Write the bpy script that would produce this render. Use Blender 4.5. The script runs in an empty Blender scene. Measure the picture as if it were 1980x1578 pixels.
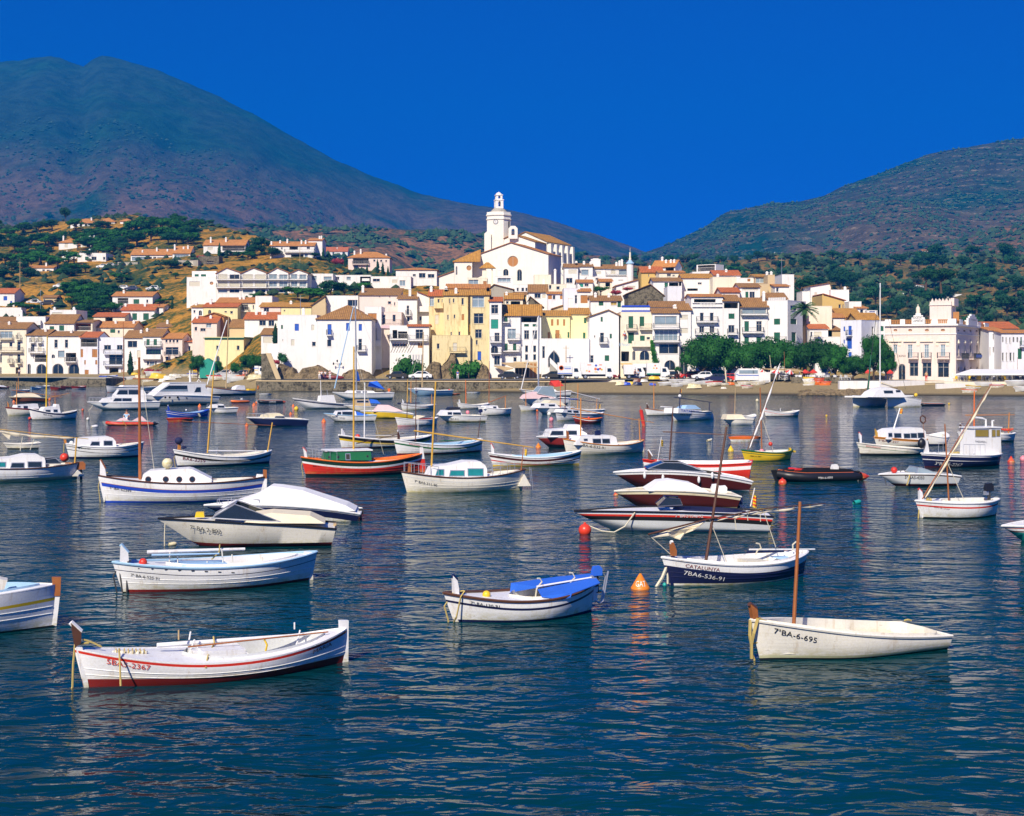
import bpy, bmesh, math, random
from math import sin, cos, pi, sqrt, atan2, radians
from mathutils import Vector, Matrix, noise
from mathutils.geometry import tessellate_polygon
random.seed(7)
S = bpy.context.scene
# camera, light, exposure
F, HC = 2720.0, 6.1                       # focal length in photo pixels, camera height (m)
cd = bpy.data.cameras.new('camera'); cam = bpy.data.objects.new('camera', cd)
S.collection.objects.link(cam); S.camera = cam
cam.location = (0, 0, HC); cam.rotation_euler = (pi/2, 0, 0)
cd.sensor_width = 36; cd.lens = F/1980*36; cd.shift_y = -99/1980
cd.clip_start = .5; cd.clip_end = 20000
S.view_settings.view_transform = 'Standard'; S.view_settings.look = 'None'
S.view_settings.exposure = 0.8; S.view_settings.gamma = 1
S.view_settings.use_curve_mapping = False
S.render.engine = 'CYCLES'
S.cycles.use_denoising = True
S.cycles.max_bounces = 6; S.cycles.volume_bounces = 0
S.cycles.sample_clamp_indirect = 4
SUN = Vector((-.36, -.9, .8)).normalized()
W = bpy.data.worlds.new('World'); S.world = W; W.use_nodes = True
wn, wl = W.node_tree.nodes, W.node_tree.links
bg = wn['Background']; bg.inputs[1].default_value = .07
sky = wn.new('ShaderNodeTexSky'); sky.sky_type = 'NISHITA'; sky.sun_disc = False
sky.sun_elevation = math.asin(SUN.z); sky.sun_rotation = atan2(SUN.x, SUN.y)
sky.air_density = 1.0; sky.dust_density = .1; sky.ozone_density = 5
tc = wn.new('ShaderNodeTexCoord'); sx = wn.new('ShaderNodeSeparateXYZ'); cx = wn.new('ShaderNodeCombineXYZ')
ma = wn.new('ShaderNodeMath'); ma.operation = 'MULTIPLY_ADD'; ma.inputs[1].default_value = 1.6; ma.inputs[2].default_value = .1
mx = wn.new('ShaderNodeMath'); mx.operation = 'MAXIMUM'; mx.inputs[1].default_value = 0
wl.new(tc.outputs['Generated'], sx.inputs[0]); wl.new(sx.outputs[2], mx.inputs[0]); wl.new(mx.outputs[0], ma.inputs[0])
wl.new(sx.outputs[0], cx.inputs[0]); wl.new(sx.outputs[1], cx.inputs[1]); wl.new(ma.outputs[0], cx.inputs[2])
nv = wn.new('ShaderNodeVectorMath'); nv.operation = 'NORMALIZE'
wl.new(cx.outputs[0], nv.inputs[0]); wl.new(nv.outputs[0], sky.inputs[0])
tint = wn.new('ShaderNodeMixRGB'); tint.blend_type = 'MULTIPLY'; tint.inputs[0].default_value = 1
tint.inputs[2].default_value = (.05, .31, 1.35, 1)
wl.new(sky.outputs[0], tint.inputs[1]); wl.new(tint.outputs[0], bg.inputs[0])
sd = bpy.data.lights.new('sun', 'SUN'); sd.energy = 5.0; sd.angle = radians(.5); sd.color = (1, .9, .74)
so = bpy.data.objects.new('sun', sd); S.collection.objects.link(so)
so.rotation_euler = SUN.to_track_quat('Z', 'Y').to_euler()
# photo zoom frames -> photo pixels
ZF = {0:(0,0,1), 1:(0,380,4.1525), 2:(360,440,4.9325), 3:(500,520,5.5), 4:(820,350,3.85), 5:(1140,480,5.21),
 6:(1480,480,3.96), 'c':(0,620,8.25), 'd':(200,640,5.8235), 'e':(1700,560,7.07), 'f':(800,480,9.865), 'g':(1280,480,9.0),
 'h':(920,360,9.865), 'A':(0,720,6.0), 'B':(300,720,5.8235), 'C':(560,660,4.95), 'D':(920,700,4.95), 'E':(1200,700,4.95),
 'F':(1560,700,4.714), 'G':(160,880,3.4138), 'H':(0,1080,2.75), 'I':(760,840,3.945), 'J':(1110,860,3.3559),
 'K':(1200,940,4.5), 'L':(1420,1140,4.5), 'M':(1680,880,6.6), 'N':(860,1080,5.8235), 'O':(1020,700,7.89), 'P':(0,820,9.9),'R':(1080,640,12.375),'S':(1240,680,8.25),'T':(1480,680,5.125),'U':(320,660,5.59),'V':(860,640,5.59),'W':(1780,660,6.15),'X':(0,720,6.15),'Y':(1620,800,3.4167)}
def Q(k, x, y): o = ZF[k]; return o[0]+x/o[2], o[1]+y/o[2]
def XZ(px, py, Y): return (px-990)/F*Y, HC+(690-py)/F*Y
def WY(py): return HC*F/(py-690)                      # depth of a waterline pixel
def WP(px, py, z=0):                                  # point on the level z seen at a pixel
 Y = (HC-z)*F/(py-690); return Vector(((px-990)/F*Y, Y, z))
# objects
C = S.collection
def link(o, parent=None):
 C.objects.link(o)
 if parent: o.parent = parent
 return o
def tag(o, label=None, cat=None, group=None, kind=None):
 if label: o['label'] = label
 if cat: o['category'] = cat
 if group: o['group'] = group
 if kind: o['kind'] = kind
 return o
def empty(name, loc, rz=0):
 o = bpy.data.objects.new(name, None); o.empty_display_size = .3; C.objects.link(o)
 o.location = loc; o.rotation_euler = (0, 0, rz); return o
def copy_tree(o, parent=None):
 c = o.copy(); C.objects.link(c); c.parent = parent
 for ch in [x for x in KIDS.get(o.name, [])]:
  copy_tree(ch, c)
 return c
KIDS = {}
class MB:
 def __init__(s): s.v = []; s.f = []; s.m = []; s.cm = 0
 def add(s, vs, fs, m=None):
  n = len(s.v); s.v += [tuple(v) for v in vs]
  for f in fs: s.f.append(tuple(i+n for i in f)); s.m.append(s.cm if m is None else m)
 def box(s, x0, x1, y0, y1, z0, z1, m=None):
  s.add([(x0,y0,z0),(x1,y0,z0),(x1,y1,z0),(x0,y1,z0),(x0,y0,z1),(x1,y0,z1),(x1,y1,z1),(x0,y1,z1)],
 [(0,3,2,1),(4,5,6,7),(0,1,5,4),(1,2,6,5),(2,3,7,6),(3,0,4,7)], m)
 def tube(s, pts, r, n=6, m=None, caps=True):
  pts = [Vector(p) for p in pts]; k = len(pts); rs = r if isinstance(r, (list, tuple)) else [r]*k
  vs = []; fs = []; prev = None
  for i, p in enumerate(pts):
   t = (pts[min(i+1,k-1)]-pts[max(i-1,0)]).normalized()
   a = (prev if prev is not None else (Vector((0,0,1)) if abs(t.z) < .9 else Vector((1,0,0))))
   a = (a-t*a.dot(t)).normalized(); b = t.cross(a); prev = a
   for j in range(n):
    an = 2*pi*j/n; vs.append(p+(a*cos(an)+b*sin(an))*rs[i])
  for i in range(k-1):
   for j in range(n): fs.append((i*n+j, i*n+(j+1)%n, (i+1)*n+(j+1)%n, (i+1)*n+j))
  if caps: fs += [tuple(range(n-1,-1,-1)), tuple((k-1)*n+j for j in range(n))]
  s.add(vs, fs, m)
 def ext(s, poly, y0, y1, m=None, top=1.0, zr=None):
  # polygon in x,z extruded along y; half-width shrinks to `top` at the highest point
  zs = [p[1] for p in poly]; za, zb = min(zs), max(zs); mid = (y0+y1)/2
  def yy(y, z):
   k = 1-(1-top)*((z-za)/max(zb-za, 1e-6)); return mid+(y-mid)*k
  n = len(poly)
  vs = [(p[0], yy(y0,p[1]), p[1]) for p in poly]+[(p[0], yy(y1,p[1]), p[1]) for p in poly]
  tr = tessellate_polygon([[Vector((p[0], p[1], 0)) for p in poly]])
  fs = [t for t in tr]+[tuple(i+n for i in reversed(t)) for t in tr]
  fs += [(i, i+n, (i+1)%n+n, (i+1)%n) for i in range(n)]
  s.add(vs, fs, m)
 def lathe(s, prof, n=14, c=(0,0,0), m=None):
  vs = []; fs = []
  for r, z in prof:
   for j in range(n): a = 2*pi*j/n; vs.append((c[0]+r*cos(a), c[1]+r*sin(a), c[2]+z))
  for i in range(len(prof)-1):
   for j in range(n): fs.append((i*n+j, i*n+(j+1)%n, (i+1)*n+(j+1)%n, (i+1)*n+j))
  s.add(vs, fs, m)
 def ball(s, c, r, n=12, k=8, m=None, sc=(1,1,1)):
  vs = [(c[0]+r*sc[0]*sin(pi*i/k)*cos(2*pi*j/n), c[1]+r*sc[1]*sin(pi*i/k)*sin(2*pi*j/n), c[2]-r*sc[2]*cos(pi*i/k)) for i in range(k+1) for j in range(n)]
  fs = [(i*n+j, i*n+(j+1)%n, (i+1)*n+(j+1)%n, (i+1)*n+j) for i in range(k) for j in range(n)]
  s.add(vs, fs, m)
 def build(s, name, mats, parent=None, smooth=False, loc=None):
  me = bpy.data.meshes.new(name); me.from_pydata(s.v, [], s.f)
  for mt in (mats if isinstance(mats, (list, tuple)) else [mats]): me.materials.append(M(mt) if isinstance(mt, str) else mt)
  if len(me.materials) > 1: me.polygons.foreach_set('material_index', s.m)
  bm = bmesh.new(); bm.from_mesh(me)
  bmesh.ops.remove_doubles(bm, verts=bm.verts, dist=1e-4) if smooth else None
  bmesh.ops.recalc_face_normals(bm, faces=bm.faces); bm.to_mesh(me); bm.free()
  if smooth:
   me.polygons.foreach_set('use_smooth', [True]*len(me.polygons))
   if smooth != 'all': me.set_sharp_from_angle(angle=radians(38))
  o = bpy.data.objects.new(name, me); link(o, parent)
  if parent: KIDS.setdefault(parent.name, []).append(o)
  if loc: o.location = loc
  return o
# materials
_M = {}
def hexc(c): return c
def newmat(name):
 m = bpy.data.materials.new(name); m.use_nodes = True
 return m, m.node_tree.nodes, m.node_tree.links, m.node_tree.nodes['Principled BSDF']
def nz(n, l, vec, scale, detail=4, rough=.6, dist=0):
 t = n.new('ShaderNodeTexNoise'); t.inputs['Scale'].default_value = scale; t.inputs['Detail'].default_value = detail
 t.inputs['Roughness'].default_value = rough; t.inputs['Distortion'].default_value = dist
 if vec: l.new(vec, t.inputs['Vector'])
 return t.outputs['Fac']
def mp(n, l, vec, sc):
 t = n.new('ShaderNodeMapping'); t.inputs['Scale'].default_value = sc; l.new(vec, t.inputs['Vector']); return t.outputs[0]
def ramp(n, l, fac, *st):
 r = n.new('ShaderNodeValToRGB'); e = r.color_ramp.elements
 while len(e) < len(st): e.new(.5)
 for i, (p, c) in enumerate(st): e[i].position = p; e[i].color = (*c, 1) if len(c) == 3 else c
 l.new(fac, r.inputs[0]); return r.outputs[0]
def mixc(n, l, fac, a, b, mode='MIX'):
 t = n.new('ShaderNodeMixRGB'); t.blend_type = mode
 for s_, v in ((0, fac), (1, a), (2, b)):
  if isinstance(v, (int, float)): t.inputs[s_].default_value = v
  elif isinstance(v, tuple): t.inputs[s_].default_value = (*v, 1)
  else: l.new(v, t.inputs[s_])
 return t.outputs[0]
def bump(n, l, h, bs, strength=.5, dist=.05):
 t = n.new('ShaderNodeBump'); t.inputs['Strength'].default_value = strength; t.inputs['Distance'].default_value = dist
 l.new(h, t.inputs['Height']); l.new(t.outputs[0], bs.inputs['Normal']); return t
def gloss(name, col, rough=.35, var=.12, sc=2.0, spec=.5, metal=0, wear=0):           # paint, plastic, cloth ...
 m, n, l, b = newmat(name); g = n.new('ShaderNodeTexCoord').outputs['Object']
 f = nz(n, l, g, sc, 5); f2 = nz(n, l, g, sc*11, 3)
 a = tuple(c*(1-var) for c in col); c2 = tuple(min(1, c*(1+var*.6)) for c in col)
 cc = mixc(n, l, f, a, c2)
 st = ramp(n, l, f2, (.35, (.86,.84,.8)), (.6, (1,1,1)))
 o_ = mixc(n, l, .5, cc, st, 'MULTIPLY')
 if wear:      # run marks down the planks, grime low on the hull, chipped paint
  z = n.new('ShaderNodeSeparateXYZ'); l.new(g, z.inputs[0]); w1 = ramp(n, l, nz(n, l, mp(n, l, g, (3,3,.35)), 2.2, 5, .7), (.55, (0,0,0)), (.75, (wear,)*3))
  mr = n.new('ShaderNodeMapRange'); mr.inputs[1].default_value = .28; mr.inputs[2].default_value = .02; mr.inputs[4].default_value = .75; l.new(z.outputs[2], mr.inputs[0])
  w2 = mixc(n, l, 1, mr.outputs[0], ramp(n, l, nz(n, l, mp(n, l, g, (2,2,6)), 2, 4, .7), (.4, (0,0,0)), (.6, (1,1,1))), 'MULTIPLY')
  o_ = mixc(n, l, w2, mixc(n, l, w1, o_, (.4,.26,.1)), (.42,.36,.1)); w3 = ramp(n, l, nz(n, l, mp(n, l, g, (1,1,2.5)), 9, 3, .6), (.68, (0,0,0)), (.72, (.5,.5,.5))); o_ = mixc(n, l, w3, o_, (.3,.27,.22))
  bump(n, l, nz(n, l, mp(n, l, g, (.5,1,14)), 1.5, 2, .5), b, .25, .012)
 l.new(o_, b.inputs['Base Color'])
 b.inputs['Roughness'].default_value = rough; b.inputs['Specular IOR Level'].default_value = spec; b.inputs['Metallic'].default_value = metal
 _M[name] = m
def plaster(name, col, stain=(.45,.37,.25), amt=.36):
 m, n, l, b = newmat(name); tcn = n.new('ShaderNodeTexCoord'); g = tcn.outputs['Object']
 oi = n.new('ShaderNodeObjectInfo').outputs['Location']
 va = n.new('ShaderNodeVectorMath'); va.operation = 'ADD'; l.new(g, va.inputs[0]); l.new(oi, va.inputs[1]); g = va.outputs[0]
 f = nz(n, l, g, .45, 6, .65); f2 = nz(n, l, mp(n, l, g, (1.6,1.6,.22)), 1.3, 5, .7)
 st = ramp(n, l, f2, (.5, (0,0,0)), (.72, (1,1,1)))
 c1 = mixc(n, l, f, tuple(c*.87 for c in col), tuple(min(c*1.06, .9) for c in col))
 ml = n.new('ShaderNodeMath'); ml.operation = 'MULTIPLY'; ml.inputs[1].default_value = amt; l.new(st, ml.inputs[0])
 l.new(mixc(n, l, ml.outputs[0], c1, stain), b.inputs['Base Color'])
 b.inputs['Roughness'].default_value = .9; b.inputs['Specular IOR Level'].default_value = .2
 bump(n, l, nz(n, l, g, 3, 5), b, .4, .05); _M[name] = m
def tile(name, col, axis='X', per=.36):
 m, n, l, b = newmat(name); g = n.new('ShaderNodeTexCoord').outputs['Object']
 w = n.new('ShaderNodeTexWave'); w.bands_direction = axis; w.inputs['Scale'].default_value = 2*pi/per/20*1.0
 w.inputs['Distortion'].default_value = .4; l.new(g, w.inputs[0])
 f = nz(n, l, g, 1.4, 6, .75); f2 = nz(n, l, g, .35, 3)
 dark = tuple(c*.55 for c in col); lt = tuple(min(1, c*1.35+.02) for c in col)
 c1 = ramp(n, l, f, (.3, dark), (.5, col), (.72, lt))
 c2 = mixc(n, l, f2, c1, (.26,.17,.07)); c2 = mixc(n, l, .45, c1, c2)
 wv = ramp(n, l, w.outputs['Fac'], (.0, (.45,.42,.38)), (.5, (1,1,1)))
 l.new(mixc(n, l, .75, c2, wv, 'MULTIPLY'), b.inputs['Base Color'])
 b.inputs['Roughness'].default_value = .85; bump(n, l, w.outputs['Fac'], b, .8, .08); _M[name] = m
def ground(name, stops, sc=.08, sc2=.9, bumpd=.4, det=8):
 m, n, l, b = newmat(name); g = n.new('ShaderNodeTexCoord').outputs['Object']
 f = nz(n, l, g, sc, det, .65, .4); f2 = nz(n, l, g, sc2, 4, .7)
 ad = n.new('ShaderNodeMath'); ad.operation = 'MULTIPLY_ADD'; ad.inputs[1].default_value = .5; l.new(f2, ad.inputs[0])
 hf = n.new('ShaderNodeMath'); hf.operation = 'MULTIPLY'; hf.inputs[1].default_value = .5; l.new(f, hf.inputs[0]); l.new(hf.outputs[0], ad.inputs[2])
 l.new(ramp(n, l, ad.outputs[0], *stops), b.inputs['Base Color'])
 b.inputs['Roughness'].default_value = 1; b.inputs['Specular IOR Level'].default_value = .1
 bump(n, l, f2, b, .8, bumpd); _M[name] = m
def leafm(name, a, b_, sc=.5):
 m, n, l, b = newmat(name); g = n.new('ShaderNodeTexCoord').outputs['Object']
 f = nz(n, l, g, sc, 3); r = n.new('ShaderNodeObjectInfo').outputs['Random']
 c = ramp(n, l, f, (.35, a), (.65, b_)); h = n.new('ShaderNodeHueSaturation')
 mr = n.new('ShaderNodeMapRange'); mr.inputs[3].default_value = .65; mr.inputs[4].default_value = 1.25
 l.new(r, mr.inputs[0]); l.new(mr.outputs[0], h.inputs['Value']); l.new(c, h.inputs['Color'])
 l.new(h.outputs[0], b.inputs['Base Color']); b.inputs['Roughness'].default_value = .7; b.inputs['Specular IOR Level'].default_value = .2
 _M[name] = m
def M(n): return _M[n]
for nm, c in dict(white=(.82,.8,.76), cream=(.82,.75,.58), yellow=(.8,.72,.38), pink=(.78,.66,.58), lilac=(.74,.75,.8), tan=(.6,.46,.26), ochre=(.6,.42,.14)).items(): plaster('p_'+nm, c)
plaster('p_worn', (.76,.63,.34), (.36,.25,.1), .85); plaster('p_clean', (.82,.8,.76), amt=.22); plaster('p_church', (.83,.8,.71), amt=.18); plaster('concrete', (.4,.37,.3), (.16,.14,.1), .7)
for ax in 'XY':
 tile('t_brown'+ax, (.38,.18,.04), ax); tile('t_red'+ax, (.62,.14,.02), ax); tile('t_orange'+ax, (.64,.25,.045), ax); tile('t_gold'+ax, (.58,.27,.025), ax)
G_ = dict(white=(.8,.8,.79), offw=(.76,.73,.64), cream=(.76,.68,.46), red=(.62,.03,.015), orange=(.8,.17,.02), dred=(.2,.015,.012), blue=(.02,.07,.5),
 navy=(.008,.012,.06), black=(.012,.012,.014), lblue=(.35,.55,.72), green=(.01,.13,.04), dgreen=(.006,.035,.02), yellow=(.75,.5,.02), grey=(.35,.36,.36),
 lgrey=(.58,.6,.6), maroon=(.07,.009,.007), teal=(.02,.35,.3), sand=(.5,.4,.25), pink=(.75,.25,.3), brown=(.16,.05,.02))
for k_, c in G_.items(): gloss(k_, c, .42, .12, wear=.55 if k_ in ('white', 'offw', 'cream', 'red') else 0)
for k_, c in dict(c_white=(.78,.78,.78), c_blue=(.015,.12,.6), c_cream=(.74,.66,.48), c_red=(.62,.04,.02), c_navy=(.01,.015,.07), c_pink=(.7,.5,.5), c_tan=(.6,.42,.18), c_lblue=(.35,.55,.75)).items(): gloss(k_, c, .85, .16, 3)
gloss('wood', (.36,.12,.03), .5, .35, 6); gloss('wood_or', (.6,.24,.04), .5, .25, 6); gloss('wood_dk', (.1,.04,.02), .5, .3, 6); gloss('wood_lt', (.5,.36,.18), .6, .25, 6)
gloss('rope', (.5,.38,.12), .9, .3, 8); gloss('rope_w', (.65,.6,.45), .9, .3, 8); gloss('alu', (.5,.52,.55), .35, .1, 4, metal=.6); gloss('iron', (.05,.05,.05), .5)
gloss('glass', (.02,.03,.035), .06, .5, .6, spec=.8); gloss('glass_l', (.28,.36,.4), .1, .4, .9, spec=.8); gloss('glass_t', (.02,.22,.22), .1, .3, 3, spec=.8)
gloss('skin', (.5,.25,.15), .6); gloss('sh_green', (.01,.11,.05), .6); gloss('sh_teal', (.01,.28,.2), .6); gloss('sh_blue', (.02,.1,.5), .6)
gloss('sh_wood', (.45,.19,.04), .6, .2, 5); gloss('sh_cream', (.66,.62,.5), .7); gloss('frame', (.5,.47,.42), .6); gloss('dark', (.03,.025,.02), .8)
gloss('bark', (.1,.06,.03), .9, .4, 4); gloss('dirty', (.5,.5,.3), .5, .4, 3); gloss('buoy_o', (.75,.22,.015), .45, .15, 4); gloss('buoy_r', (.7,.05,.02), .35); gloss('tyre', (.02,.02,.02), .9)
ground('g_hill', [(.36,(.03,.045,.015)),(.44,(.12,.11,.03)),(.5,(.36,.2,.045)),(.58,(.46,.26,.06)),(.66,(.28,.15,.05))], .05, .6)
ground('g_olive', [(.38,(.02,.045,.012)),(.47,(.07,.075,.02)),(.54,(.22,.13,.035)),(.64,(.3,.16,.05))], .05, .6)
ground('g_mid', [(.38,(.02,.035,.018)),(.47,(.06,.06,.03)),(.53,(.2,.1,.045)),(.62,(.34,.17,.07))], .03, .25, 1.0)
ground('sand_m', [(.3,(.12,.1,.055)),(.5,(.24,.19,.11)),(.7,(.32,.26,.16))], .3, 3, .1)
ground('rock_m', [(.36,(.05,.04,.025)),(.47,(.2,.15,.08)),(.55,(.3,.22,.12)),(.68,(.14,.11,.07))], .4, 3, .5)
ground('road_m', [(.3,(.1,.1,.095)),(.6,(.18,.17,.15))], .4, 4, .02)
ground('stonew', [(.4,(.03,.027,.02)),(.48,(.13,.11,.07)),(.56,(.22,.19,.13)),(.66,(.09,.075,.05))], 1.2, 4, .12, 3)
leafm('l_pine', (.012,.08,.008), (.04,.17,.012)); leafm('l_dark', (.006,.045,.012), (.02,.09,.02)); leafm('l_plane', (.006,.055,.006), (.028,.13,.012))
leafm('l_olive', (.02,.05,.03), (.055,.1,.05)); leafm('l_palm', (.02,.07,.02), (.06,.14,.04)); leafm('l_red', (.2,.02,.03), (.4,.05,.06)); leafm('l_scrub', (.015,.05,.02), (.05,.09,.03), .06)
# terrain (px column, then Y,z control points)
def lerp(a, b, t): return a+(b-a)*t
def zpy(py, Y): return HC+(690-py)/F*Y
COL = {  # px: [(Y,z) x9]
 -900:[(300,-3),(325,0),(330,1.6),(345,2),(400,16),(470,26),(520,34),(600,48),(800,40)],
 0:[(275,-3),(298,0),(303,1.7),(318,2.2),(368,15),(430,28.5),(500,42),(600,62),(800,50)],
 200:[(270,-3),(293,0),(300,1.7),(318,2.2),(368,16.5),(430,30.5),(500,44),(580,65),(800,48)],
 400:[(255,-3),(274,0),(285,1.5),(300,2),(345,17),(400,28),(480,43),(560,59.5),(800,42)],
 545:[(232,-3),(246,-.5),(258,1.8),(262,2),(315,15),(352,21.5),(430,33.5),(480,45),(800,36)],
 700:[(232,-3),(244,-.5),(258,1.8),(262,2),(315,13),(352,21.5),(420,31.5),(455,34.5),(800,34)],
 850:[(230,-3),(242,-.5),(258,1.8),(262,2),(305,12.5),(340,20.5),(375,24.5),(400,25),(800,30)],
 1000:[(222,-3),(236,-.3),(252,1.8),(262,2),(295,12),(325,19),(355,23),(400,24),(800,30)],
 1150:[(208,-3),(226,0),(246,1.5),(262,2),(295,12),(325,18),(355,23.5),(400,24),(800,30)],
 1300:[(205,-3),(224,0),(248,1.6),(262,2),(295,13),(325,20),(360,25),(420,27),(800,30)],
 1450:[(203,-3),(222,0),(248,1.7),(262,2),(290,12),(320,18),(360,21.5),(420,23),(800,28)],
 1600:[(202,-3),(220,0),(245,1.7),(258,2),(280,7),(310,12),(360,16),(420,18),(800,28)],
 1750:[(200,-3),(219,0),(232,1.2),(245,2),(270,3),(300,5),(350,9),(420,12),(800,28)],
 1980:[(200,-3),(215,0),(232,1.5),(245,2),(270,2.5),(300,4),(350,8),(420,12),(800,28)],
 2900:[(205,-3),(225,0),(240,1.5),(250,2),(270,2.5),(300,4),(350,8),(420,12),(800,28)]}
CK = sorted(COL)
def Tz(px, Y):
 px = min(max(px, CK[0]), CK[-1])
 for i in range(len(CK)-1):
  if px <= CK[i+1]: break
 a, b = COL[CK[i]], COL[CK[i+1]]; t = (px-CK[i])/(CK[i+1]-CK[i]); t = t*t*(3-2*t)
 cs = [(lerp(p[0], q[0], t), lerp(p[1], q[1], t)) for p, q in zip(a, b)]
 if Y <= cs[0][0]: return cs[0][1]
 for j in range(len(cs)-1):
  if Y <= cs[j+1][0]:
   u = (Y-cs[j][0])/(cs[j+1][0]-cs[j][0]); z = lerp(cs[j][1], cs[j+1][1], u); break
 else: z = cs[-1][1]
 if Y > cs[3][0]+15:
  w = min(1, (Y-cs[3][0]-15)/60); X = (px-990)/F*Y
  z += w*(noise.noise(Vector((X*.03, Y*.03, 1)))*2.2+noise.noise(Vector((X*.11, Y*.11, 5)))*.8)
 return z
def prof(pts, x):
 if x <= pts[0][0]: return pts[0][1]
 for a, b in zip(pts, pts[1:]):
  if x <= b[0]: return lerp(a[1], b[1], (x-a[0])/(b[0]-a[0]))
 return pts[-1][1]
class Hill:
 def __init__(s, name, P, Y0, Y1, zf, mat, amp, p=1.25, nx=160, ny=46, crest=.0, back=500, x0=-900, x1=2900, seed=0, fr=.004):
  s.P, s.Y0, s.Y1, s.zf, s.amp, s.p, s.crest, s.seed, s.fr = P, Y0, Y1, zf, amp, p, crest, seed, fr
  mb = MB(); n = 0
  vs = []; rows = [j/(ny-1) for j in range(ny)]+[1.15, 1.5, 2.0]
  for r in rows:
   for i in range(nx):
    px = lerp(x0, x1, i/(nx-1)); Y = Y0+(Y1-Y0)*min(r, 1)+(max(r, 1)-1)*back
    z = s.z(px, Y) if r <= 1 else s.z(px, Y1)-(r-1)*back*.5-1
    vs.append(((px-990)/F*Y, Y, z))
  fs = [(j*nx+i, j*nx+i+1, (j+1)*nx+i+1, (j+1)*nx+i) for j in range(len(rows)-1) for i in range(nx-1)]
  mb.add(vs, fs); s.o = tag(mb.build(name, mat, smooth='all'), kind='structure')
 def z(s, px, Y):
  t = (Y-s.Y0)/(s.Y1-s.Y0)
  if t < 0 or t > 1: return -999
  zc = HC+(690-prof(s.P, px))/F*s.Y1; X = (px-990)/F*Y; f = s.fr
  v = Vector((X*f, Y*f*.45, s.seed)); nn = noise.fractal(v, .9, 2.1, 6)
  g = noise.ridged_multi_fractal(Vector((X*f*1.3+3, Y*f*.3, s.seed+9)), .9, 2.2, 4, 1, 2)-1.1
  k = min(1, (1-t)*4)*min(1, t*5)
  return lerp(s.zf, zc, t**s.p)+k*s.amp*(nn*.8-g*.45)+s.crest*(noise.fractal(Vector((X*f*6, Y*f*6, s.seed)), .8, 2.1, 5))*min(1, t*3)
def mountm(name, lo, hi, gr, per, hz, ws=.4):
 m, n, l, b = newmat(name); g = n.new('ShaderNodeTexCoord').outputs['Object']
 sp = n.new('ShaderNodeSeparateXYZ'); l.new(g, sp.inputs[0])
 f = nz(n, l, g, .006, 8, .62, .3); f3 = nz(n, l, g, .035, 6, .75); f4 = nz(n, l, g, .16, 4, .8)
 mr = n.new('ShaderNodeMapRange'); mr.inputs[2].default_value = hz; l.new(sp.outputs[2], mr.inputs[0])
 base = mixc(n, l, mr.outputs[0], lo, hi)
 grn = ramp(n, l, f, (.47, (0,0,0)), (.62, (1,1,1))); c = mixc(n, l, grn, base, gr)
 sp3 = ramp(n, l, f3, (.42, (.5,.5,.5)), (.58, (1.15,1.1,1.05))); c = mixc(n, l, .9, c, sp3, 'MULTIPLY')
 w = n.new('ShaderNodeTexWave'); w.bands_direction = 'Z'; w.inputs['Scale'].default_value = 2*pi/per/20
 w.inputs['Distortion'].default_value = 26; w.inputs['Detail'].default_value = 5; w.inputs['Detail Scale'].default_value = .12; l.new(g, w.inputs[0])
 wl_ = ramp(n, l, w.outputs['Fac'], (.72, (0,0,0)), (.95, (1,1,1)))
 br = ramp(n, l, f4, (.5, (0,0,0)), (.58, (1,1,1)))
 mm = mixc(n, l, 1, wl_, br, 'MULTIPLY'); ms = n.new('ShaderNodeMath'); ms.operation = 'MULTIPLY'; ms.inputs[1].default_value = ws; l.new(mm, ms.inputs[0])
 c = mixc(n, l, ms.outputs[0], c, (.5,.36,.22)); l.new(c, b.inputs['Base Color'])
 b.inputs['Roughness'].default_value = 1; b.inputs['Specular IOR Level'].default_value = .05
 bump(n, l, f3, b, 1, 9); _M[name] = m
mountm('m_left', (.36,.17,.1), (.025,.05,.04), (.015,.055,.03), 26, 340, .0)
mountm('m_right', (.19,.12,.06), (.05,.06,.04), (.008,.055,.03), 9, 260)
HL = Hill('mountain', [(-900,230),(-600,170),(-300,150),(0,119),(35,117),(60,110),(95,108),(118,112),(138,122),(162,129),(175,118),(195,107),(215,109),(240,115),(300,133),(400,176),(450,200),(500,226),(600,284),(700,332),(800,372),(900,393),(1000,408),(1060,424),(1130,446),(1200,470),(1250,487),(1300,508),(1500,560),(2900,600)],
 1250, 2600, 5, 'm_left', 34, 1.2, 420, 70, crest=2.6, seed=3, fr=.0035)
HR = Hill('mountain_slope', [(-900,640),(1000,560),(1150,530),(1240,492),(1280,478),(1330,456),(1370,432),(1400,414),(1440,402),(1480,394),(1530,391),(1560,388),(1590,380),(1620,366),(1660,350),(1700,332),(1740,318),(1780,305),(1850,289),(1920,277),(1980,268),(2300,225),(2900,170)],
 900, 1850, 5, 'm_right', 22, 1.15, 400, 70, crest=2.6, seed=8, fr=.005)
HM = Hill('hillside_behind_village', [(-900,420),(0,452),(200,452),(420,440),(560,438),(700,440),(860,446),(930,452),(1000,468),(1080,488),(1150,492),(1230,504),(1400,520),(2900,560)],
 640, 1050, 8, 'g_mid', 12, 1.1, 170, 34, crest=1.6, seed=12, fr=.012)
HB = Hill('brown_hillside', [(-900,640),(1400,560),(1500,520),(1580,508),(1620,496),(1680,492),(1740,484),(1800,474),(1860,462),(1920,446),(1980,430),(2400,350),(2900,300)],
 620, 1150, 8, 'g_mid', 12, 1.1, 170, 34, crest=1.5, seed=22, fr=.012)
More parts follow.
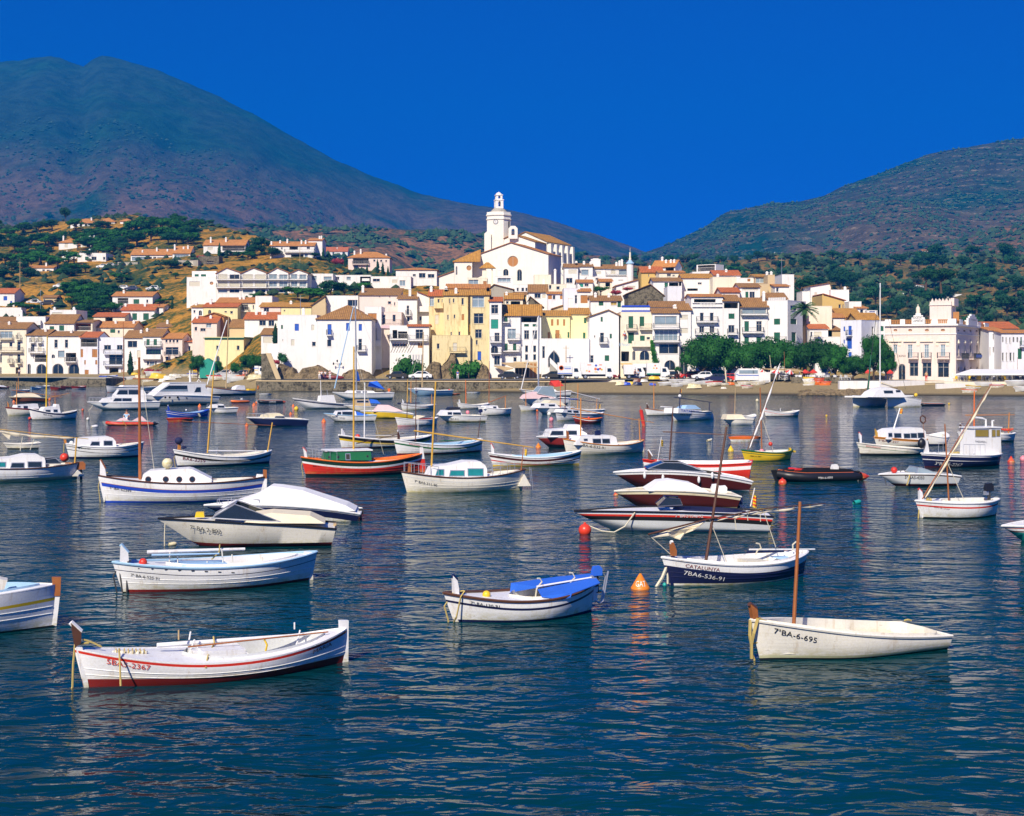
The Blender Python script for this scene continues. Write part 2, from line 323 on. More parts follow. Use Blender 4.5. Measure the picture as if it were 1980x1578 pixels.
HO = Hill('olive_hillside', [(-900,700),(1080,600),(1140,545),(1200,512),(1270,510),(1340,506),(1430,503),(1500,494),(1580,492),(1660,500),(1750,502),(1830,500),(1900,492),(1980,494),(2900,480)],
 335, 700, 2, 'g_olive', 5, 1.05, 150, 46, crest=1.0, seed=31, fr=.02, x0=1040)
mb = MB(); nx, ny = 230, 120
xs = [lerp(-900, 2900, i/(nx-1)) for i in range(nx)]
ys = [200+ (i/(ny-1))**1.6*600 for i in range(ny)]
mb.add([((x-990)/F*y, y, Tz(x, y)) for y in ys for x in xs], [(j*nx+i, j*nx+i+1, (j+1)*nx+i+1, (j+1)*nx+i) for j in range(ny-1) for i in range(nx-1)])
def shoremat():
 m, n, l, b = newmat('terrain_m'); g = n.new('ShaderNodeTexCoord').outputs['Object']
 sp = n.new('ShaderNodeSeparateXYZ'); l.new(g, sp.inputs[0])
 f = nz(n, l, g, .06, 8, .66, .4); f2 = nz(n, l, g, .7, 5, .72); f5 = nz(n, l, g, 3.5, 4)
 ad = n.new('ShaderNodeMath'); ad.operation = 'MULTIPLY_ADD'; ad.inputs[1].default_value = .45
 hf = n.new('ShaderNodeMath'); hf.operation = 'MULTIPLY'; hf.inputs[1].default_value = .55; l.new(f2, ad.inputs[0]); l.new(f, hf.inputs[0]); l.new(hf.outputs[0], ad.inputs[2])
 hill = ramp(n, l, ad.outputs[0], (.4,(.02,.05,.012)),(.47,(.09,.09,.015)),(.52,(.34,.17,.02)),(.6,(.5,.25,.03)),(.68,(.24,.12,.03)))
 sand = ramp(n, l, f5, (.3,(.2,.15,.07)),(.5,(.3,.23,.11)),(.7,(.36,.28,.15)))
 wet = n.new('ShaderNodeMapRange'); wet.inputs[1].default_value = .12; wet.inputs[2].default_value = .4; l.new(sp.outputs[2], wet.inputs[0])
 sand = mixc(n, l, wet.outputs[0], (.06,.05,.03), sand)
 k = n.new('ShaderNodeMapRange'); k.inputs[1].default_value = 2.1; k.inputs[2].default_value = 4.5; l.new(sp.outputs[2], k.inputs[0])
 l.new(mixc(n, l, k.outputs[0], sand, hill), b.inputs['Base Color']); b.inputs['Roughness'].default_value = 1; b.inputs['Specular IOR Level'].default_value = .1
 bump(n, l, f2, b, .8, .35); _M['terrain_m'] = m
shoremat()
tag(mb.build('shore_terrain', 'terrain_m', smooth='all'), kind='structure')
# far ground sheet under everything (reaches past the mountains)
mb = MB(); mb.box(-3600, 3600, -2600, 3400, -6.2, -6); tag(mb.build('seabed', 'sand_m'), kind='structure')
# water
def watermat():
 m, n, l, b = newmat('water_m'); g = n.new('ShaderNodeTexCoord').outputs['Object']
 def layer(sx, sy, rot, sc, det, ro, di=0):
  t = n.new('ShaderNodeMapping'); t.inputs['Scale'].default_value = (sx, sy, 1); t.inputs['Rotation'].default_value = (0, 0, rot); l.new(g, t.inputs[0])
  return nz(n, l, t.outputs[0], sc, det, ro, di)
 a = layer(.75, 1.25, .12, .5, 3, .5, .8); c = layer(.8, 1.5, -.1, 1.6, 2, .5, .8); d = layer(.9, 1.4, .3, 7, 3, .5)
 def mad(x, k, y=None):
  t = n.new('ShaderNodeMath'); t.operation = 'MULTIPLY_ADD'; l.new(x, t.inputs[0]); t.inputs[1].default_value = k
  if y: l.new(y, t.inputs[2])
  else: t.inputs[2].default_value = 0
  return t.outputs[0]
 h = mad(a, .22, mad(c, .08, mad(d, .006)))
 pw = n.new('ShaderNodeMapRange'); pw.inputs[1].default_value = .35; pw.inputs[2].default_value = .65; pw.inputs[3].default_value = .6; pw.inputs[4].default_value = 1.35; l.new(layer(.6, 1, .3, .045, 3, .6, .8), pw.inputs[0]); hm_ = n.new('ShaderNodeMath'); hm_.operation = 'MULTIPLY'; l.new(h, hm_.inputs[0]); l.new(pw.outputs[0], hm_.inputs[1]); h = hm_.outputs[0]
 bump(n, l, h, b, 1, 1.0)
 pat = layer(.6, 1, 0, .02, 4, .6, .5)
 l.new(ramp(n, l, pat, (.35, (.0005,.02,.03)), (.65, (.0008,.042,.052))), b.inputs['Base Color'])
 b.inputs['Roughness'].default_value = .045; b.inputs['IOR'].default_value = 1.33; b.inputs['Specular IOR Level'].default_value = .22
 _M['water_m'] = m
watermat()
mb = MB(); mb.add([(-3000,-2500,0),(3000,-2500,0),(3000,345,0),(-3000,345,0)], [(0,1,2,3)])
tag(mb.build('water', 'water_m'), kind='structure')
# haze
hm = bpy.data.materials.new('haze'); hm.use_nodes = True; hm.node_tree.nodes.clear()
pv = hm.node_tree.nodes.new('ShaderNodeVolumePrincipled'); pv.inputs['Color'].default_value = (.0,.24,.7,1); pv.inputs['Density'].default_value = .00034; pv.inputs['Anisotropy'].default_value = 0
om = hm.node_tree.nodes.new('ShaderNodeOutputMaterial'); hm.node_tree.links.new(pv.outputs[0], om.inputs['Volume']); _M['haze'] = hm
mb = MB(); mb.box(-3650, 3650, -2650, 3450, -7.3, 620); HZ = tag(mb.build('haze', 'haze'), label='thin blue haze over the bay and the far mountains', kind='stuff')
HILLS = [lambda px, Y: Tz(px, Y) if Y < 780 else -999, HO.z, HM.z, HB.z, HR.z, HL.z]
def hit(px, py, Y0=235):
 Y = Y0; step = 2.
 while Y < 2700:
  z = zpy(py, Y)
  for h in HILLS:
   if z <= h(px, Y): return Y
  Y += step; step *= 1.01
 return 700
def onground(px, py, Y0=235):
 Y = hit(px, py, Y0); return Vector(((px-990)/F*Y, Y, zpy(py, Y)))
# plants
def leaves(mb, cs, n, size, rnd, flat=.0, shell=.55):
 # cs: list of (centre, radii); leaf clumps as small bent quads in the outer part of each lobe
 tot = sum(r[0]*r[1]*r[2] for _, r in cs)
 for c, r in cs:
  k = max(12, int(n*r[0]*r[1]*r[2]/tot))
  for _ in range(k):
   d = Vector((rnd.gauss(0,1), rnd.gauss(0,1), rnd.gauss(0,1))).normalized()
   q = shell+(1-shell)*rnd.random()**.5+rnd.gauss(0, .05)
   p = Vector((c[0]+d.x*r[0]*q, c[1]+d.y*r[1]*q, c[2]+d.z*r[2]*q))
   u = Vector((rnd.gauss(0,1), rnd.gauss(0,1), rnd.gauss(0,1)*(1-flat))).normalized()
   nn = (d+Vector((rnd.gauss(0,.6), rnd.gauss(0,.6), rnd.gauss(0,.6)))).normalized()
   w = nn.cross(u).normalized(); u = w.cross(nn); s = size*rnd.uniform(.6, 1.3)
   mb.add([p-u*s-w*s*.3, p+w*s*.55, p+u*s-w*s*.2, p-w*s*.7+nn*s*.25], [(0,1,2),(0,2,3)])
def lobes(rnd, n, R, H, z0, rr, zz=None):
 out = []
 for _ in range(n):
  a = rnd.uniform(0, 2*pi); q = sqrt(rnd.random())*R; z = z0+rnd.random()*H*(1-.4*(q/max(R, .01))**2)
  k = rr*rnd.uniform(.7, 1.25); out.append(((q*cos(a), q*sin(a), z), (k, k, k*(zz or .8))))
 return out
def limbs(mb, cs, base, r, rnd, n=5):
 for c, _ in rnd.sample(cs, min(n, len(cs))):
  m = Vector(base).lerp(Vector(c), .5)+Vector((0, 0, -.05*c[2])); mb.tube([base, m, c], [r, r*.6, r*.25], 5)
def core(mb, cs, k=.62):
 for c, r in cs: mb.ball(c, 1, 7, 5, sc=(r[0]*k, r[1]*k, r[2]*k))
TREES = {}
def proto(name, kind, seed, leafmat):
 rnd = random.Random(seed); e = empty(name, (0, 0, -200)); t = MB(); c = MB()     # unit height 1 m; scaled on placing
 if kind == 'pine':
  cs = lobes(rnd, 9, .36, .3, .52, .2, .6); t.tube([(0,0,-.1),(.02,0,.3),(0,.02,.6)], [.045,.03,.02], 6); limbs(t, cs, (.01,0,.35), .025, rnd); leaves(c, cs, 1000, .032, rnd); core(c, cs)
 elif kind == 'olive':
  cs = lobes(rnd, 8, .38, .4, .38, .24, .8); t.tube([(0,0,-.1),(.05,0,.2),(0,.02,.5)], [.06,.045,.03], 6); limbs(t, cs, (.03,0,.18), .035, rnd); leaves(c, cs, 800, .036, rnd); core(c, cs, .6)
 elif kind == 'cypress':
  cs = [((rnd.gauss(0,.01), rnd.gauss(0,.01), z), (r, r, .12)) for z, r in ((.12,.09),(.24,.12),(.36,.125),(.48,.12),(.6,.105),(.72,.085),(.83,.06),(.92,.035))]
  t.tube([(0,0,-.1),(0,0,.5)], [.03,.02], 6); leaves(c, cs, 900, .025, rnd, shell=.7); core(c, cs, .85)
 elif kind == 'plane':
  cs = lobes(rnd, 16, .42, .36, .42, .19, .85)+[((0,0,.6),(.32,.32,.28))]
  t.tube([(0,0,-.05),(.01,.01,.2),(0,0,.5)], [.04,.03,.025], 8); limbs(t, cs, (0,0,.25), .025, rnd, 8); leaves(c, cs, 5200, .021, rnd); core(c, cs, .7)
 elif kind == 'bush':
  cs = lobes(rnd, 7, .45, .4, .3, .34, .9); t.tube([(0,0,-.1),(0,0,.4)], [.04,.02], 5); leaves(c, cs, 700, .05, rnd); core(c, cs, .7)
 t.build('trunk', 'bark', e); c.build('crown', leafmat, e); return e
def mk(kind, name, leafmat, n): TREES[(kind, leafmat)] = [proto(name, kind, hash_(kind+leafmat)+i, leafmat) for i in range(n)]; [PENDING.append(t) for t in TREES[(kind, leafmat)]]
def hash_(s): return sum(ord(ch)*(i+3) for i, ch in enumerate(s))
PENDING = []; USED = set()
for a in (('pine','pine_tree','l_pine',3),('pine','pine_tree','l_dark',3),('olive','olive_tree','l_olive',4),('olive','olive_tree','l_dark',2),('cypress','cypress_tree','l_dark',2),
 ('plane','plane_tree','l_plane',4),('bush','shrub','l_pine',2),('bush','shrub','l_red',1),('bush','shrub','l_dark',1)): mk(*a)
rt = random.Random(5)
def tree(kind, mat, loc, h, w=1.0, label='', cat='tree', group=None, flat=1.0):
 p = rt.choice(TREES[(kind, mat)])
 if p.name in USED: o = copy_tree(p)
 else: o = p; USED.add(p.name)
 o.location = loc; o.scale = (h*w, h*w, h*flat); o.rotation_euler = (0, 0, rt.uniform(0, 6.28))
 return tag(o, label, cat, group)
def treepx(kind, mat, px, pyb, hpx, wpx=None, Y=None, **k):
 if Y is None: v = onground(px, pyb)
 else: v = Vector((*XZ(px, pyb, Y)[:1], Y, XZ(px, pyb, Y)[1]))
 h = hpx/F*v.y; nat = {'pine':1.05,'olive':1.15,'cypress':.27,'plane':1.2,'bush':1.15}[kind]
 k.pop('w', None)
 return tree(kind, mat, v-Vector((0,0,.05*h)), h, (wpx/hpx/nat if wpx else 1), **k)
LMK = [(190,432,'the hilltop villa'),(155,465,'the four chimney villa'),(165,495,'the flat roofed villa'),(310,490,'the orange terraced row'),(75,520,'the low left slope house'),(200,590,'the lower left rooftops'),(445,480,'the wide orange villa'),(575,480,'the white hotel'),(620,550,'the row houses'),(1240,510,'the roof tower'),(1340,500,'the belvedere'),(1450,530,'the square tower'),(1555,560,'the skyline cube'),(1770,560,'the farmhouse'),(1700,610,'the catamaran mast'),(1830,580,'the casino tower'),(1950,560,'the right edge'),(1880,500,'the crest of the right hill'),(1650,500,'the small chapel house')]
def where(x, y, h=0):
 a, b_, n = min(LMK, key=lambda q: (q[0]-x)**2+4*(q[1]-y)**2); dx, dy = x-a, y-b_
 v = 'above' if dy < -8 else 'below' if dy > 8 else ''; u = 'left of' if dx < -8 else 'right of' if dx > 8 else ''; d = abs(dx)+abs(dy)
 return ('close ' if d < 22 else 'far ' if d > 60 else '')+(v+' and ' if v and u else v)+(u or ('' if v else 'beside'))+' '+n
# left hill: pines and bushes round the villas
LT = [  # photo px x, base y, height, width, mat
 (127,432,32,20,'l_dark'),(93,428,20,18,'l_dark'),(75,450,22,34,'l_dark'),(100,448,24,34,'l_dark'),(45,455,24,36,'l_dark'),(15,462,24,40,'l_pine'),(-10,480,30,40,'l_dark'),(28,490,30,50,'l_dark'),(60,480,30,44,'l_dark'),(88,478,30,40,'l_dark'),
 (115,478,26,36,'l_dark'),(150,470,24,40,'l_dark'),(175,462,22,36,'l_dark'),(226,440,24,30,'l_pine'),(262,452,26,40,'l_pine'),(285,448,30,40,'l_pine'),(310,444,28,40,'l_pine'),(330,452,30,40,'l_pine'),(205,468,30,50,'l_pine'),
 (235,474,34,56,'l_pine'),(265,480,34,54,'l_pine'),(293,470,32,50,'l_pine'),(320,468,30,46,'l_pine'),(350,440,26,34,'l_pine'),(370,450,24,34,'l_pine'),(340,432,20,26,'l_pine'),(220,492,26,40,'l_dark'),(195,486,22,30,'l_pine'),
 (10,515,28,46,'l_dark'),(45,520,30,50,'l_pine'),(80,512,26,44,'l_pine'),(110,520,26,44,'l_pine'),(140,530,22,40,'l_pine'),(90,500,24,36,'l_dark'),(60,505,24,36,'l_dark'),(165,528,18,30,'l_dark'),(-20,540,30,50,'l_dark'),(55,540,20,40,'l_dark'),
 (240,455,18,24,'l_pine'),(405,436,12,18,'l_pine'),(447,437,13,20,'l_pine'),(486,445,14,22,'l_dark'),(508,444,10,18,'l_dark'),(455,455,9,14,'l_pine'),(235,548,22,40,'l_pine'),(330,520,16,44,'l_dark'),(340,540,14,20,'l_pine'),
 (170,592,34,50,'l_pine'),(200,590,36,54,'l_dark'),(140,600,30,44,'l_pine'),(185,610,30,44,'l_dark'),(215,575,26,44,'l_dark'),(15,565,20,24,'l_dark'),(35,602,18,40,'l_pine'),(60,606,20,40,'l_pine'),(75,612,16,34,'l_pine'),(165,628,30,40,'l_dark'),(290,560,12,18,'l_dark'),(310,590,14,26,'l_pine'),
 (490,500,28,44,'l_dark'),(505,492,36,40,'l_dark'),(525,504,26,40,'l_dark'),(480,505,20,30,'l_pine'),(445,497,14,24,'l_dark'),(460,500,14,26,'l_dark'),(375,562,14,26,'l_dark'),(400,578,16,30,'l_pine'),(425,568,12,18,'l_pine'),(465,572,12,18,'l_pine'),
 (575,580,34,60,'l_pine'),(600,588,38,70,'l_pine'),(640,575,40,60,'l_dark'),(665,580,44,54,'l_dark'),(620,580,30,50,'l_dark'),(705,565,26,34,'l_pine'),(685,572,26,34,'l_dark'),(740,555,26,34,'l_dark'),(608,500,14,24,'l_dark'),(830,565,16,26,'l_dark'),
 (495,580,14,24,'l_pine'),(500,600,26,24,'l_dark'),(610,600,26,50,'l_dark'),(1295,503,14,14,'l_pine'),(1312,505,14,20,'l_pine')]
r_ = random.Random(4)
for _ in range(120):
 x, y = r_.choice([(r_.uniform(-20, 200), r_.uniform(445, 545)), (r_.uniform(185, 385), r_.uniform(440, 498)), (r_.uniform(130, 230), r_.uniform(560, 615))])
 if (255 < x < 372 and y > 476) or (125 < x < 250 and y < 447): continue
 LT.append((x, y, r_.uniform(16, 27), r_.uniform(26, 42), r_.choice(['l_dark', 'l_pine'])))
for x, y, h, w, m_ in LT:
 if x < 560: h *= 1.2; w *= 1.2
 if 127 < x < 255 and y > 430 and y < 446: continue
 treepx('pine', m_, x, y, h, w, label=('small ' if h < 22 else 'tall ' if h > 34 else '')+('bright' if m_ == 'l_pine' else 'dark')+' green pine tree '+where(x, y), cat='tree', group=('bright' if m_ == 'l_pine' else 'dark')+' pines on the left hill')
for i, (x, y, h) in enumerate([(424,498,30),(478,488,18),(625,503,24),(637,508,22),(668,516,26),(680,518,24),(710,530,20),(730,528,28),(740,532,26),(750,536,22),(775,535,16),(333,600,24)]):
 treepx('cypress', 'l_dark', x, y, h, label='narrow dark cypress tree standing by a hillside villa', group='cypresses beside the hillside villas')
treepx('bush', 'l_red', 654, 513, 18, 24, label='round red flowering shrub beside the hillside villa', cat='shrub')
treepx('bush', 'l_red', 390, 500, 8, 20, label='low red flowering shrub above the stone garage', cat='shrub')
# right hillside: olives and pines
rr = random.Random(11); cnt = 0; pts = []
while len(pts) < 262:
 x = rr.uniform(1080, 1985); y = rr.uniform(498, 640)
 if x < 1520 and y > 560-(1520-x)*.0 and rr.random() < .8: continue
 if x < 1300 and y > 520: continue
 if any(abs(x-a) < 11 and abs(y-b) < 6 for a, b in pts): continue
 pts.append((x, y))
for x, y in sorted(pts, key=lambda p: p[1]):
 v = onground(x, y, 346); k = rr.random(); hh = rr.uniform(3.2, 6.2)*(1.0 if y > 520 else 1.2); sz = 'small ' if hh < 4.1 else 'large ' if hh > 5.4 else ''
 if k < .42: tree('olive', 'l_olive', v, hh*.9, 1.1, label=sz+'grey green olive tree '+where(x, y), group='olive trees on the right hillside')
 elif k < .75: tree('olive', 'l_dark', v, hh, 1.1, label=sz+'dark green round tree '+where(x, y), group='dark round trees on the right hillside')
 else: tree('pine', 'l_dark', v, hh*1.5, 1.1, label=sz+'dark spreading pine '+where(x, y), group='tall pines on the right hillside')
for x, y, h, w, lab in [(1560,500,18,26,'umbrella pine standing alone on the crest of the right hill'),(1420,530,20,40,'broad bright pine behind the white rooftops')]:
 treepx('pine', 'l_pine' if w == 40 else 'l_dark', x, y, h, w, label=lab)
treepx('pine', 'l_pine', 1440, 532, 16, 40, label='low bright pine just right of the broad one behind the rooftops')
treepx('pine', 'l_dark', 1550, 575, 46, 66, Y=345, label='large black green pine behind the white block near the palm')
treepx('pine', 'l_dark', 1820, 560, 50, 60, Y=400, label='big dark pine clump behind the casino tower')
treepx('pine', 'l_dark', 1790, 555, 44, 60, Y=420, label='second dark pine clump left of the one behind the casino tower')
# scrub on the far hills: nobody could count it
def scrub(name, H, x0, x1, n, s0, s1, mat, seed, label, y0=0., y1=1.):
 r = random.Random(seed); m_ = MB()
 for _ in range(n):
  px = r.uniform(x0, x1); Y = lerp(H.Y0, H.Y1, lerp(y0, y1, r.random())) if not callable(H) else r.uniform(y0, y1); X = (px-990)/F*Y
  if noise.noise(Vector((X*.03, Y*.03, seed))) < r.uniform(-.35, .25): continue
  z = H.z(px, Y) if not callable(H) else H(px, Y)
  s = r.uniform(s0, s1); b = [Vector((X, Y, z+s*.3))+Vector((cos(a)*s*r.uniform(.7,1.2), sin(a)*s*r.uniform(.7,1.2), r.uniform(-.5,.1)*s)) for a in (0,1.26,2.5,3.8,5)]
  m_.add([(X+s*.1, Y, z+s*r.uniform(.6,1.1))]+b, [(0,1,2),(0,2,3),(0,3,4),(0,4,5),(0,5,1)])
 tag(m_.build(name, mat), label, kind='stuff')
scrub('scrub', HM, 380, 1250, 5200, 1.6, 4.2, 'l_scrub', 3, 'dark bushes dotting the brown hillside behind the village', .1, 1)
scrub('scrub', HB, 1500, 2000, 3600, 1.5, 4.0, 'l_scrub', 5, 'dark bushes dotting the brown hillside at right', .1, 1)
scrub('scrub', HO, 1100, 1990, 6500, 1.0, 2.4, 'l_scrub', 7, 'low green bushes between the olive trees', 0, 1)
scrub('scrub', lambda a, b: Tz(a, b), -60, 800, 2600, .6, 2.0, 'l_scrub', 9, 'low bushes on the dry grass of the left hill', 350, 640)
scrub('scrub', HR, 1180, 2000, 13000, 1.3, 3.2, 'l_scrub', 15, 'rows of bushes on the terraced right mountain', 0.1, 1)
scrub('scrub', HL, -20, 1300, 9000, 1.6, 4.2, 'l_scrub', 17, 'bushes on the lower slopes of the left mountain', 0.05, .7)
# buildings
def rect_hole(u0, z0, u1, z1): return [(u0, z0), (u1, z0), (u1, z1), (u0, z1)]
def arch_hole(u0, z0, u1, z1, pointed=False, n=8):
 r = (u1-u0)/2; m = (u0+u1)/2; rise = min(r*(1.5 if pointed else 1), (z1-z0)*.8); zc = z1-rise; pts = [(u0, z0), (u1, z0)]
 for i in range(n+1):
  a = pi*i/n; x = m+r*cos(a); z = zc+rise*(sin(a) if not pointed else (1-abs(cos(a)))**.6)
  pts.append((x, z))
 return pts
def round_hole(u0, z0, u1, z1, n=14):
 a, b, c, d = (u0+u1)/2, (z0+z1)/2, (u1-u0)/2, (z1-z0)/2
 return [(a+c*cos(2*pi*i/n), b+d*sin(2*pi*i/n)) for i in range(n)]
class Face:      # a vertical wall face: local origin o, along e, inward normal n
 def __init__(s, o, e, n): s.o, s.e, s.n = Vector(o), Vector(e), Vector(n)
 def P(s, u, z, d=0): p = s.o+s.e*u+s.n*d; return (p.x, p.y, z)
 def box(s, mb, u0, u1, z0, z1, d0, d1, m=None):
  mb.add([s.P(u0,z0,d0),s.P(u1,z0,d0),s.P(u1,z0,d1),s.P(u0,z0,d1),s.P(u0,z1,d0),s.P(u1,z1,d0),s.P(u1,z1,d1),s.P(u0,z1,d1)],
 [(0,3,2,1),(4,5,6,7),(0,1,5,4),(1,2,6,5),(2,3,7,6),(3,0,4,7)], m)
def wallface(mb, fc, outer, holes, rec):
 lo = [[Vector((u, z, 0)) for u, z in outer]]+[[Vector((u, z, 0)) for u, z in h] for h in holes]
 flat = [p for l in lo for p in l]
 mb.add([fc.P(p.x, p.y) for p in flat], [tuple(t) for t in tessellate_polygon(lo)])
 for h, r in zip(holes, rec):
  n = len(h); mb.add([fc.P(u, z) for u, z in h]+[fc.P(u, z, r) for u, z in h], [(i, (i+1)%n, (i+1)%n+n, i+n) for i in range(n)])
SH = {'g':'sh_green','b':'sh_blue','w':'sh_wood','c':'sh_cream','T':'sh_teal'}
SHL = {'g':'green shutter','b':'blue shutter','w':'brown shutter','c':'cream roller blind','T':'teal roller blind'}
def window(root, fc, t, u0, z0, u1, z1, hole, wallm):
 w, h = u1-u0, z1-z0; base = t[0]
 if base in SH:
  mb = MB(); k = 2 if w > .9 and base != 'T' and base != 'c' else 1
  for i in range(k):
   a, b = u0+w*i/k+.02, u0+w*(i+1)/k-.02; fc.box(mb, a, b, z0+.02, z1-.02, .1, .15)
   ns = max(3, int(h/.28))
   for j in range(ns): z = z0+.08+(h-.16)*j/ns; fc.box(mb, a+.07, b-.07, z, z+(h-.16)/ns*.6, .075, .1)
  mb.build('shutter', SH[base], root); return
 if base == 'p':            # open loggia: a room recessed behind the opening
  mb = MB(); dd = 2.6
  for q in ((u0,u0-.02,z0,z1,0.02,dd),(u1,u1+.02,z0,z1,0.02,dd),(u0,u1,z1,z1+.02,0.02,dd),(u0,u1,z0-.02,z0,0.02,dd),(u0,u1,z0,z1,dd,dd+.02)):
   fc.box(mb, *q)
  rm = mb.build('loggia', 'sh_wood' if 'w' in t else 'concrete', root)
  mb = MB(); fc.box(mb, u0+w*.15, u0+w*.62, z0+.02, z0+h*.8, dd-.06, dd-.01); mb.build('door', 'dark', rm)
  if h > 1.2 and w > 1.6:
   mb = MB(); fc.box(mb, u0+.03, u1-.03, z0+.85, z0+.92, .05, .1)
   nb = min(40, int(w/.22));
   for i in range(nb): a = u0+w*(i+.5)/nb; fc.box(mb, a-.015, a+.015, z0, z0+.85, .06, .09)
   mb.build('railing', 'frame', rm)
  return
 arch = base in 'aAr'
 pane = {'d':'glass','l':'glass_l','v':'glass_l','a':'glass','A':'glass','r':'sh_wood','V':'glass','y':'r_yellow'}.get(base, 'glass')
 fm = {'v':'white','V':'sh_green'}.get(base, 'frame'); dp = .2
 mb = MB(); f = .07
 if not arch:
  for q in ((u0,u0+f,z0,z1),(u1-f,u1,z0,z1),(u0+f,u1-f,z0,z0+f),(u0+f,u1-f,z1-f,z1)): fc.box(mb, *q, dp-.08, dp)
  nm = {'l':max(1,int(w/1.6)),'v':max(2,int(w/.8)),'V':max(2,int(w/.6))}.get(base, 2 if w > .8 else 1)
  for i in range(1, nm): a = u0+w*i/nm; fc.box(mb, a-.03, a+.03, z0+f, z1-f, dp-.07, dp)
  if h > 1.6 and base in 'dvV': zz = z0+h*.68; fc.box(mb, u0+f, u1-f, zz-.025, zz+.025, dp-.06, dp-.002)
 else:
  n = len(hole); m_ = Vector(((u0+u1)/2, (z0+z1)/2)); inn = [tuple(m_+(Vector(p)-m_)*.9) for p in hole]
  mb.add([fc.P(*p, dp-.06) for p in hole]+[fc.P(*p, dp-.06) for p in inn], [(i, (i+1)%n, (i+1)%n+n, i+n) for i in range(n)])
  fc.box(mb, (u0+u1)/2-.03, (u0+u1)/2+.03, z0+.05, z1-.1, dp-.05, dp)
 fr = mb.build('window', fm, root); mb = MB()
 if arch: mb.add([fc.P(*p, dp) for p in hole], [tuple(t_) for t_ in tessellate_polygon([[Vector((p[0], p[1], 0)) for p in hole]])])
 else: fc.box(mb, u0, u1, z0, z1, dp, dp+.03)
 mb.build('pane', pane, fr)
 if not arch and h < 2.2: mb = MB(); fc.box(mb, u0-.06, u1+.06, z0-.08, z0, -.08, .1); mb.build('sill', wallm, fr)
def balcony(root, fc, u0, u1, z, dep=.9, wallm='p_white', solid=False, h=.95):
 mb = MB(); fc.box(mb, u0, u1, z-.14, z, -dep, .02); s = mb.build('balcony', wallm, root); mb = MB()
 if solid:
  fc.box(mb, u0, u1, z, z+h, -dep, -dep+.1); fc.box(mb, u0, u0+.1, z, z+h, -dep+.1, 0); fc.box(mb, u1-.1, u1, z, z+h, -dep+.1, 0); mb.build('parapet', wallm, s); return
 n = max(4, int((u1-u0)/.16))
 for i in range(n+1): a = lerp(u0+.02, u1-.02, i/n); fc.box(mb, a-.012, a+.012, z, z+h, -dep+.02, -dep+.045)
 for q in (u0+.02, u1-.02):
  for j in range(1, 5): d = dep*j/5; fc.box(mb, q-.012, q+.012, z, z+h, -d, -d+.025)
  fc.box(mb, q-.02, q+.02, z+h, z+h+.04, -dep+.02, 0)
 fc.box(mb, u0, u1, z+h, z+h+.04, -dep+.01, -dep+.06); mb.build('railing', 'iron', s)
def roofslab(root, quads, mat, th=.2, name='roof'):
 mb = MB()
 for q in quads:
  q = [Vector(p) for p in q]; nrm = (q[1]-q[0]).cross(q[-1]-q[0]).normalized()
  if nrm.z < 0: nrm = -nrm
  lo = [p-Vector((0,0,th)) for p in q]; n = len(q)
  mb.add(q+lo, [tuple(range(n)), tuple(range(2*n-1, n-1, -1))]+[(i, i+n, (i+1)%n+n, (i+1)%n) for i in range(n)])
 return mb.build(name, mat, root)
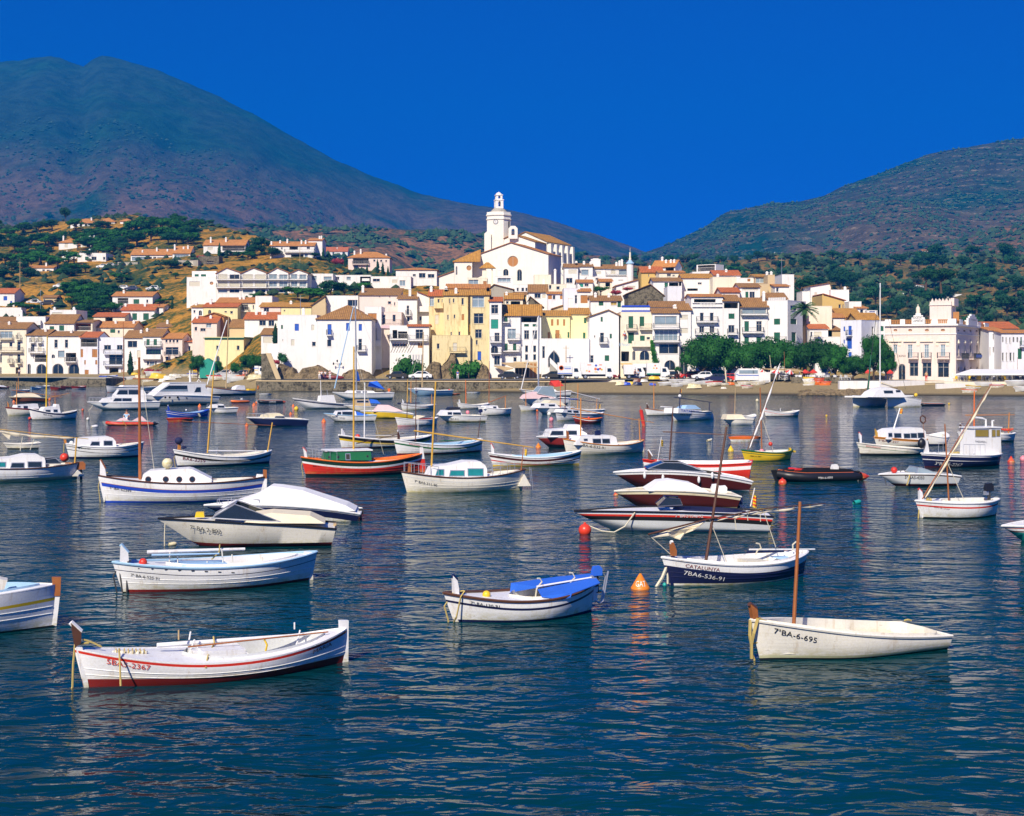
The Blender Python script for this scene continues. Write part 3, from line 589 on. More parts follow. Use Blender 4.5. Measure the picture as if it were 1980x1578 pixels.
def Hs(label, k, Y, x0, x1, yt, roof='F', wins='', wm='p_white', rm='t_brown', d=9, side=None, th=18, yb=None, ch='', bal='', cat='house', name='house', par=True, group=None, sign=None, roots=None, zbase=None, gb=None):
 A_, B_, T_ = Q(k, x0, yt)[0], Q(k, x1, yt)[0], Q(k, x0, yt)[1]
 th = max(radians(6), radians(th)+atan2(B_-990, F)) if side is not None else 0.0
 if gb is not None: Y = hit((A_+B_)/2, Q(k, x0, gb)[1], 300)+.5
 YB = Y; qb = (B_-990)/F; Bp = Vector((qb*YB, YB)); e = Vector((cos(th), -sin(th))); nb = Vector((sin(th), cos(th)))
 qa = (A_-990)/F; w = (Bp.x-qa*Bp.y)/(e.x-qa*e.y); Ap = Bp-e*w
 if side is not None:
  qc = (Q(k, side, yt)[0]-990)/F; d = (qc*YB-Bp.x)/(nb.x-qc*nb.y); d = min(max(d, 3), 40)
 root = empty(name, (Ap.x, Ap.y, 0), -th); tag(root, label, cat, group)
 def toface(fc0, X, y):      # photo pixel -> (u, z) on the face starting at world point fc0 along dir
  o, dr = fc0; q = (X-990)/F; u = (q*o.y-o.x)/(dr.x-q*dr.y); Yw = o.y+u*dr.y; return u, HC+(690-y)/F*Yw
 he = toface((Bp, e), *Q(k, x1, yt))[1]
 cpx = (A_+B_)/2; Tm = Tz(cpx, Y)
 zb = min(Tm-1.2, Tz(cpx, Y+d)-1.2, he-3) if zbase is None else zbase
 if yb is not None: zb = min(HC+(690-Q(k, x0, yb)[1])/F*Y-.1, Tm-.6)
 front = Face((0,0), (1,0), (0,1)); sidef = Face((w,0), (0,1), (-1,0))
 fh, sh, frc, src = [], [], [], []; items = []
 for s in wins.split(';'):
  s = s.split()
  if len(s) < 5: continue
  a, b, c_, d_ = map(float, s[:4]); t = s[4]; X0, Y0_ = Q(k, a, b); X1, Y1_ = Q(k, c_, d_); fr = (X0+X1)/2 < B_+.01
  o = ((Ap, e) if fr else (Bp, nb)); u0, z1 = toface(o, X0, Y0_); u1, z0 = toface(o, X1, Y1_)
  L_ = w if fr else d
  u0 = max(u0, .12); u1 = min(u1, L_-.12); z1 = min(z1, he-.12); z0 = max(z0, zb+.15)
  if u1-u0 < .15 or z1-z0 < .15: continue
  hole = {'a':arch_hole(u0,z0,u1,z1),'A':arch_hole(u0,z0,u1,z1,True),'r':round_hole(u0,z0,u1,z1)}.get(t[0], rect_hole(u0,z0,u1,z1))
  # avoid overlapping holes
  L = fh if fr else sh
  if any(not (u1 < min(p[0] for p in h)-.05 or u0 > max(p[0] for p in h)+.05 or z1 < min(p[1] for p in h)-.05 or z0 > max(p[1] for p in h)+.05) for h in L): continue
  L.append(hole); (frc if fr else src).append(.2 if t[0] != 'p' else .03); items.append((front if fr else sidef, t, u0, z0, u1, z1, hole))
 r0 = roof[0]; mb = MB(); ov = .35
 rmx, rmy = rm+'X', rm+'Y'
 fo = [(0,zb),(w,zb),(w,he),(0,he)]; so_ = [(0,zb),(d,zb),(d,he),(0,he)]; bo = fo; lo = so_
 if r0 == 'G':
  ua, hz = toface((Ap, e), *Q(k, roof[1], roof[2])); hl = he; hr = he
  if len(roof) > 3: hl = toface((Ap, e), *Q(k, x0, roof[3]))[1]
  fo = [(0,zb),(w,zb),(w,hr),(ua,hz),(0,hl)]; bo = fo; so_ = [(0,zb),(d,zb),(d,hr),(0,hr)]; lo = [(0,zb),(d,zb),(d,hl),(0,hl)]
 if r0 == 'R':
  mY = Bp.y+d/2*nb.y; hr = HC+(690-Q(k, x0, roof[1])[1])/F*mY; hr = max(hr, he+.3); hr = min(hr, he+d*.45)
  so_ = [(0,zb),(d,zb),(d,he),(d/2,hr),(0,he)]; lo = so_
 if r0 == 'S':   # lean-to roof rising to the back
  mY = Bp.y+d*nb.y; hr = HC+(690-Q(k, x0, roof[1])[1])/F*mY; hr = min(max(hr, he+.2), he+d*.5)
  so_ = [(0,zb),(d,zb),(d,hr),(0,he)]; lo = so_; bo = [(0,zb),(w,zb),(w,hr),(0,hr)]
 wallface(mb, front, fo, fh, frc); wallface(mb, sidef, so_, sh, src)
 wallface(mb, Face((0,0),(0,1),(1,0)), lo, [], []); wallface(mb, Face((0,d),(1,0),(0,-1)), bo, [], [])
 if r0 == 'F':
  pz = he-.45 if par else he-.02
  mb.add([(0,0,pz),(w,0,pz),(w,d,pz),(0,d,pz)], [(0,1,2,3)])
  if par:
   for q in ((0,w,0,.2),(0,w,d-.2,d),(0,.2,.2,d-.2),(w-.2,w,.2,d-.2)):
    mb.box(q[0]-.03, q[1]+.03, q[2]-.03, q[3]+.03, he, he+.07)
   mb.add([(.2,.2,pz),(w-.2,.2,pz),(w-.2,.2,he),(.2,.2,he)], [(0,1,2,3)]); mb.add([(.2,d-.2,pz),(w-.2,d-.2,pz),(w-.2,d-.2,he),(.2,d-.2,he)], [(0,1,2,3)])
   mb.add([(.2,.2,pz),(.2,d-.2,pz),(.2,d-.2,he),(.2,.2,he)], [(0,1,2,3)]); mb.add([(w-.2,.2,pz),(w-.2,d-.2,pz),(w-.2,d-.2,he),(w-.2,.2,he)], [(0,1,2,3)])
 mb.build('wall', wm, root)
 zt = lambda x, y: he
 if r0 == 'G':
  sl = (hz-hl)/max(ua, .1); sr = (hz-hr)/max(w-ua, .1); up = .16; q = []
  if ua > .2: q.append([(-ov,-ov,hl-sl*ov+up),(ua,-ov,hz+up),(ua,d+.1,hz+up),(-ov,d+.1,hl-sl*ov+up)])
  if w-ua > .2: q.append([(ua,-ov,hz+up),(w+ov,-ov,hr-sr*ov+up),(w+ov,d+.1,hr-sr*ov+up),(ua,d+.1,hz+up)])
  roofslab(root, q, rmy, .14)
  zt = lambda x, y: (hl+sl*x if x < ua else hr+sr*(w-x))
 if r0 == 'R':
  s_ = (hr-he)/(d/2); up = .16
  roofslab(root, [[(-.25,-ov,he-s_*ov+up),(w+.25,-ov,he-s_*ov+up),(w+.25,d/2,hr+up),(-.25,d/2,hr+up)],[(-.25,d/2,hr+up),(w+.25,d/2,hr+up),(w+.25,d+ov,he-s_*ov+up),(-.25,d+ov,he-s_*ov+up)]], rmx, .14)
  zt = lambda x, y: he+s_*min(y, d-y)
 if r0 == 'S':
  s_ = (hr-he)/d; up = .16
  roofslab(root, [[(-.25,-ov,he-s_*ov+up),(w+.25,-ov,he-s_*ov+up),(w+.25,d+.1,hr+up),(-.25,d+.1,hr+up)]], rmx, .14); zt = lambda x, y: he+s_*y
 if r0 == 'P':
  mY = Bp.y+d/2*nb.y; hr = HC+(690-Q(k, x0, roof[1])[1])/F*mY; hr = min(max(hr, he+.4), he+min(w,d)*.3)
  i_ = min(w, d)*.5; up = .12; a, b = ((i_, d/2), (w-i_, d/2)) if w >= d else ((w/2, i_), (w/2, d-i_)); z0 = he+up; z1 = hr+up
  c = [(-ov,-ov,z0),(w+ov,-ov,z0),(w+ov,d+ov,z0),(-ov,d+ov,z0)]; r1, r2 = (a[0],a[1],z1), (b[0],b[1],z1)
  if w >= d: roofslab(root, [[c[0],c[1],r2,r1],[c[2],c[3],r1,r2]], rmx, .13); roofslab(root, [[c[1],c[2],r2],[c[3],c[0],r1]], rmy, .13)
  else: roofslab(root, [[c[0],c[1],r1],[c[2],c[3],r2]], rmx, .13); roofslab(root, [[c[1],c[2],r2,r1],[c[3],c[0],r1,r2]], rmy, .13)
  zt = lambda x, y: min(hr, he+(hr-he)*min(x, w-x, y, d-y)/i_)
 for it in items: window(root, *it, wm)
 for s in ch.split(';'):
  s = s.split()
  if len(s) < 2: continue
  X, yy = Q(k, float(s[0]), float(s[1])); yl = float(s[2])*d if len(s) > 2 else d*.3; wd = float(s[3]) if len(s) > 3 else .5
  u = ((X-990)/F*(Ap.y+yl)-Ap.x-nb.x*yl)/(e.x); u = min(max(u, .3), w-.3); z = HC+(690-yy)/F*(Ap.y+yl); zz = zt(u, yl)
  z = max(z, zz+.7); mb = MB(); mb.box(u-wd/2, u+wd/2, yl-wd/2, yl+wd/2, zz-.5, z); mb.box(u-wd/2-.06, u+wd/2+.06, yl-wd/2-.06, yl+wd/2+.06, z-.22, z-.1)
  mb.box(u-wd*.3, u+wd*.3, yl-wd*.3, yl+wd*.3, z, z+.15); mb.build('chimney', 'p_clean', root)
 for s in bal.split(';'):
  s = s.split()
  if len(s) < 3: continue
  a, b, c_ = map(float, s[:3]); X0, yy = Q(k, a, c_); X1 = Q(k, b, c_)[0]; fr = (X0+X1)/2 < B_+.01; o = (Ap, e) if fr else (Bp, nb)
  u0, z = toface(o, X0, yy); u1 = toface(o, X1, yy)[0]; balcony(root, front if fr else sidef, max(u0,0.02), min(u1, (w if fr else d)-.02), z, .9, wm, len(s) > 3)
 if sign:
  for sg in sign: textpart(root, front if len(sg) < 7 or sg[6] else sidef, lambda X, y, fr=True, a=(Ap,e), b=(Bp,nb): toface(a if fr else b, X, y), k, *sg)
 root['w'] = w; return dict(root=root, w=w, d=d, he=he, zb=zb, front=front, side=sidef, A=Ap, B=Bp, e=e, n=nb, tf=toface, k=k)
_fc = {}
def textmesh(s):
 if s in _fc: return _fc[s]
 cu = bpy.data.curves.new('t', 'FONT'); cu.body = s; cu.size = 1; cu.resolution_u = 2
 o = bpy.data.objects.new('t', cu); C.objects.link(o); bpy.context.view_layer.update()
 me = bpy.data.meshes.new_from_object(o.evaluated_get(bpy.context.evaluated_depsgraph_get()))
 bm = bmesh.new(); bm.from_mesh(me); bmesh.ops.subdivide_edges(bm, edges=[e for e in bm.edges if e.calc_length() > .12], cuts=3, use_grid_fill=True); bmesh.ops.triangulate(bm, faces=bm.faces); bm.to_mesh(me); bm.free()
 vs = [v.co.copy() for v in me.vertices]; fs = [tuple(p.vertices) for p in me.polygons]
 bpy.data.objects.remove(o); x0 = min(v.x for v in vs); x1 = max(v.x for v in vs); y0 = min(v.y for v in vs); y1 = max(v.y for v in vs)
 _fc[s] = ([((v.x-x0)/(x1-x0), (v.y-y0)/(y1-y0)) for v in vs], fs); return _fc[s]
def textpart(root, fc, tf, k, s, x0, y0, x1, y1, mat='black', front=True, dep=-.02):
 vs, fs = textmesh(s); X0, Y0 = Q(k, x0, y0); X1, Y1 = Q(k, x1, y1); u0, z1 = tf(X0, Y0, front); u1, z0 = tf(X1, Y1, front)
 mb = MB(); mb.add([fc.P(lerp(u0, u1, a), lerp(z0, z1, b), dep) for a, b in vs], fs); mb.build('lettering', mat, root)
gloss('r_yellow', (.5,.33,.03), .5, .2)
# ---- front row, left to right (zoom frames c, d)
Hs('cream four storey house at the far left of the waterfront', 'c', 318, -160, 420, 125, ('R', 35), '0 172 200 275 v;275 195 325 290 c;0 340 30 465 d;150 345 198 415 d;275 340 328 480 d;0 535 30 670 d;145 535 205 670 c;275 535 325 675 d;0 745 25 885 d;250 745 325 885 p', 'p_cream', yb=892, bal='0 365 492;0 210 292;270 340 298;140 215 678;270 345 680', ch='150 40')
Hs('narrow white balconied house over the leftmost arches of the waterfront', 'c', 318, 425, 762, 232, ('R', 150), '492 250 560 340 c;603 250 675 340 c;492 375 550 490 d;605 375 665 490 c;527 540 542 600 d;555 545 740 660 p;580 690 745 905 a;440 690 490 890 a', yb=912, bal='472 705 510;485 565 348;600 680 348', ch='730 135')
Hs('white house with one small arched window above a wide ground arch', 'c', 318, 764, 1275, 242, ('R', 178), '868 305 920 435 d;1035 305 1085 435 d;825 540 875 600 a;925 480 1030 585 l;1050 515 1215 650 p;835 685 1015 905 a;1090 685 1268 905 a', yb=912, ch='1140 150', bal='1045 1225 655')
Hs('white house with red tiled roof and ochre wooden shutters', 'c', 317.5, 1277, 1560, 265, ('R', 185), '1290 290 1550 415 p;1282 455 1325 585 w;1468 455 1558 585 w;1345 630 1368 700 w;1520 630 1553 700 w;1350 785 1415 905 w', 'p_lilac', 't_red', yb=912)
Hs('flat roofed blue white modern house with broad dark windows', 'c', 318, 1562, 1962, 270, 'F', '1660 390 1770 465 d;1865 390 1955 465 d;1740 540 1955 700 d;1745 755 1890 905 p;1935 760 1955 905 w', 'p_lilac', yb=912, bal='1665 1960 715;1660 1960 530')
Hs('white house with a narrow cypress growing against it', 'd', 317, 238, 442, 75, ('R', -2), '273 112 380 185 d;382 95 437 152 c;345 345 370 385 c;378 220 418 310 c', yb=515, ch='425 40')
Hs('white house with dark green glazed verandah', 'd', 316, 443, 660, 58, ('R', -22), '485 92 520 160 g;565 92 602 160 g;480 207 648 303 V;488 340 515 385 d;520 342 575 395 l;580 340 600 385 d', yb=515, bal='470 655 165;440 655 312 s', ch='430 40')
Hs('pale house with four small windows in a row under its eaves', 'd', 316, 661, 888, 84, ('R', 28), '698 97 722 132 d;740 97 763 132 d;780 97 803 132 d;820 97 845 132 d;700 182 845 268 d;700 285 732 385 d;810 285 845 385 d;810 418 845 500 d', 'p_pink', 't_orange', yb=515, bal='690 742 282;800 860 282;800 860 400')
Hs('plain pink house beside the yellow mansion', 'd', 318, 889, 1140, 125, ('R', 108), '953 170 980 245 d;1038 170 1068 225 d;953 290 980 350 d', 'p_pink', 't_red', yb=515, ch='955 72')
e_ = Hs('pale yellow mansion with dentil cornice and ornate windows', 'd', 300, 1140, 1580, 70, 'F', '1270 165 1300 215 d;1500 165 1532 215 d;1270 275 1308 370 A;1497 275 1535 370 A;1595 165 1612 215 d;1655 165 1672 215 d', 'p_yellow', side=1772, yb=520, cat='mansion')
mb = MB(); f = e_['front']; f.box(mb, -.25, e_['w']+.25, e_['he']-.25, e_['he']-.1, -.3, 0); [f.box(mb, e_['w']*i/60, e_['w']*i/60+.14, e_['he']-.5, e_['he']-.25, -.14, 0) for i in range(60)]
e_['side'].box(mb, 0, e_['d'], e_['he']-.25, e_['he']-.1, -.3, 0); mb.build('cornice', 'sh_green', e_['root'])
# ---- second rows, left (frame 1)
Hs('low house with mossy roof behind the far left cream house', 1, 330, -60, 130, 1003, ('R', 970), '', 'p_white')
Hs('white house with crenellated parapet and green awnings', 1, 330, 130, 365, 965, 'F', '200 1035 228 1060 g;268 1030 320 1060 T', ch='80 915', bal='165 335 1028 s')
Hs('white house with long mossy roof and two green shutters', 1, 330, 366, 595, 1017, ('R', 950), '398 1042 435 1078 g;475 1035 515 1078 g')
Hs('small house with a wide dark loggia under a thin tiled roof', 1, 331, 596, 742, 1010, ('R', 994), '608 1020 730 1075 pw', 'p_cream')
Hs('cream gabled house with orange tiled roof behind the modern white one', 1, 334, 745, 1072, 1050, ('R', 1006), '885 1065 925 1095 g;945 1075 962 1098 d', 'p_cream', 't_orange', ch='930 1010;1075 1040')
Hs('long white flat roofed terrace house on the lower left slope', 1, 345, 400, 612, 912, 'F', '540 945 600 985 y;420 930 500 950 c', ch='380 898;595 895')
Hs('cream house with orange roof beside climbing green vines', 1, 352, 752, 1002, 964, ('R', 935), '845 970 905 1005 p', 'p_cream', 't_red')
Hs('tall white house with two large green windows', 1, 356, 976, 1240, 912, ('R', 868), '1062 938 1100 992 g;1150 938 1195 992 g;1072 1018 1110 1055 a', 'p_white', 't_red', ch='940 885;1165 870')
Hs('white annex right of the house with large green windows', 1, 358, 1240, 1310, 888, ('R', 868), '1262 895 1278 925 d', 'p_white', 't_orange')
Hs('modern house with deep porch and flat orange roof', 1, 372, 903, 1225, 800, ('R', 768), '945 815 1030 860 p;1072 825 1118 862 g;1175 828 1190 855 d', 'p_white', 't_orange', ch='995 755')
Hs('small white house with three little windows in a row', 1, 358, 1311, 1415, 940, ('R', 918), '1340 950 1352 980 d;1362 950 1376 985 d;1385 950 1396 980 d', 'p_white', 't_orange', ch='1340 895;1395 908')
Hs('white house with long low brown roof above the pale front row', 1, 340, 1256, 1480, 1045, ('R', 1016), '1365 1050 1390 1075 d;1200 1050 1220 1070 d', 'p_white', ch='1345 995')
Hs('white stepped house with terrace under the orange hillside', 1, 336, 1462, 1660, 1075, ('R', 1045), '1610 1055 1650 1085 d;1560 1090 1580 1110 d', 'p_pink', 't_red')
Hs('white house with big bare gable wall', 1, 350, 1432, 1600, 1010, ('G', 1500, 965, 1010), '', 'p_white', 't_red', ch='1580 955')
Hs('cottage with blue shutters at the left edge of the town', 1, 385, -60, 116, 775, ('R', 740), '28 800 58 835 b;82 838 98 885 b', 'p_white', 't_red', d=8, gb=890)
Hs('long low white garden wall house left of the blue shutter cottage', 1, 380, -80, 170, 893, 'F', '', 'p_white', d=4, cat='wall', name='garden_wall')
# ---- villas on the left hill
vy = lambda x, y: onground(*Q(1, x, y), 330).y
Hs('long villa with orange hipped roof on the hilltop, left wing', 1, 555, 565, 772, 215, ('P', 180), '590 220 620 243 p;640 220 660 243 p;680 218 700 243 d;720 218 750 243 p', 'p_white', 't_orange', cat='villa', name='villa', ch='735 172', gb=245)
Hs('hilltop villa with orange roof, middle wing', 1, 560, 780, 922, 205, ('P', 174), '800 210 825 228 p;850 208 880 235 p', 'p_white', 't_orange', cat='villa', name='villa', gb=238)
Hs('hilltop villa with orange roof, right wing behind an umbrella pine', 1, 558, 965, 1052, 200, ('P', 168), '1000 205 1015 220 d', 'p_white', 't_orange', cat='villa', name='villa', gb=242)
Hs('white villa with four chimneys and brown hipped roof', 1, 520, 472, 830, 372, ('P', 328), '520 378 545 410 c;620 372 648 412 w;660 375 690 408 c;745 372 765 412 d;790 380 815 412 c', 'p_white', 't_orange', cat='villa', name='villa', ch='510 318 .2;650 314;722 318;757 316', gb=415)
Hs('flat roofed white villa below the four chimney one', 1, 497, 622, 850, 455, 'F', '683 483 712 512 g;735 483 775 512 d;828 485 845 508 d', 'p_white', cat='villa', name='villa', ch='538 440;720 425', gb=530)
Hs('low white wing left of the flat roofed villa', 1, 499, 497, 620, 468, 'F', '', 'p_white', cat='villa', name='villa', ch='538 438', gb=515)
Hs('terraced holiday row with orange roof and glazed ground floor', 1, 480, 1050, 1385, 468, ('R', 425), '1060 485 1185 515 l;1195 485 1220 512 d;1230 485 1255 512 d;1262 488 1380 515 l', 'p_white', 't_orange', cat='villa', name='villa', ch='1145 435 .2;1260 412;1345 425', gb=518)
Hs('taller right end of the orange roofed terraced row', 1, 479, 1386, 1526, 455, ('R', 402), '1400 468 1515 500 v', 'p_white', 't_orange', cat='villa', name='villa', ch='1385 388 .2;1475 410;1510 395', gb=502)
Hs('low house half hidden by pines on the left slope', 1, 460, 185, 430, 572, ('R', 556), '340 585 360 610 d;375 588 400 612 d', 'p_white', 't_orange', cat='villa', name='villa', ch='372 535', gb=615)
Hs('garage with white door under the terraced row', 1, 452, 945, 1105, 528, 'F', '955 532 1020 562 c', 'concrete', cat='garage', name='garage', d=5, gb=565)
Hs('garage with pale door right under the taller row end', 1, 450, 1430, 1590, 512, 'F', '1480 515 1552 558 c', 'concrete', cat='garage', name='garage', d=5, gb=555)
Hs('tiny brown shed among pines on the left slope', 1, 392, 345, 455, 810, ('R', 795), '350 825 362 865 d', 'p_tan', 't_brown', cat='shed', name='shed', d=4, gb=880)
Hs('white villa with wide orange roof and a cypress in front', 2, 470, 165, 562, 168, ('R', 120), '205 188 255 215 c;345 178 560 222 p', 'p_white', 't_orange', cat='villa', name='villa', ch='380 96;235 95 .2', gb=250)
Hs('rubble stone garage below the wide orange roofed villa', 2, 455, 115, 312, 275, 'F', '195 318 262 358 p', 'stonew', cat='garage', name='garage', d=6, gb=362)
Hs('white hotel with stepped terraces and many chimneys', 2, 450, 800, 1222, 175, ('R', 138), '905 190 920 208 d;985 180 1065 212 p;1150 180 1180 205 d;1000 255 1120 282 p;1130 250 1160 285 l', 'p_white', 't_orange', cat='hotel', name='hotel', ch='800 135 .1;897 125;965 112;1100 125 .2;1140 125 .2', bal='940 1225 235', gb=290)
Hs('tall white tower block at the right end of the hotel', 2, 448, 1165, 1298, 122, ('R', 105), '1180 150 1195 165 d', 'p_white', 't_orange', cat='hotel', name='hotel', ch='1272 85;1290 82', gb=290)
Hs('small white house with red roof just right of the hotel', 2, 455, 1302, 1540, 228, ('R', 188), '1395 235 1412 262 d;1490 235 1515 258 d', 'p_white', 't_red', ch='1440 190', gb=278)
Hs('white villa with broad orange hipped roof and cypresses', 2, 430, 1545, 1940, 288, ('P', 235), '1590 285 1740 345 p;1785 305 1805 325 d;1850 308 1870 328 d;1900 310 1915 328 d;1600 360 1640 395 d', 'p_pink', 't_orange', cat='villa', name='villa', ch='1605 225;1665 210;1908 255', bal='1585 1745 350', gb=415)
# ---- holiday row houses
Hs('white flat fronted block with round window at the left of the row houses', 2, 356, 5, 288, 475, 'F', '30 515 130 560 c;225 515 260 548 r', 'p_white', yb=640)
Hs('upper white terrace of the row houses', 2, 362, 55, 288, 418, 'F', '80 445 120 468 g;140 445 190 468 g', 'p_white')
for i, (a, b, ap, ey, lab) in enumerate([(290,522,385,432,'first gabled row house from the left, with yellow blinds'),(525,772,640,432,'second gabled row house from the left, with closed cream blinds'),(775,982,868,432,'third gabled row house from the left, with blue balcony glass'),(985,1160,1068,435,'fourth gabled row house, half hidden by pines')]):
 m_ = (a+b)/2; t1 = 'c' if i < 2 else 'v'
 Hs(lab, 2, 355, a, b, ey, ('G', ap, 385 if i < 3 else 402, ey+6), f'{a+15} 445 {m_-12} 492 {t1};{m_+8} 448 {b-15} 492 {t1 if i else "d"};{a+15} 512 {m_-12} 565 {t1 if i != 1 else "c"};{m_+8} 512 {b-15} 565 {t1};{a+15} 588 {m_-12} 622 l;{m_+8} 588 {b-15} 622 d', 'p_white', 't_orange', yb=650, bal=f'{a} {b} 496;{a} {b} 572', d=10)
Hs('low white row house with two wide windows under pines', 2, 362, 1170, 1400, 442, 'F', '1178 462 1245 500 l;1312 468 1388 500 l', 'p_white')
Hs('low white terrace running behind the pines', 2, 366, 1402, 1760, 455, 'F', '1430 470 1460 500 d;1530 470 1570 500 l', 'p_white')
Hs('last low white terrace of the row', 3, 366, 1080, 1620, 82, 'F', '1100 100 1180 125 l;1215 105 1290 135 d;1420 115 1475 150 c;1500 122 1562 180 v;1610 140 1618 165 d', 'p_white')
Hs('white villa with orange roof and glazed corner above the village', 3, 385, 1460, 1895, 12, ('P', -8), '1640 55 1672 80 d;1705 45 1775 95 d;1800 55 1870 95 d', 'p_white', 't_orange', cat='villa', name='villa')
# ---- slope below the row houses (frame 2)
Hs('white house with orange roof and dark balcony doors', 2, 325, 292, 662, 716, ('R', 672), '500 735 590 785 p;635 740 648 778 d', 'p_cream', 't_orange', ch='515 665;550 668', bal='490 600 800')
Hs('yellow house with arched porch and red roof', 2, 321, 165, 490, 756, ('R', 722), '365 797 388 812 d;420 797 445 822 d;210 785 238 830 a', 'p_yellow', 't_red', ch='235 680')
Hs('small white arched house at the left of the yellow one', 2, 322, 50, 163, 760, ('R', 738), '70 788 88 815 d;120 790 150 840 a', 'p_white', 't_gold', ch='95 715')
Hs('low house with a plain maroon end wall', 2, 316, 170, 360, 850, ('G', 265, 815, 850), '', 'sh_wood', 't_gold')
Hs('long white house with red roof seen behind the pale front row', 2, 312, 60, 292, 905, ('R', 850), '190 910 240 955 v;80 948 105 985 d;135 960 185 990 d', 'p_pink', 't_red', ch='105 845;235 850')
Hs('tan house with mossy brown roof above the yellow mansion', 2, 312, 412, 715, 950, ('R', 880), '585 985 690 1030 p;580 960 585 970 d', 'p_tan', 't_brown')
Hs('white house with bright orange roof and two large dark windows', 2, 306, 556, 905, 872, ('R', 812), '697 885 760 935 d;785 885 840 940 d', 'p_white', 't_red', ch='670 808;730 795;755 828', th=0)
Hs('white house with gold roof under the dark pergola', 2, 318, 705, 900, 755, ('R', 716), '740 765 790 805 d', 'p_pink', 't_gold')
Hs('low white wall house below the row houses pergola', 2, 322, 660, 820, 655, 'F', '', 'p_white')
Hs('yellow gabled house with television aerials', 2, 300, 905, 1195, 755, ('R', 722), '930 785 945 800 d', 'p_yellow', 't_gold', ch='1000 715')
Hs('small white garage house left of the great white house', 2, 285, 715, 870, 1020, ('R', 965), '735 1042 818 1100 c', 'p_white', 't_brown', yb=1180)
Hs('low white terrace wall at the top of the harbour steps', 2, 266, 775, 962, 1110, 'F', '', 'p_white', yb=1290, d=10)
# ---- the great white house
Hs('great white house on the rock, plain left half with small deep windows', 2, 263, 872, 1246, 836, 'F', '905 930 922 968 g;1035 918 1075 985 b;1195 928 1222 980 c;1000 1068 1032 1125 c;918 1065 926 1085 c;1200 1090 1236 1132 d', 'p_clean', yb=1430, d=16, ch='1118 775', cat='mansion')
Hs('great white house on the rock, tiled right half with blue shutters', 2, 262.5, 1248, 1770, 876, ('P', 752), '1348 922 1386 1022 b;1345 1070 1385 1135 d;1525 910 1560 985 b;1645 920 1676 985 b;1643 1062 1677 1170 d', 'p_clean', 't_brown', yb=1430, d=18, bal='1340 1392 1025;1630 1715 1175', cat='mansion')
Hs('white block with skylight dormer behind the great white house', 2, 288, 1332, 1640, 652, 'F', '1540 690 1690 750 d', 'p_white', d=10)
Hs('tan walled lean-to behind the great white house', 2, 286, 1200, 1330, 715, ('G', 1325, 655, 740), '', 'p_tan', 't_brown', d=8)
Hs('white house with a tall orange blind', 3, 270, 1128, 1306, 402, 'F', '1162 472 1255 575 w;1210 630 1256 758 c', 'p_white', d=8, yb=1150, bal='1205 1395 815 s')
Hs('white house with mossy roof above the pink terrace', 3, 286, 1072, 1500, 278, ('S', 212), '1375 345 1410 375 d;1440 355 1455 390 d;1480 355 1498 368 d;1280 285 1292 300 d;1388 287 1400 302 d', 'p_pink', 't_brown', ch='1110 180', bal='1305 1515 455 s')
Hs('house with twin balcony doors over a pink awning', 3, 271, 1307, 1520, 462, 'F', '1312 487 1350 588 d;1425 487 1458 560 d', 'p_pink', bal='1307 1515 595', yb=1150, d=12)
Hs('white house front with striped pergola over the big bush', 3, 266, 1395, 1588, 605, 'F', '1425 650 1475 740 p;1482 665 1585 740 p;1418 795 1600 830 d', 'p_clean', yb=1150, d=5, bal='1395 1588 748')
Hs('white house with one slim balcony door below brown eaves', 3, 276, 1482, 1685, 318, ('R', 283), '1575 390 1602 490 d;1577 512 1605 562 d', 'p_clean', 't_brown', bal='1565 1620 492', ch='1610 208')
Hs('white house with sliding doors beside the cream cliff house', 3, 265, 1590, 1812, 612, ('R', 596), '1670 645 1750 745 d;1695 788 1745 840 w', 'p_clean', 't_red', yb=1150, d=6, bal='1588 1800 760')
Hs('white house with red roof wedged against the cream cliff house', 3, 278, 1685, 1815, 295, ('G', 1686, 245, 245), '1712 505 1735 550 d', 'p_white', 't_red', bal='1690 1812 450 s', d=8)
# ---- cream cliff house
Hs('cream peeling house, narrow left bay with balcony', 'f', 272, 290, 572, 905, ('R', 800), '300 930 388 1105 v;455 970 492 1060 d;533 970 552 1060 d;405 1270 475 1450 c', 'p_worn', 't_red', bal='390 565 1135 s', d=8, ch='90 735')
Hs('tall cream peeling house in the middle of the waterfront', 'f', 266, 572, 1035, 895, ('R', 800), '675 960 700 1055 d;745 960 778 1040 d;910 950 955 1080 d;640 1270 668 1365 d;762 1265 795 1340 d;912 1258 960 1372 w;700 1595 730 1680 d;850 1590 890 1680 d', 'p_worn', 't_gold', d=9, ch='805 770 .1;540 735;395 770')
Hs('cream peeling house, flat seaward bay with three stacked windows', 4, 263, 345, 486, 848, ('R', 812), '358 858 448 940 v;370 985 442 1062 d;380 1105 430 1170 d;398 1268 425 1335 b;385 1185 400 1220 d', 'p_worn', 't_gold', yb=1470, d=9, ch='530 800;575 812')
Hs('low cream wing above the cave rocks', 4, 262, 60, 344, 1150, 'F', '95 1210 115 1250 d;215 1205 245 1270 c', 'p_worn', yb=1430, d=9, bal='190 310 1275')
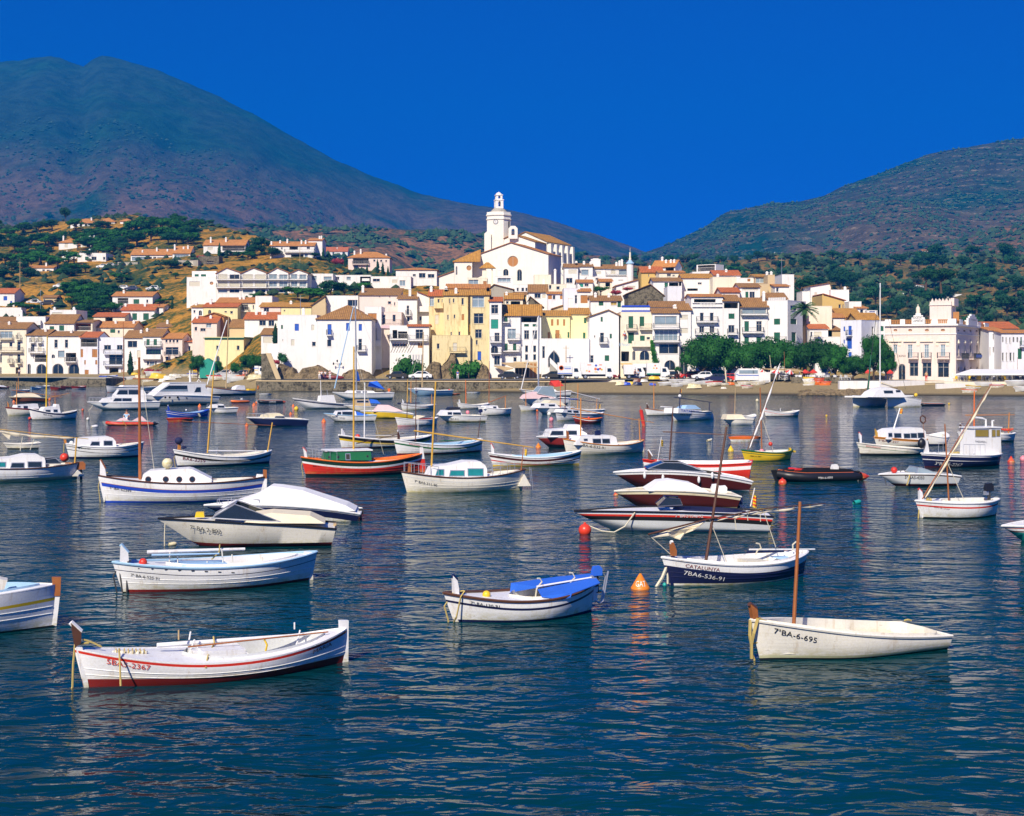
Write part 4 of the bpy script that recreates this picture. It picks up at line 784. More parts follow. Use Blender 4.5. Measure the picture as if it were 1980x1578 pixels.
# ---- frame 4 front row
Hs('slim white house with teal roller blind', 4, 262.5, 487, 578, 895, ('R', 868), '500 922 552 988 d;498 1030 552 1100 T;525 1130 562 1195 d;498 1225 552 1282 a;522 1300 565 1370 d', 'p_clean', 't_red', yb=1480, bal='490 578 1198;498 572 1283', d=8)
Hs('white house with green shutters over the restaurant sign', 4, 264, 580, 718, 1000, ('R', 925), '597 985 622 1050 g;622 1100 685 1175 v;600 1210 622 1262 g;662 1210 686 1262 g;665 1312 690 1345 d', 'p_clean', 't_gold', yb=1480, bal='585 635 1050;620 712 1178;590 708 1265', d=10, sign=[('RESTAURANT', 598, 1292, 692, 1312, 'navy')])
Hs('white house with twin columns of narrow windows', 4, 264.5, 720, 872, 1000, ('R', 925), '725 1012 842 1052 p;745 1065 780 1084 g;808 1065 842 1084 g;745 1112 782 1178 d;808 1112 842 1178 d;752 1225 775 1275 d;812 1225 835 1275 d;752 1290 775 1335 d;812 1290 835 1335 d', 'p_clean', 't_gold', yb=1480, d=10)
Hs('yellow house with brown shutters on a white ground floor', 4, 270, 876, 1086, 1002, ('R', 968), '945 1030 962 1078 w;988 1030 1003 1075 w;1035 1030 1050 1078 w;920 1125 938 1175 w;978 1110 1008 1175 w;1068 1125 1088 1168 g', 'p_yellow', 't_gold', yb=1200, d=9, bal='975 1012 1178')
Hs('yellow house wing with two small green windows', 4, 270.5, 1088, 1230, 988, ('R', 950), '1190 1018 1208 1060 g;1183 1128 1202 1172 g', 'p_yellow', 't_gold', yb=1200, d=9, ch='1065 865 .6 .9')
Hs('white ground floor with pointed arch and slanting stair', 4, 262, 874, 1230, 1175, 'F', '880 1230 900 1320 d;922 1260 1012 1390 A;1235 1298 1262 1368 d', 'p_clean', yb=1480, d=9)
Hs('white gabled house with peeling cream patch under its gable', 4, 262.5, 1231, 1450, 1000, ('G', 1372, 962, 1010), '1315 1012 1330 1048 g;1310 1130 1340 1202 d;1382 1138 1398 1172 g;1265 1150 1275 1165 d;1238 1298 1262 1368 d;1345 1298 1378 1340 g', 'p_clean', 't_gold', yb=1480, bal='1302 1366 1205', d=12)
# ---- behind, frame 4
Hs('stone walled shed with low tiled roof under the church', 4, 305, 165, 338, 798, ('R', 770), '', 'p_tan', 't_orange', d=7)
Hs('cream conservatory house at the church foot', 4, 318, 322, 470, 722, 'F', '330 735 405 768 v;440 745 470 768 w', 'p_cream')
Hs('white terrace house with orange roof edge under the church', 4, 305, 345, 485, 800, ('R', 772), '', 'p_white', 't_orange', d=8)
Hs('house with grey weathered gable wall under the church', 4, 300, 486, 662, 808, ('G', 520, 772, 800), '', 'concrete', 't_brown', d=9)
Hs('white penthouse with wide window strip below the church', 4, 316, 528, 660, 712, 'F', '548 722 645 752 v', 'p_white', ch='560 660')
Hs('low white terrace with shaded porch beside the penthouse', 4, 312, 662, 785, 772, 'F', '690 795 705 822 d;725 795 745 822 d;755 795 770 822 d', 'p_white')
Hs('house with brown roof and square loggia in the middle of the village', 4, 296, 782, 918, 826, ('R', 774), '822 838 868 872 d;880 845 905 872 c', 'p_white', 't_brown')
Hs('pale blue house with one orange window', 4, 292, 918, 1046, 840, ('R', 828), '922 850 952 880 w;958 852 978 882 d;1012 852 1038 880 w', 'p_lilac', 't_orange')
Hs('white stepped terraces between the church and the blue house', 4, 305, 870, 1060, 770, 'F', '985 785 1010 808 d;930 775 948 805 d', 'p_cream', d=9, ch='890 735;975 660')
Hs('cream terrace house with aerials under the church buttress', 4, 315, 820, 945, 700, 'F', '', 'p_cream', d=8)
Hs('lavender white house with blank lower wall', 4, 284, 1040, 1145, 800, 'F', '1122 850 1140 912 d', 'p_lilac', d=9)
Hs('small white house with brown curtained loggia', 4, 283, 1146, 1240, 822, ('R', 804), '1165 850 1218 910 w', 'p_white', 't_orange', d=8, ch='1065 780')
Hs('stone shed with peeling gable above the orange roofs', 4, 282, 780, 882, 935, ('G', 790, 862, 880), '', 'stonew', 't_brown', d=8)
Hs('gold roofed house with dark strip of windows', 4, 290, 602, 735, 878, ('R', 838), '645 895 715 922 p;610 895 630 915 d', 'p_cream', 't_gold', ch='595 830')
Hs('tan house with green window above the gold roof', 4, 293, 665, 762, 850, ('S', 830), '738 858 752 900 g', 'p_ochre', 't_brown')
Hs('tan gabled loft with a stone finial', 4, 288, 960, 1222, 955, ('G', 1062, 918, 950), '', 'p_tan', 't_gold', d=8, ch='1065 870 .1')
Hs('white house with covered terrace right of the church', 4, 330, 1046, 1146, 642, ('R', 620), '1075 660 1135 690 c;1058 722 1105 760 d;1150 670 1160 700 l', 'p_white', 't_brown', ch='1165 600;1195 605')
Hs('white house with large sliding window right of the church', 4, 331, 1148, 1255, 636, ('R', 618), '1170 660 1225 700 l;1155 665 1165 700 c', 'p_white', 't_brown', ch='1190 600;1240 605')
Hs('small white house with orange porch roof', 4, 312, 1142, 1256, 755, ('R', 738), '1155 765 1185 790 T;1195 765 1225 785 d', 'p_white', 't_orange')
Hs('white house with open loggia beside the green tree', 4, 308, 1310, 1400, 748, ('R', 732), '1350 755 1385 785 p', 'p_cream', 't_orange')
Hs('low white shop row with brown roof and yellow blinds', 4, 276, 1240, 1470, 890, ('R', 858), '1300 895 1335 928 g;1390 900 1435 925 y;1440 895 1468 940 g', 'p_white', 't_brown', ch='1275 835;1375 840')
# ---- frame 5 behind
Hs('white flat house with glazed terrace door on the village crest', 5, 333, 30, 392, 205, ('R', 170), '295 215 385 270 l;60 235 115 262 c;215 215 260 262 c', 'p_white', 't_brown', ch='60 112 .3 2.2;270 145;300 130;325 118', bal='160 395 270')
Hs('white house with solarium terrace below the crest', 5, 318, -30, 392, 290, 'F', '60 300 90 320 d;290 318 340 328 c', 'p_white', d=9)
Hs('yellow house with orange roof on the village crest', 5, 330, 522, 738, 242, ('R', 190), '705 250 718 290 d;590 262 600 285 d', 'p_ochre', 't_red', ch='605 180')
Hs('white gabled house with pinkish roof on the village crest', 5, 338, 632, 862, 180, ('R', 122), '765 188 850 225 p', 'p_white', 't_orange', side=930, th=24, ch='730 95 .5;765 140;810 130;842 135')
Hs('cream house with terraces under the pinkish roofed one', 5, 322, 700, 955, 245, ('R', 232), '780 260 820 285 d;835 268 860 280 d', 'p_cream', 't_orange')
Hs('rubble stone gabled house in the middle of the village', 5, 290, 388, 745, 475, ('G', 612, 368, 455), '', 'stonew', 't_brown', d=12)
Hs('white house with slanting frame over its balcony', 5, 300, 268, 492, 375, ('G', 490, 318, 380), '330 378 350 420 c;375 375 460 420 c', 'p_white', 't_orange', d=9)
Hs('white house with long brown roof and green window', 5, 306, 642, 930, 332, ('R', 302), '755 345 790 395 g;800 345 895 382 p;900 330 925 380 p', 'p_white', 't_brown')
Hs('white cube house below the long brown roof', 5, 298, 785, 922, 388, 'F', '755 445 775 490 g', 'p_lilac', d=8)
Hs('white house with dark open roof terrace frame on the crest', 5, 332, 1035, 1290, 240, 'F', '', 'p_clean', d=9)
h_ = Hs('dark roofed white belvedere crowning the right of the village', 5, 334, 1078, 1270, 160, 'F', '1090 172 1262 228 p', 'p_clean', side=1352, th=30, par=False)
Hs('long white wall house with clay pots on its parapet', 5, 308, 932, 1238, 298, ('R', 262), '1090 345 1130 365 d;985 405 1090 430 p', 'p_white', 't_gold', d=7)
Hs('cream windowless block in the right of the village', 5, 303, 1240, 1480, 292, 'F', '1242 335 1252 395 w', 'p_cream', d=9, ch='1290 265')
Hs('white house with red roof behind the cream block', 5, 318, 1255, 1520, 272, ('R', 228), '1380 262 1390 280 d', 'p_white', 't_red', ch='1375 225')
Hs('white terrace house with a small brown window near the cream tower', 5, 312, 1480, 1690, 302, 'F', '1590 308 1620 335 w;1540 290 1560 300 d', 'p_white')
Hs('cream house with curtained porch beside the square tower', 5, 310, 1668, 1795, 285, ('R', 268), '1668 300 1760 350 v', 'p_tan', 't_gold', yb=460)
Hs('plain tan square tower house', 5, 305, 1795, 1866, 270, 'F', '', 'p_tan', yb=470, ch='1785 240;1838 240')
Hs('tan windowless wall left of the square tower', 5, 302, 1668, 1795, 360, 'F', '', 'p_tan', d=6)
Hs('white house with brown roof and green french doors', 5, 294, 1512, 1718, 392, ('R', 358), '1570 438 1600 500 g;1612 438 1665 505 d;1540 398 1700 425 c', 'p_clean', 't_brown')
Hs('small white house with red roof left of the green french doors', 5, 292, 1328, 1512, 442, ('R', 402), '1350 462 1360 475 d;1415 465 1460 472 d', 'p_pink', 't_red')
Hs('brown roofed house wedged behind the crenellated house', 5, 285, 1800, 1990, 515, ('R', 455), '', 'p_tan', 't_brown', d=9)
Hs('small white house with open brown gable on the skyline', 5, 300, 1868, 2010, 385, ('R', 368), '1880 400 1905 440 d', 'p_white', 't_orange')
Hs('white blank block left of the black pine', 5, 318, 1935, 2060, 266, 'F', '', 'p_white', d=9)
# ---- frame 5 front row
b_ = Hs('pale yellow house with blue and white tiled parapet', 5, 262.5, 312, 628, 645, 'F', '392 685 440 805 g;505 688 550 785 g;388 850 447 960 g;508 880 556 955 g;575 895 610 920 d;318 1040 398 1140 p;505 1030 605 1130 a;432 1035 462 1130 a;430 1180 610 1290 p', 'p_cream', yb=1300, bal='370 475 822;502 625 815;425 622 985 s', d=8, sign=[('El Pescador', 300, 955, 410, 985, 'lblue')])
mb = MB(); f = b_['front']; f.box(mb, .3, b_['w']-.4, b_['he'], b_['he']+1.3, .5, .7); f.box(mb, .2, b_['w']-.3, b_['he']+1.0, b_['he']+1.15, .3, .9); f.box(mb, .2, b_['w']-.3, b_['he']+.1, b_['he']+.28, .3, .9); mb.build('parapet', 'blue', b_['root'])
mb = MB(); f.box(mb, .25, b_['w']-.35, b_['he']+.38, b_['he']+.92, .44, .5); [f.box(mb, .3+i*.5, .5+i*.5, b_['he']+.48, b_['he']+.8, .4, .44) for i in range(int(b_['w']/.5)-1)]; mb.build('balustrade', 'white', b_['root'])
Hs('white house with stacked panoramic windows and round blue door', 5, 262, 632, 903, 652, ('R', 612), '655 685 878 770 l;655 820 888 930 v;700 965 893 1062 d;752 1128 868 1232 a', 'p_clean', 't_brown', yb=1300, bal='640 905 808;640 905 940', d=8, ch='870 575 .5 .8')
Hs('low white top floor with laundry behind the panoramic house', 5, 272, 620, 1010, 590, ('R', 540), '700 530 840 560 d', 'p_clean', 't_brown')
Hs('narrow white house over a dark arched passage', 5, 262.5, 905, 1022, 622, ('R', 562), '912 672 990 718 c;912 805 990 855 c;912 968 990 1290 a', 'p_clean', 't_brown', yb=1300, d=9)
c_ = Hs('white house with balustraded roof loggia and balcony doors', 5, 263, 1024, 1344, 488, ('R', 468), '1052 512 1270 548 p;1112 650 1150 735 d;1212 650 1250 735 d;1105 785 1155 850 d;1210 785 1258 850 d;1105 900 1150 960 d', 'p_clean', 't_orange', yb=1300, bal='1072 1290 742;1060 1290 865', d=9)
mb = MB(); f = c_['front']; z_ = c_['he']-1.75
for i in range(40):
 u = 1.6+i*.27
 if u < c_['w']-1.6: f.box(mb, u, u+.13, z_, z_+.55, -.25, -.12)
f.box(mb, .2, c_['w']-.2, z_+.55, z_+.68, -.3, -.05); f.box(mb, .2, c_['w']-.2, z_-.2, z_, -.3, -.05); mb.build('balustrade', 'p_clean', c_['root'])
Hs('white house with dark roof loggia and green shutters behind trees', 5, 263, 1346, 1506, 530, ('R', 476), '1354 548 1494 605 p;1400 658 1460 712 g;1398 775 1460 850 d;1400 900 1460 960 g', 'p_clean', 't_brown', yb=1300, bal='1385 1485 865', d=8)
Hs('white house with rust stained terrace under a broad brown roof', 5, 264, 1520, 1795, 590, ('R', 505), '1535 605 1780 662 l;1560 735 1605 840 g;1680 735 1735 840 d;1560 893 1605 965 g;1680 893 1725 965 g', 'p_white', 't_brown', yb=1300, bal='1535 1750 850;1520 1790 668', d=9, ch='1810 440')
c_ = Hs('white house with crenellated top and green shutters beside the palm', 6, 262, 12, 170, 400, 'F', '65 540 112 585 g;65 645 112 715 g;60 775 112 820 g;193 540 240 583 g;200 643 235 712 g;192 437 243 478 d', 'p_clean', side=310, th=24, yb=900, bal='50 165 718')
mb = MB()
for i in range(9): u = .3+i*(c_['w']-.6)/9; c_['front'].box(mb, u, u+(c_['w'])/16, c_['he']+.07, c_['he']+.6, 0, .2)
mb.build('battlement', 'p_clean', c_['root'])
# ---- frame 6
Hs('cream house with small windows right behind the palm', 6, 272, 312, 510, 445, 'F', '345 490 365 510 d;330 560 345 585 d;320 650 335 700 g', 'p_cream', d=8)
Hs('white cube house on the skyline right of the black pine', 6, 300, 346, 500, 300, ('G', 490, 268, 292), '375 340 395 395 c', 'p_clean', 't_brown', d=8)
Hs('low white block joined to the left of the skyline cube', 6, 301, 282, 346, 332, 'F', '', 'p_clean', d=6)
Hs('white blank house stepping down right of the skyline cube', 6, 298, 500, 640, 320, 'F', '', 'p_clean', d=8, ch='620 302')
Hs('tan house with red roof and narrow white front', 6, 290, 435, 605, 400, ('G', 440, 352, 360), '560 430 578 460 d;590 430 600 460 d', 'p_ochre', 't_red', d=10)
Hs('small white house with stepped parapet above the blue shutters', 6, 292, 640, 735, 410, 'F', '', 'p_clean', d=7)
Hs('white house with dark doorway and red tiles near the hill', 6, 290, 700, 778, 460, ('R', 445), '725 470 750 500 d', 'p_clean', 't_orange')
Hs('low white house with blue window box near the hill', 6, 288, 778, 858, 478, 'F', '795 482 840 490 b', 'p_clean', d=6)
Hs('tan house with stacked orange roofs', 6, 280, 565, 735, 525, ('R', 465), '620 540 640 560 d', 'p_ochre', 't_gold', d=11)
Hs('house with orange roof left of the stacked roofs', 6, 278, 450, 605, 530, ('R', 500), '500 545 520 580 p;480 550 490 570 d', 'p_white', 't_orange')
Hs('tan brick lean-to under the orange roofs', 6, 272, 445, 575, 628, ('S', 592), '', 'p_tan', 't_brown', d=7)
Hs('white house with red roof and barred balcony window', 6, 268, 338, 480, 615, ('R', 586), '370 640 430 680 c;345 640 360 680 d', 'p_clean', 't_red', bal='338 405 710', d=7)
Hs('blank white garden house wall behind the plane trees', 6, 264, 405, 573, 680, 'F', '450 730 480 770 d;545 740 565 780 d', 'p_clean', d=7, yb=900)
Hs('white house with blue shutters and cream gabled side', 6, 260, 576, 735, 552, 'F', '598 600 610 636 b;635 595 660 665 b;598 700 608 730 b;625 690 662 770 b;635 795 660 845 b;600 800 612 830 b;815 600 830 670 d', 'p_lilac', side=868, th=28, yb=900, bal='628 668 668', d=9)
Hs('tan gabled house directly behind the blue shutters', 6, 268, 700, 868, 545, ('R', 500), '', 'p_ochre', 't_gold', d=8)
Hs('slim white house squeezed left of the casino', 6, 262, 870, 916, 560, 'F', '880 595 905 635 g;885 660 905 700 g', 'p_clean', yb=900)
# ---- casino
K = Hs('large white casino with battlemented tower and balustraded roof', 'e', 243, 78, 1050, 472, 'F',
 '195 540 248 572 r;395 540 450 572 r;622 540 680 572 r;840 538 900 572 r;190 752 250 870 v;388 752 455 935 v;615 750 680 935 v;838 750 905 912 v;262 1015 358 1240 a;415 998 535 1185 d;590 998 715 1192 d;800 995 955 1200 d;'
 '1070 548 1095 575 r;1150 548 1180 580 r;1235 548 1262 580 r;1320 548 1345 580 r;1412 550 1438 585 r;1075 758 1092 912 d;1155 758 1182 912 c;1240 758 1258 912 d;1330 758 1348 912 d;1415 758 1438 912 d;1075 1045 1100 1110 A;1155 1045 1185 1110 A;1240 1045 1268 1110 A;1325 1045 1352 1110 A;1412 1045 1440 1110 A',
 'p_pink', side=1500, th=9, yb=1260, cat='casino', name='casino', par=False,
 bal='405 540 938;585 718 938;800 970 938;1055 1160 945;1225 1330 945;1395 1500 945',
 sign=[('CASINO', 248, 892, 362, 922, 'black'), ('CAFE   BAR', 812, 965, 958, 992, 'black'), ('SOCIETAT', 465, 368, 598, 398, 'black', True, -.5), ('L\'AMISTAT', 468, 412, 612, 442, 'black', True, -.5), ('CASINO', 1218, 400, 1292, 432, 'black', False, -.5)])
f, sdf, he_ = K['front'], K['side'], K['he']
def eu(x, y, fr=True): return K['tf']((K['A'], K['e']) if fr else (K['B'], K['n']), *Q('e', x, y))
mb = MB()
for fc, L in ((f, K['w']), (sdf, K['d'])): fc.box(mb, -.35, L+.35, he_-.25, he_+.05, -.4, 0); fc.box(mb, -.1, L+.1, he_-1.75, he_-1.62, -.12, 0)
mb.build('cornice', 'p_clean', K['root']); mb = MB()
H2 = .95; gaps = [eu(a, 430)[0] for a in (160, 285, 352, 445, 630, 720, 800, 940)]
us = [0]+gaps+[K['w']]
for i in range(0, len(us)-1, 2): mb = MB(); f.box(mb, us[i], us[i+1], he_+.05, he_+H2, 0, .3); mb.build('parapet', 'p_clean', K['root'])
g2 = [eu(a, 430, False)[0] for a in (1060, 1105, 1145, 1190, 1308, 1350, 1395, 1445)]; us2 = [0.31]+g2+[K['d']]
for i in range(0, len(us2)-1, 2): mb = MB(); sdf.box(mb, us2[i], us2[i+1], he_+.05, he_+H2, 0, .3); mb.build('parapet', 'p_clean', K['root'])
mb = MB()
# sign gables with scrolled tops
def scroll(u0, u1, z0, z1, fc, d0, d1):
 for k_, (a, b, h) in enumerate([(0,1,.62),(.14,.86,.82),(.3,.7,1)]):
  lo_ = [0,.62,.82][k_]; fc.box(mb, lerp(u0,u1,a), lerp(u0,u1,b), lerp(z0,z1,lo_), lerp(z0,z1,h), d0, d1)
a0, a1 = eu(450, 450)[0], eu(628, 450)[0]; scroll(a0, a1, he_+.06, eu(540, 325)[1], f, -.45, -.1); mb.build('sign_gable', 'p_clean', K['root']); mb = MB()
a0, a1 = eu(1185, 450, False)[0], eu(1312, 450, False)[0]; scroll(a0, a1, he_+.06, eu(1245, 338, False)[1], sdf, -.45, -.1)
mb.build('sign_gable', 'p_clean', K['root']); mb = MB()
for i in range(0, len(gaps), 2):
 u = gaps[i]+.1; mb = MB()
 while u < gaps[i+1]-.15: f.box(mb, u, u+.2, he_+.15, he_+H2-.25, .08, .2); u += .3
 f.box(mb, gaps[i], gaps[i+1], he_+H2-.25, he_+H2-.1, .02, .28); mb.build('balustrade', 'sh_wood', K['root'])
for i in range(0, len(g2), 2):
 u = g2[i]+.1; mb = MB()
 while u < g2[i+1]-.15: sdf.box(mb, u, u+.2, he_+.15, he_+H2-.25, .08, .2); u += .3
 mb.build('balustrade', 'sh_wood', K['root'])
mb = MB()                                                   # tower
t0, t1 = eu(648, 380)[0], eu(938, 380)[0]; zt_ = eu(700, 200)[1]; t2 = t1+.1
mb.box(t0, t2, 3, 8, he_-.4, zt_+.55); mb.box(t0-.12, t1+.12, 2.85, 8.1, zt_-.12, zt_+.02); mb.box(t1-.1, t1+.5, 3.6, 8.3, zt_-.2, zt_+1.15)
for i in range(6): u = t0+.2+(t1-t0-.5)*i/5.2; mb.ext([(u, zt_+.55), (u+.5, zt_+.55), (u+.25, zt_+1.15)], 3, 3.3); mb.ext([(u, zt_+.55), (u+.5, zt_+.55), (u+.25, zt_+1.15)], 7.7, 8)
tw = mb.build('tower', 'p_pink', K['root']); mb = MB(); mb.box(t1+.1, t1+.16, 5, 5.6, he_+.6, he_+2.2); mb.box(t0+4, t0+5, 2.96, 3.02, he_+.6, he_+2.2); mb.build('door', 'sh_wood', tw)
mb = MB(); c0 = eu(472, 380)[0]; mb.lathe([(.36,he_-.4),(.36,he_+2.9),(.28,he_+3.2),(.1,he_+3.3),(.05,he_+3.7)], 12, (c0, 4, 0)); mb.build('chimney', 'p_cream', K['root'])
mb = MB()
for cx_ in (145, 280, 532, 792, 935): u, z = eu(cx_, 748); mb.lathe([(0,0),(.42 if cx_ == 532 else .26,0),(.42 if cx_ == 532 else .26,.1),(0,.1)], 12, (0,0,0)) if 0 else f.box(mb, u-.25, u+.25, z-.25, z+.25, -.1, 0)
for cx_ in (218, 420, 648, 870): u, z = eu(cx_, 705); f.box(mb, u-1.1, u+1.1, z-.1, z+.12, -.3, 0); f.box(mb, u-.6, u+.6, z+.12, z+.5, -.15, 0)
for cx_ in (1085, 1170, 1250, 1338, 1428): u, z = eu(cx_, 710, False); sdf.box(mb, u-.7, u+.7, z-.3, z, -.25, 0); sdf.box(mb, u-.5, u+.5, z, z+.3, -.15, 0)
mb.build('moulding', 'p_cream', K['root'])
mb = MB(); u0_, z0_ = eu(1252, 930, False); u1_, z1_ = eu(1328, 890, False); sdf.box(mb, u0_, u1_, z0_, z1_, -1.05, -1.0); mb.build('banner', 'sh_blue', K['root'])
Hs('white house with a row of slim windows right of the casino', 'e', 262, 1500, 1668, 558, ('R', 520), '1498 608 1510 680 d;1552 608 1570 680 d;1612 608 1630 680 d;1500 785 1522 900 d;1552 785 1570 855 d;1612 785 1628 835 d', 'p_lilac', 't_orange', yb=1200, d=10)
Hs('long white house with arched windows at the right edge', 'e', 258, 1670, 2150, 592, ('R', 560), '1680 645 1700 722 a;1728 655 1745 730 d;1778 655 1795 730 d;1825 650 1848 722 a;1878 650 1900 722 a;1680 862 1702 975 d;1732 862 1748 975 d;1782 862 1810 975 d;1830 862 1848 975 d;1930 650 1950 760 g;1895 805 1950 950 g', 'p_lilac', 't_orange', yb=1200, d=10 , bal='1915 1980 775')
Hs('house with big red roof behind the right edge row', 'e', 290, 1510, 1890, 530, ('R', 448), '1555 488 1575 528 d', 'p_cream', 't_red', d=12)
# ---- far white farmhouses
Hs('white farmhouse with two dark windows on the wooded right hill', 6, 420, 1105, 1215, 285, ('G', 1110, 272, 275), '1135 305 1150 318 d;1170 305 1185 318 d', 'p_clean', 't_orange', cat='farmhouse', name='farmhouse', d=8, gb=355)
Hs('long low white farm building behind the casino tower', 6, 430, 1370, 1502, 353, 'F', '', 'p_clean', cat='farmhouse', name='farmhouse', d=6, gb=378)
Hs('tiny white hut beside the wooded right hill path', 6, 415, 1035, 1060, 345, 'F', '', 'p_clean', cat='hut', name='hut', d=4, gb=375)
Hs('small white chapel like house on the brown right hill', 6, 690, 1200, 1245, 20, ('R', 12), '1210 28 1218 40 d', 'p_cream', 't_orange', cat='farmhouse', name='farmhouse', d=9, gb=50)
Hs('distant white house with pink roof on the brown right hill', 6, 720, 1302, 1365, 8, ('R', -2), '', 'p_clean', 't_orange', cat='farmhouse', name='farmhouse', d=9, gb=24)
Hs('tiny white hut on the slope of the right mountain', 6, 1050, 68, 92, 32, 'F', '', 'p_clean', cat='hut', name='hut', d=6, gb=42)
# church
def adopt(master, h):
 r = h['root']; ml = Vector(master.location)
 for c in KIDS.pop(r.name, []):
  c.parent = master; c.location = Vector(r.location)-ml; c.rotation_euler = r.rotation_euler
  KIDS.setdefault(master.name, []).append(c)
 h['off'] = Vector(r.location)-ml; h['rz'] = r.rotation_euler.z; bpy.data.objects.remove(r); return h
TY = 357; tx, tz = XZ(*Q(4, 556, 500), TY); CH = empty('church', (tx, TY, 0)); tag(CH, 'large white church with round clock tower crowning the village', 'church')
a1 = adopt(CH, Hs('x', 4, 338, 355, 925, 545, ('G', 648, 460, 568), '618 548 702 640 r;588 655 628 705 a;692 658 728 745 a', 'p_church', 't_orange', side=1018, th=20))
w_ = adopt(CH, Hs('x', 4, 341, 225, 357, 600, 'F', '315 628 357 668 r;236 635 248 700 a', 'p_church', 't_gold', d=12, par=False)); q = w_['he']+.1; W_ = w_['w']+2
for P in ([(-.4,-.3,q),(W_,-.3,q),(W_,5,q+3.3)], [(-.4,-.3,q),(W_,5,q+3.3),(-.4,11,q)]): o = roofslab(CH, [P], 't_goldX'); o.location = w_['off']
adopt(CH, Hs('x', 4, 341, 112, 224, 676, ('G', 222, 672, 712), '', 'p_church', 't_orange', d=8))
adopt(CH, Hs('x', 4, 351, 452, 826, 452, ('G', 665, 398, 500), '', 'p_church', 't_gold', side=912, th=22))
n_ = adopt(CH, Hs('x', 4, 361, 640, 915, 452, ('G', 757, 380, 440), '', 'p_church', 't_gold', side=1090, th=28))
for i in range(5):                                   # buttresses along the right flank
 mb = MB(); y = n_['d']*(.02+.235*i); zt_ = n_['he']-.5; w = n_['w']
 mb.ext([(w-.05, 8), (w+6.2, 8), (w+5.2, zt_-9.5), (w+1.1, zt_-4.5), (w+1.0, zt_), (w-.05, zt_)], y, y+.9)
 o = mb.build('buttress', 'p_church', CH); o.location = n_['off']; o.rotation_euler = (0, 0, n_['rz'])
for i in range(4):
 y = n_['d']*(.02+.235*i)+.9+.3; u1 = n_['d']*(.02+.235*(i+1))-.3; mb = MB(); w = n_['w']
 mb.box(w, w+.12, y, u1, n_['he']-5, n_['he']-1.0); o = mb.build('niche', 'p_lilac', CH); o.location = n_['off']; o.rotation_euler = (0, 0, n_['rz'])
zz = lambda y: HC+(690-Q(4, 0, y)[1])/F*TY
mb = MB(); R = 3.15; oct_ = 22.5
def octo(mb, prof_, m=None):
 vs = []; fs = []
 for r, z in prof_:
  for j in range(8): a = 2*pi*(j+.5)/8; vs.append((r*cos(a), r*sin(a), z))
 for i in range(len(prof_)-1):
  for j in range(8): fs.append((i*8+j, i*8+(j+1)%8, (i+1)*8+(j+1)%8, (i+1)*8+j))
 mb.add(vs, fs, m)
octo(mb, [(R*1.02, 15), (R*1.02, zz(292)), (R*1.09, zz(292)), (R*1.09, zz(286)), (R*1.02, zz(286)), (R*1.02, zz(262)), (R*1.1, zz(262)), (R*1.1, zz(254)), (R*1.03, zz(254)), (R*1.03, zz(236)), (R*.9, zz(236)), (0, zz(236))])
tower = mb.build('tower', 'p_church', CH)
mb = MB(); mb.box(-3.6, -1.9, -3.1, 0, 15, zz(400)); mb.ext([(-3.6, zz(400)), (-1.9, zz(400)), (-2.6, zz(375))], -3.1, 0); mb.build('buttress', 'p_church', CH)
mb = MB(); mb.lathe([(2.15, zz(236)), (1.9, zz(222)), (1.3, zz(206)), (0, zz(204))], 16); mb.build('dome', 'concrete', tower)
def lantern(z0, z1, w, name='lantern'):
 mb = MB(); f4 = [Face((-w,-w),(1,0),(0,1)), Face((w,-w),(0,1),(-1,0)), Face((w,w),(-1,0),(0,-1)), Face((-w,w),(0,-1),(1,0))]
 for fc in f4: wallface(mb, fc, [(0,z0),(2*w,z0),(2*w,z1),(0,z1)], [arch_hole(w-.32, z0+(z1-z0)*.22, w+.32, z1-(z1-z0)*.18)], [.35])
 mb.box(-w-.12, w+.12, -w-.12, w+.12, z1-.16, z1+.04); o = mb.build(name, 'p_clean', tower)
 o.rotation_euler = (0, 0, radians(12)); return o
lantern(zz(206), zz(141), .98); lantern(zz(141), zz(104), .78)
mb = MB(); mb.lathe([(.82, zz(104)), (.72, zz(96)), (.45, zz(88)), (0, zz(84))], 12); mb.lathe([(.05, zz(86)), (.04, zz(78))], 5); mb.build('cupola', 'p_clean', tower)
mb = MB(); cxx = -.75; cz = zz(312); yF = -R*1.02*cos(pi/8)-.03
def disc(mb, r, y, th, n=24): mb.add([(cxx+r*cos(2*pi*i/n), y, cz+r*sin(2*pi*i/n)) for i in range(n)]+[(cxx+r*cos(2*pi*i/n), y-th, cz+r*sin(2*pi*i/n)) for i in range(n)], [tuple(range(n)), tuple(range(2*n-1, n-1, -1))]+[(i, (i+1)%n, (i+1)%n+n, i+n) for i in range(n)])
disc(mb, .62, yF+.03, .06); ck = mb.build('clock', 'iron', CH); mb = MB(); disc(mb, .5, yF-.03, .03); mb.build('clock_face', 'white', ck)
mb = MB();
for a, L_ in ((2.0, .42), (-1.2, .3)): mb.tube([(cxx, yF-.075, cz), (cxx+L_*cos(a), yF-.075, cz+L_*sin(a))], .03, 4)
for i in range(12): a = i*pi/6; mb.tube([(cxx+.36*cos(a), yF-.07, cz+.36*sin(a)), (cxx+.46*cos(a), yF-.07, cz+.46*sin(a))], .022, 4)
mb.build('clock_hand', 'iron', ck)
mb = MB(); bx, bz = XZ(*Q(4, 662, 400), TY-5); bx -= tx; zt_ = zz(348); fb = Face((bx-1.15, -5.), (1, 0), (0, 1))
wallface(mb, fb, [(0, bz-1), (2.3, bz-1), (2.3, zt_-.6), (1.7, zt_), (.6, zt_), (0, zt_-.6)], [arch_hole(.75, bz-.1, 1.55, zt_-.7)], [.9]);
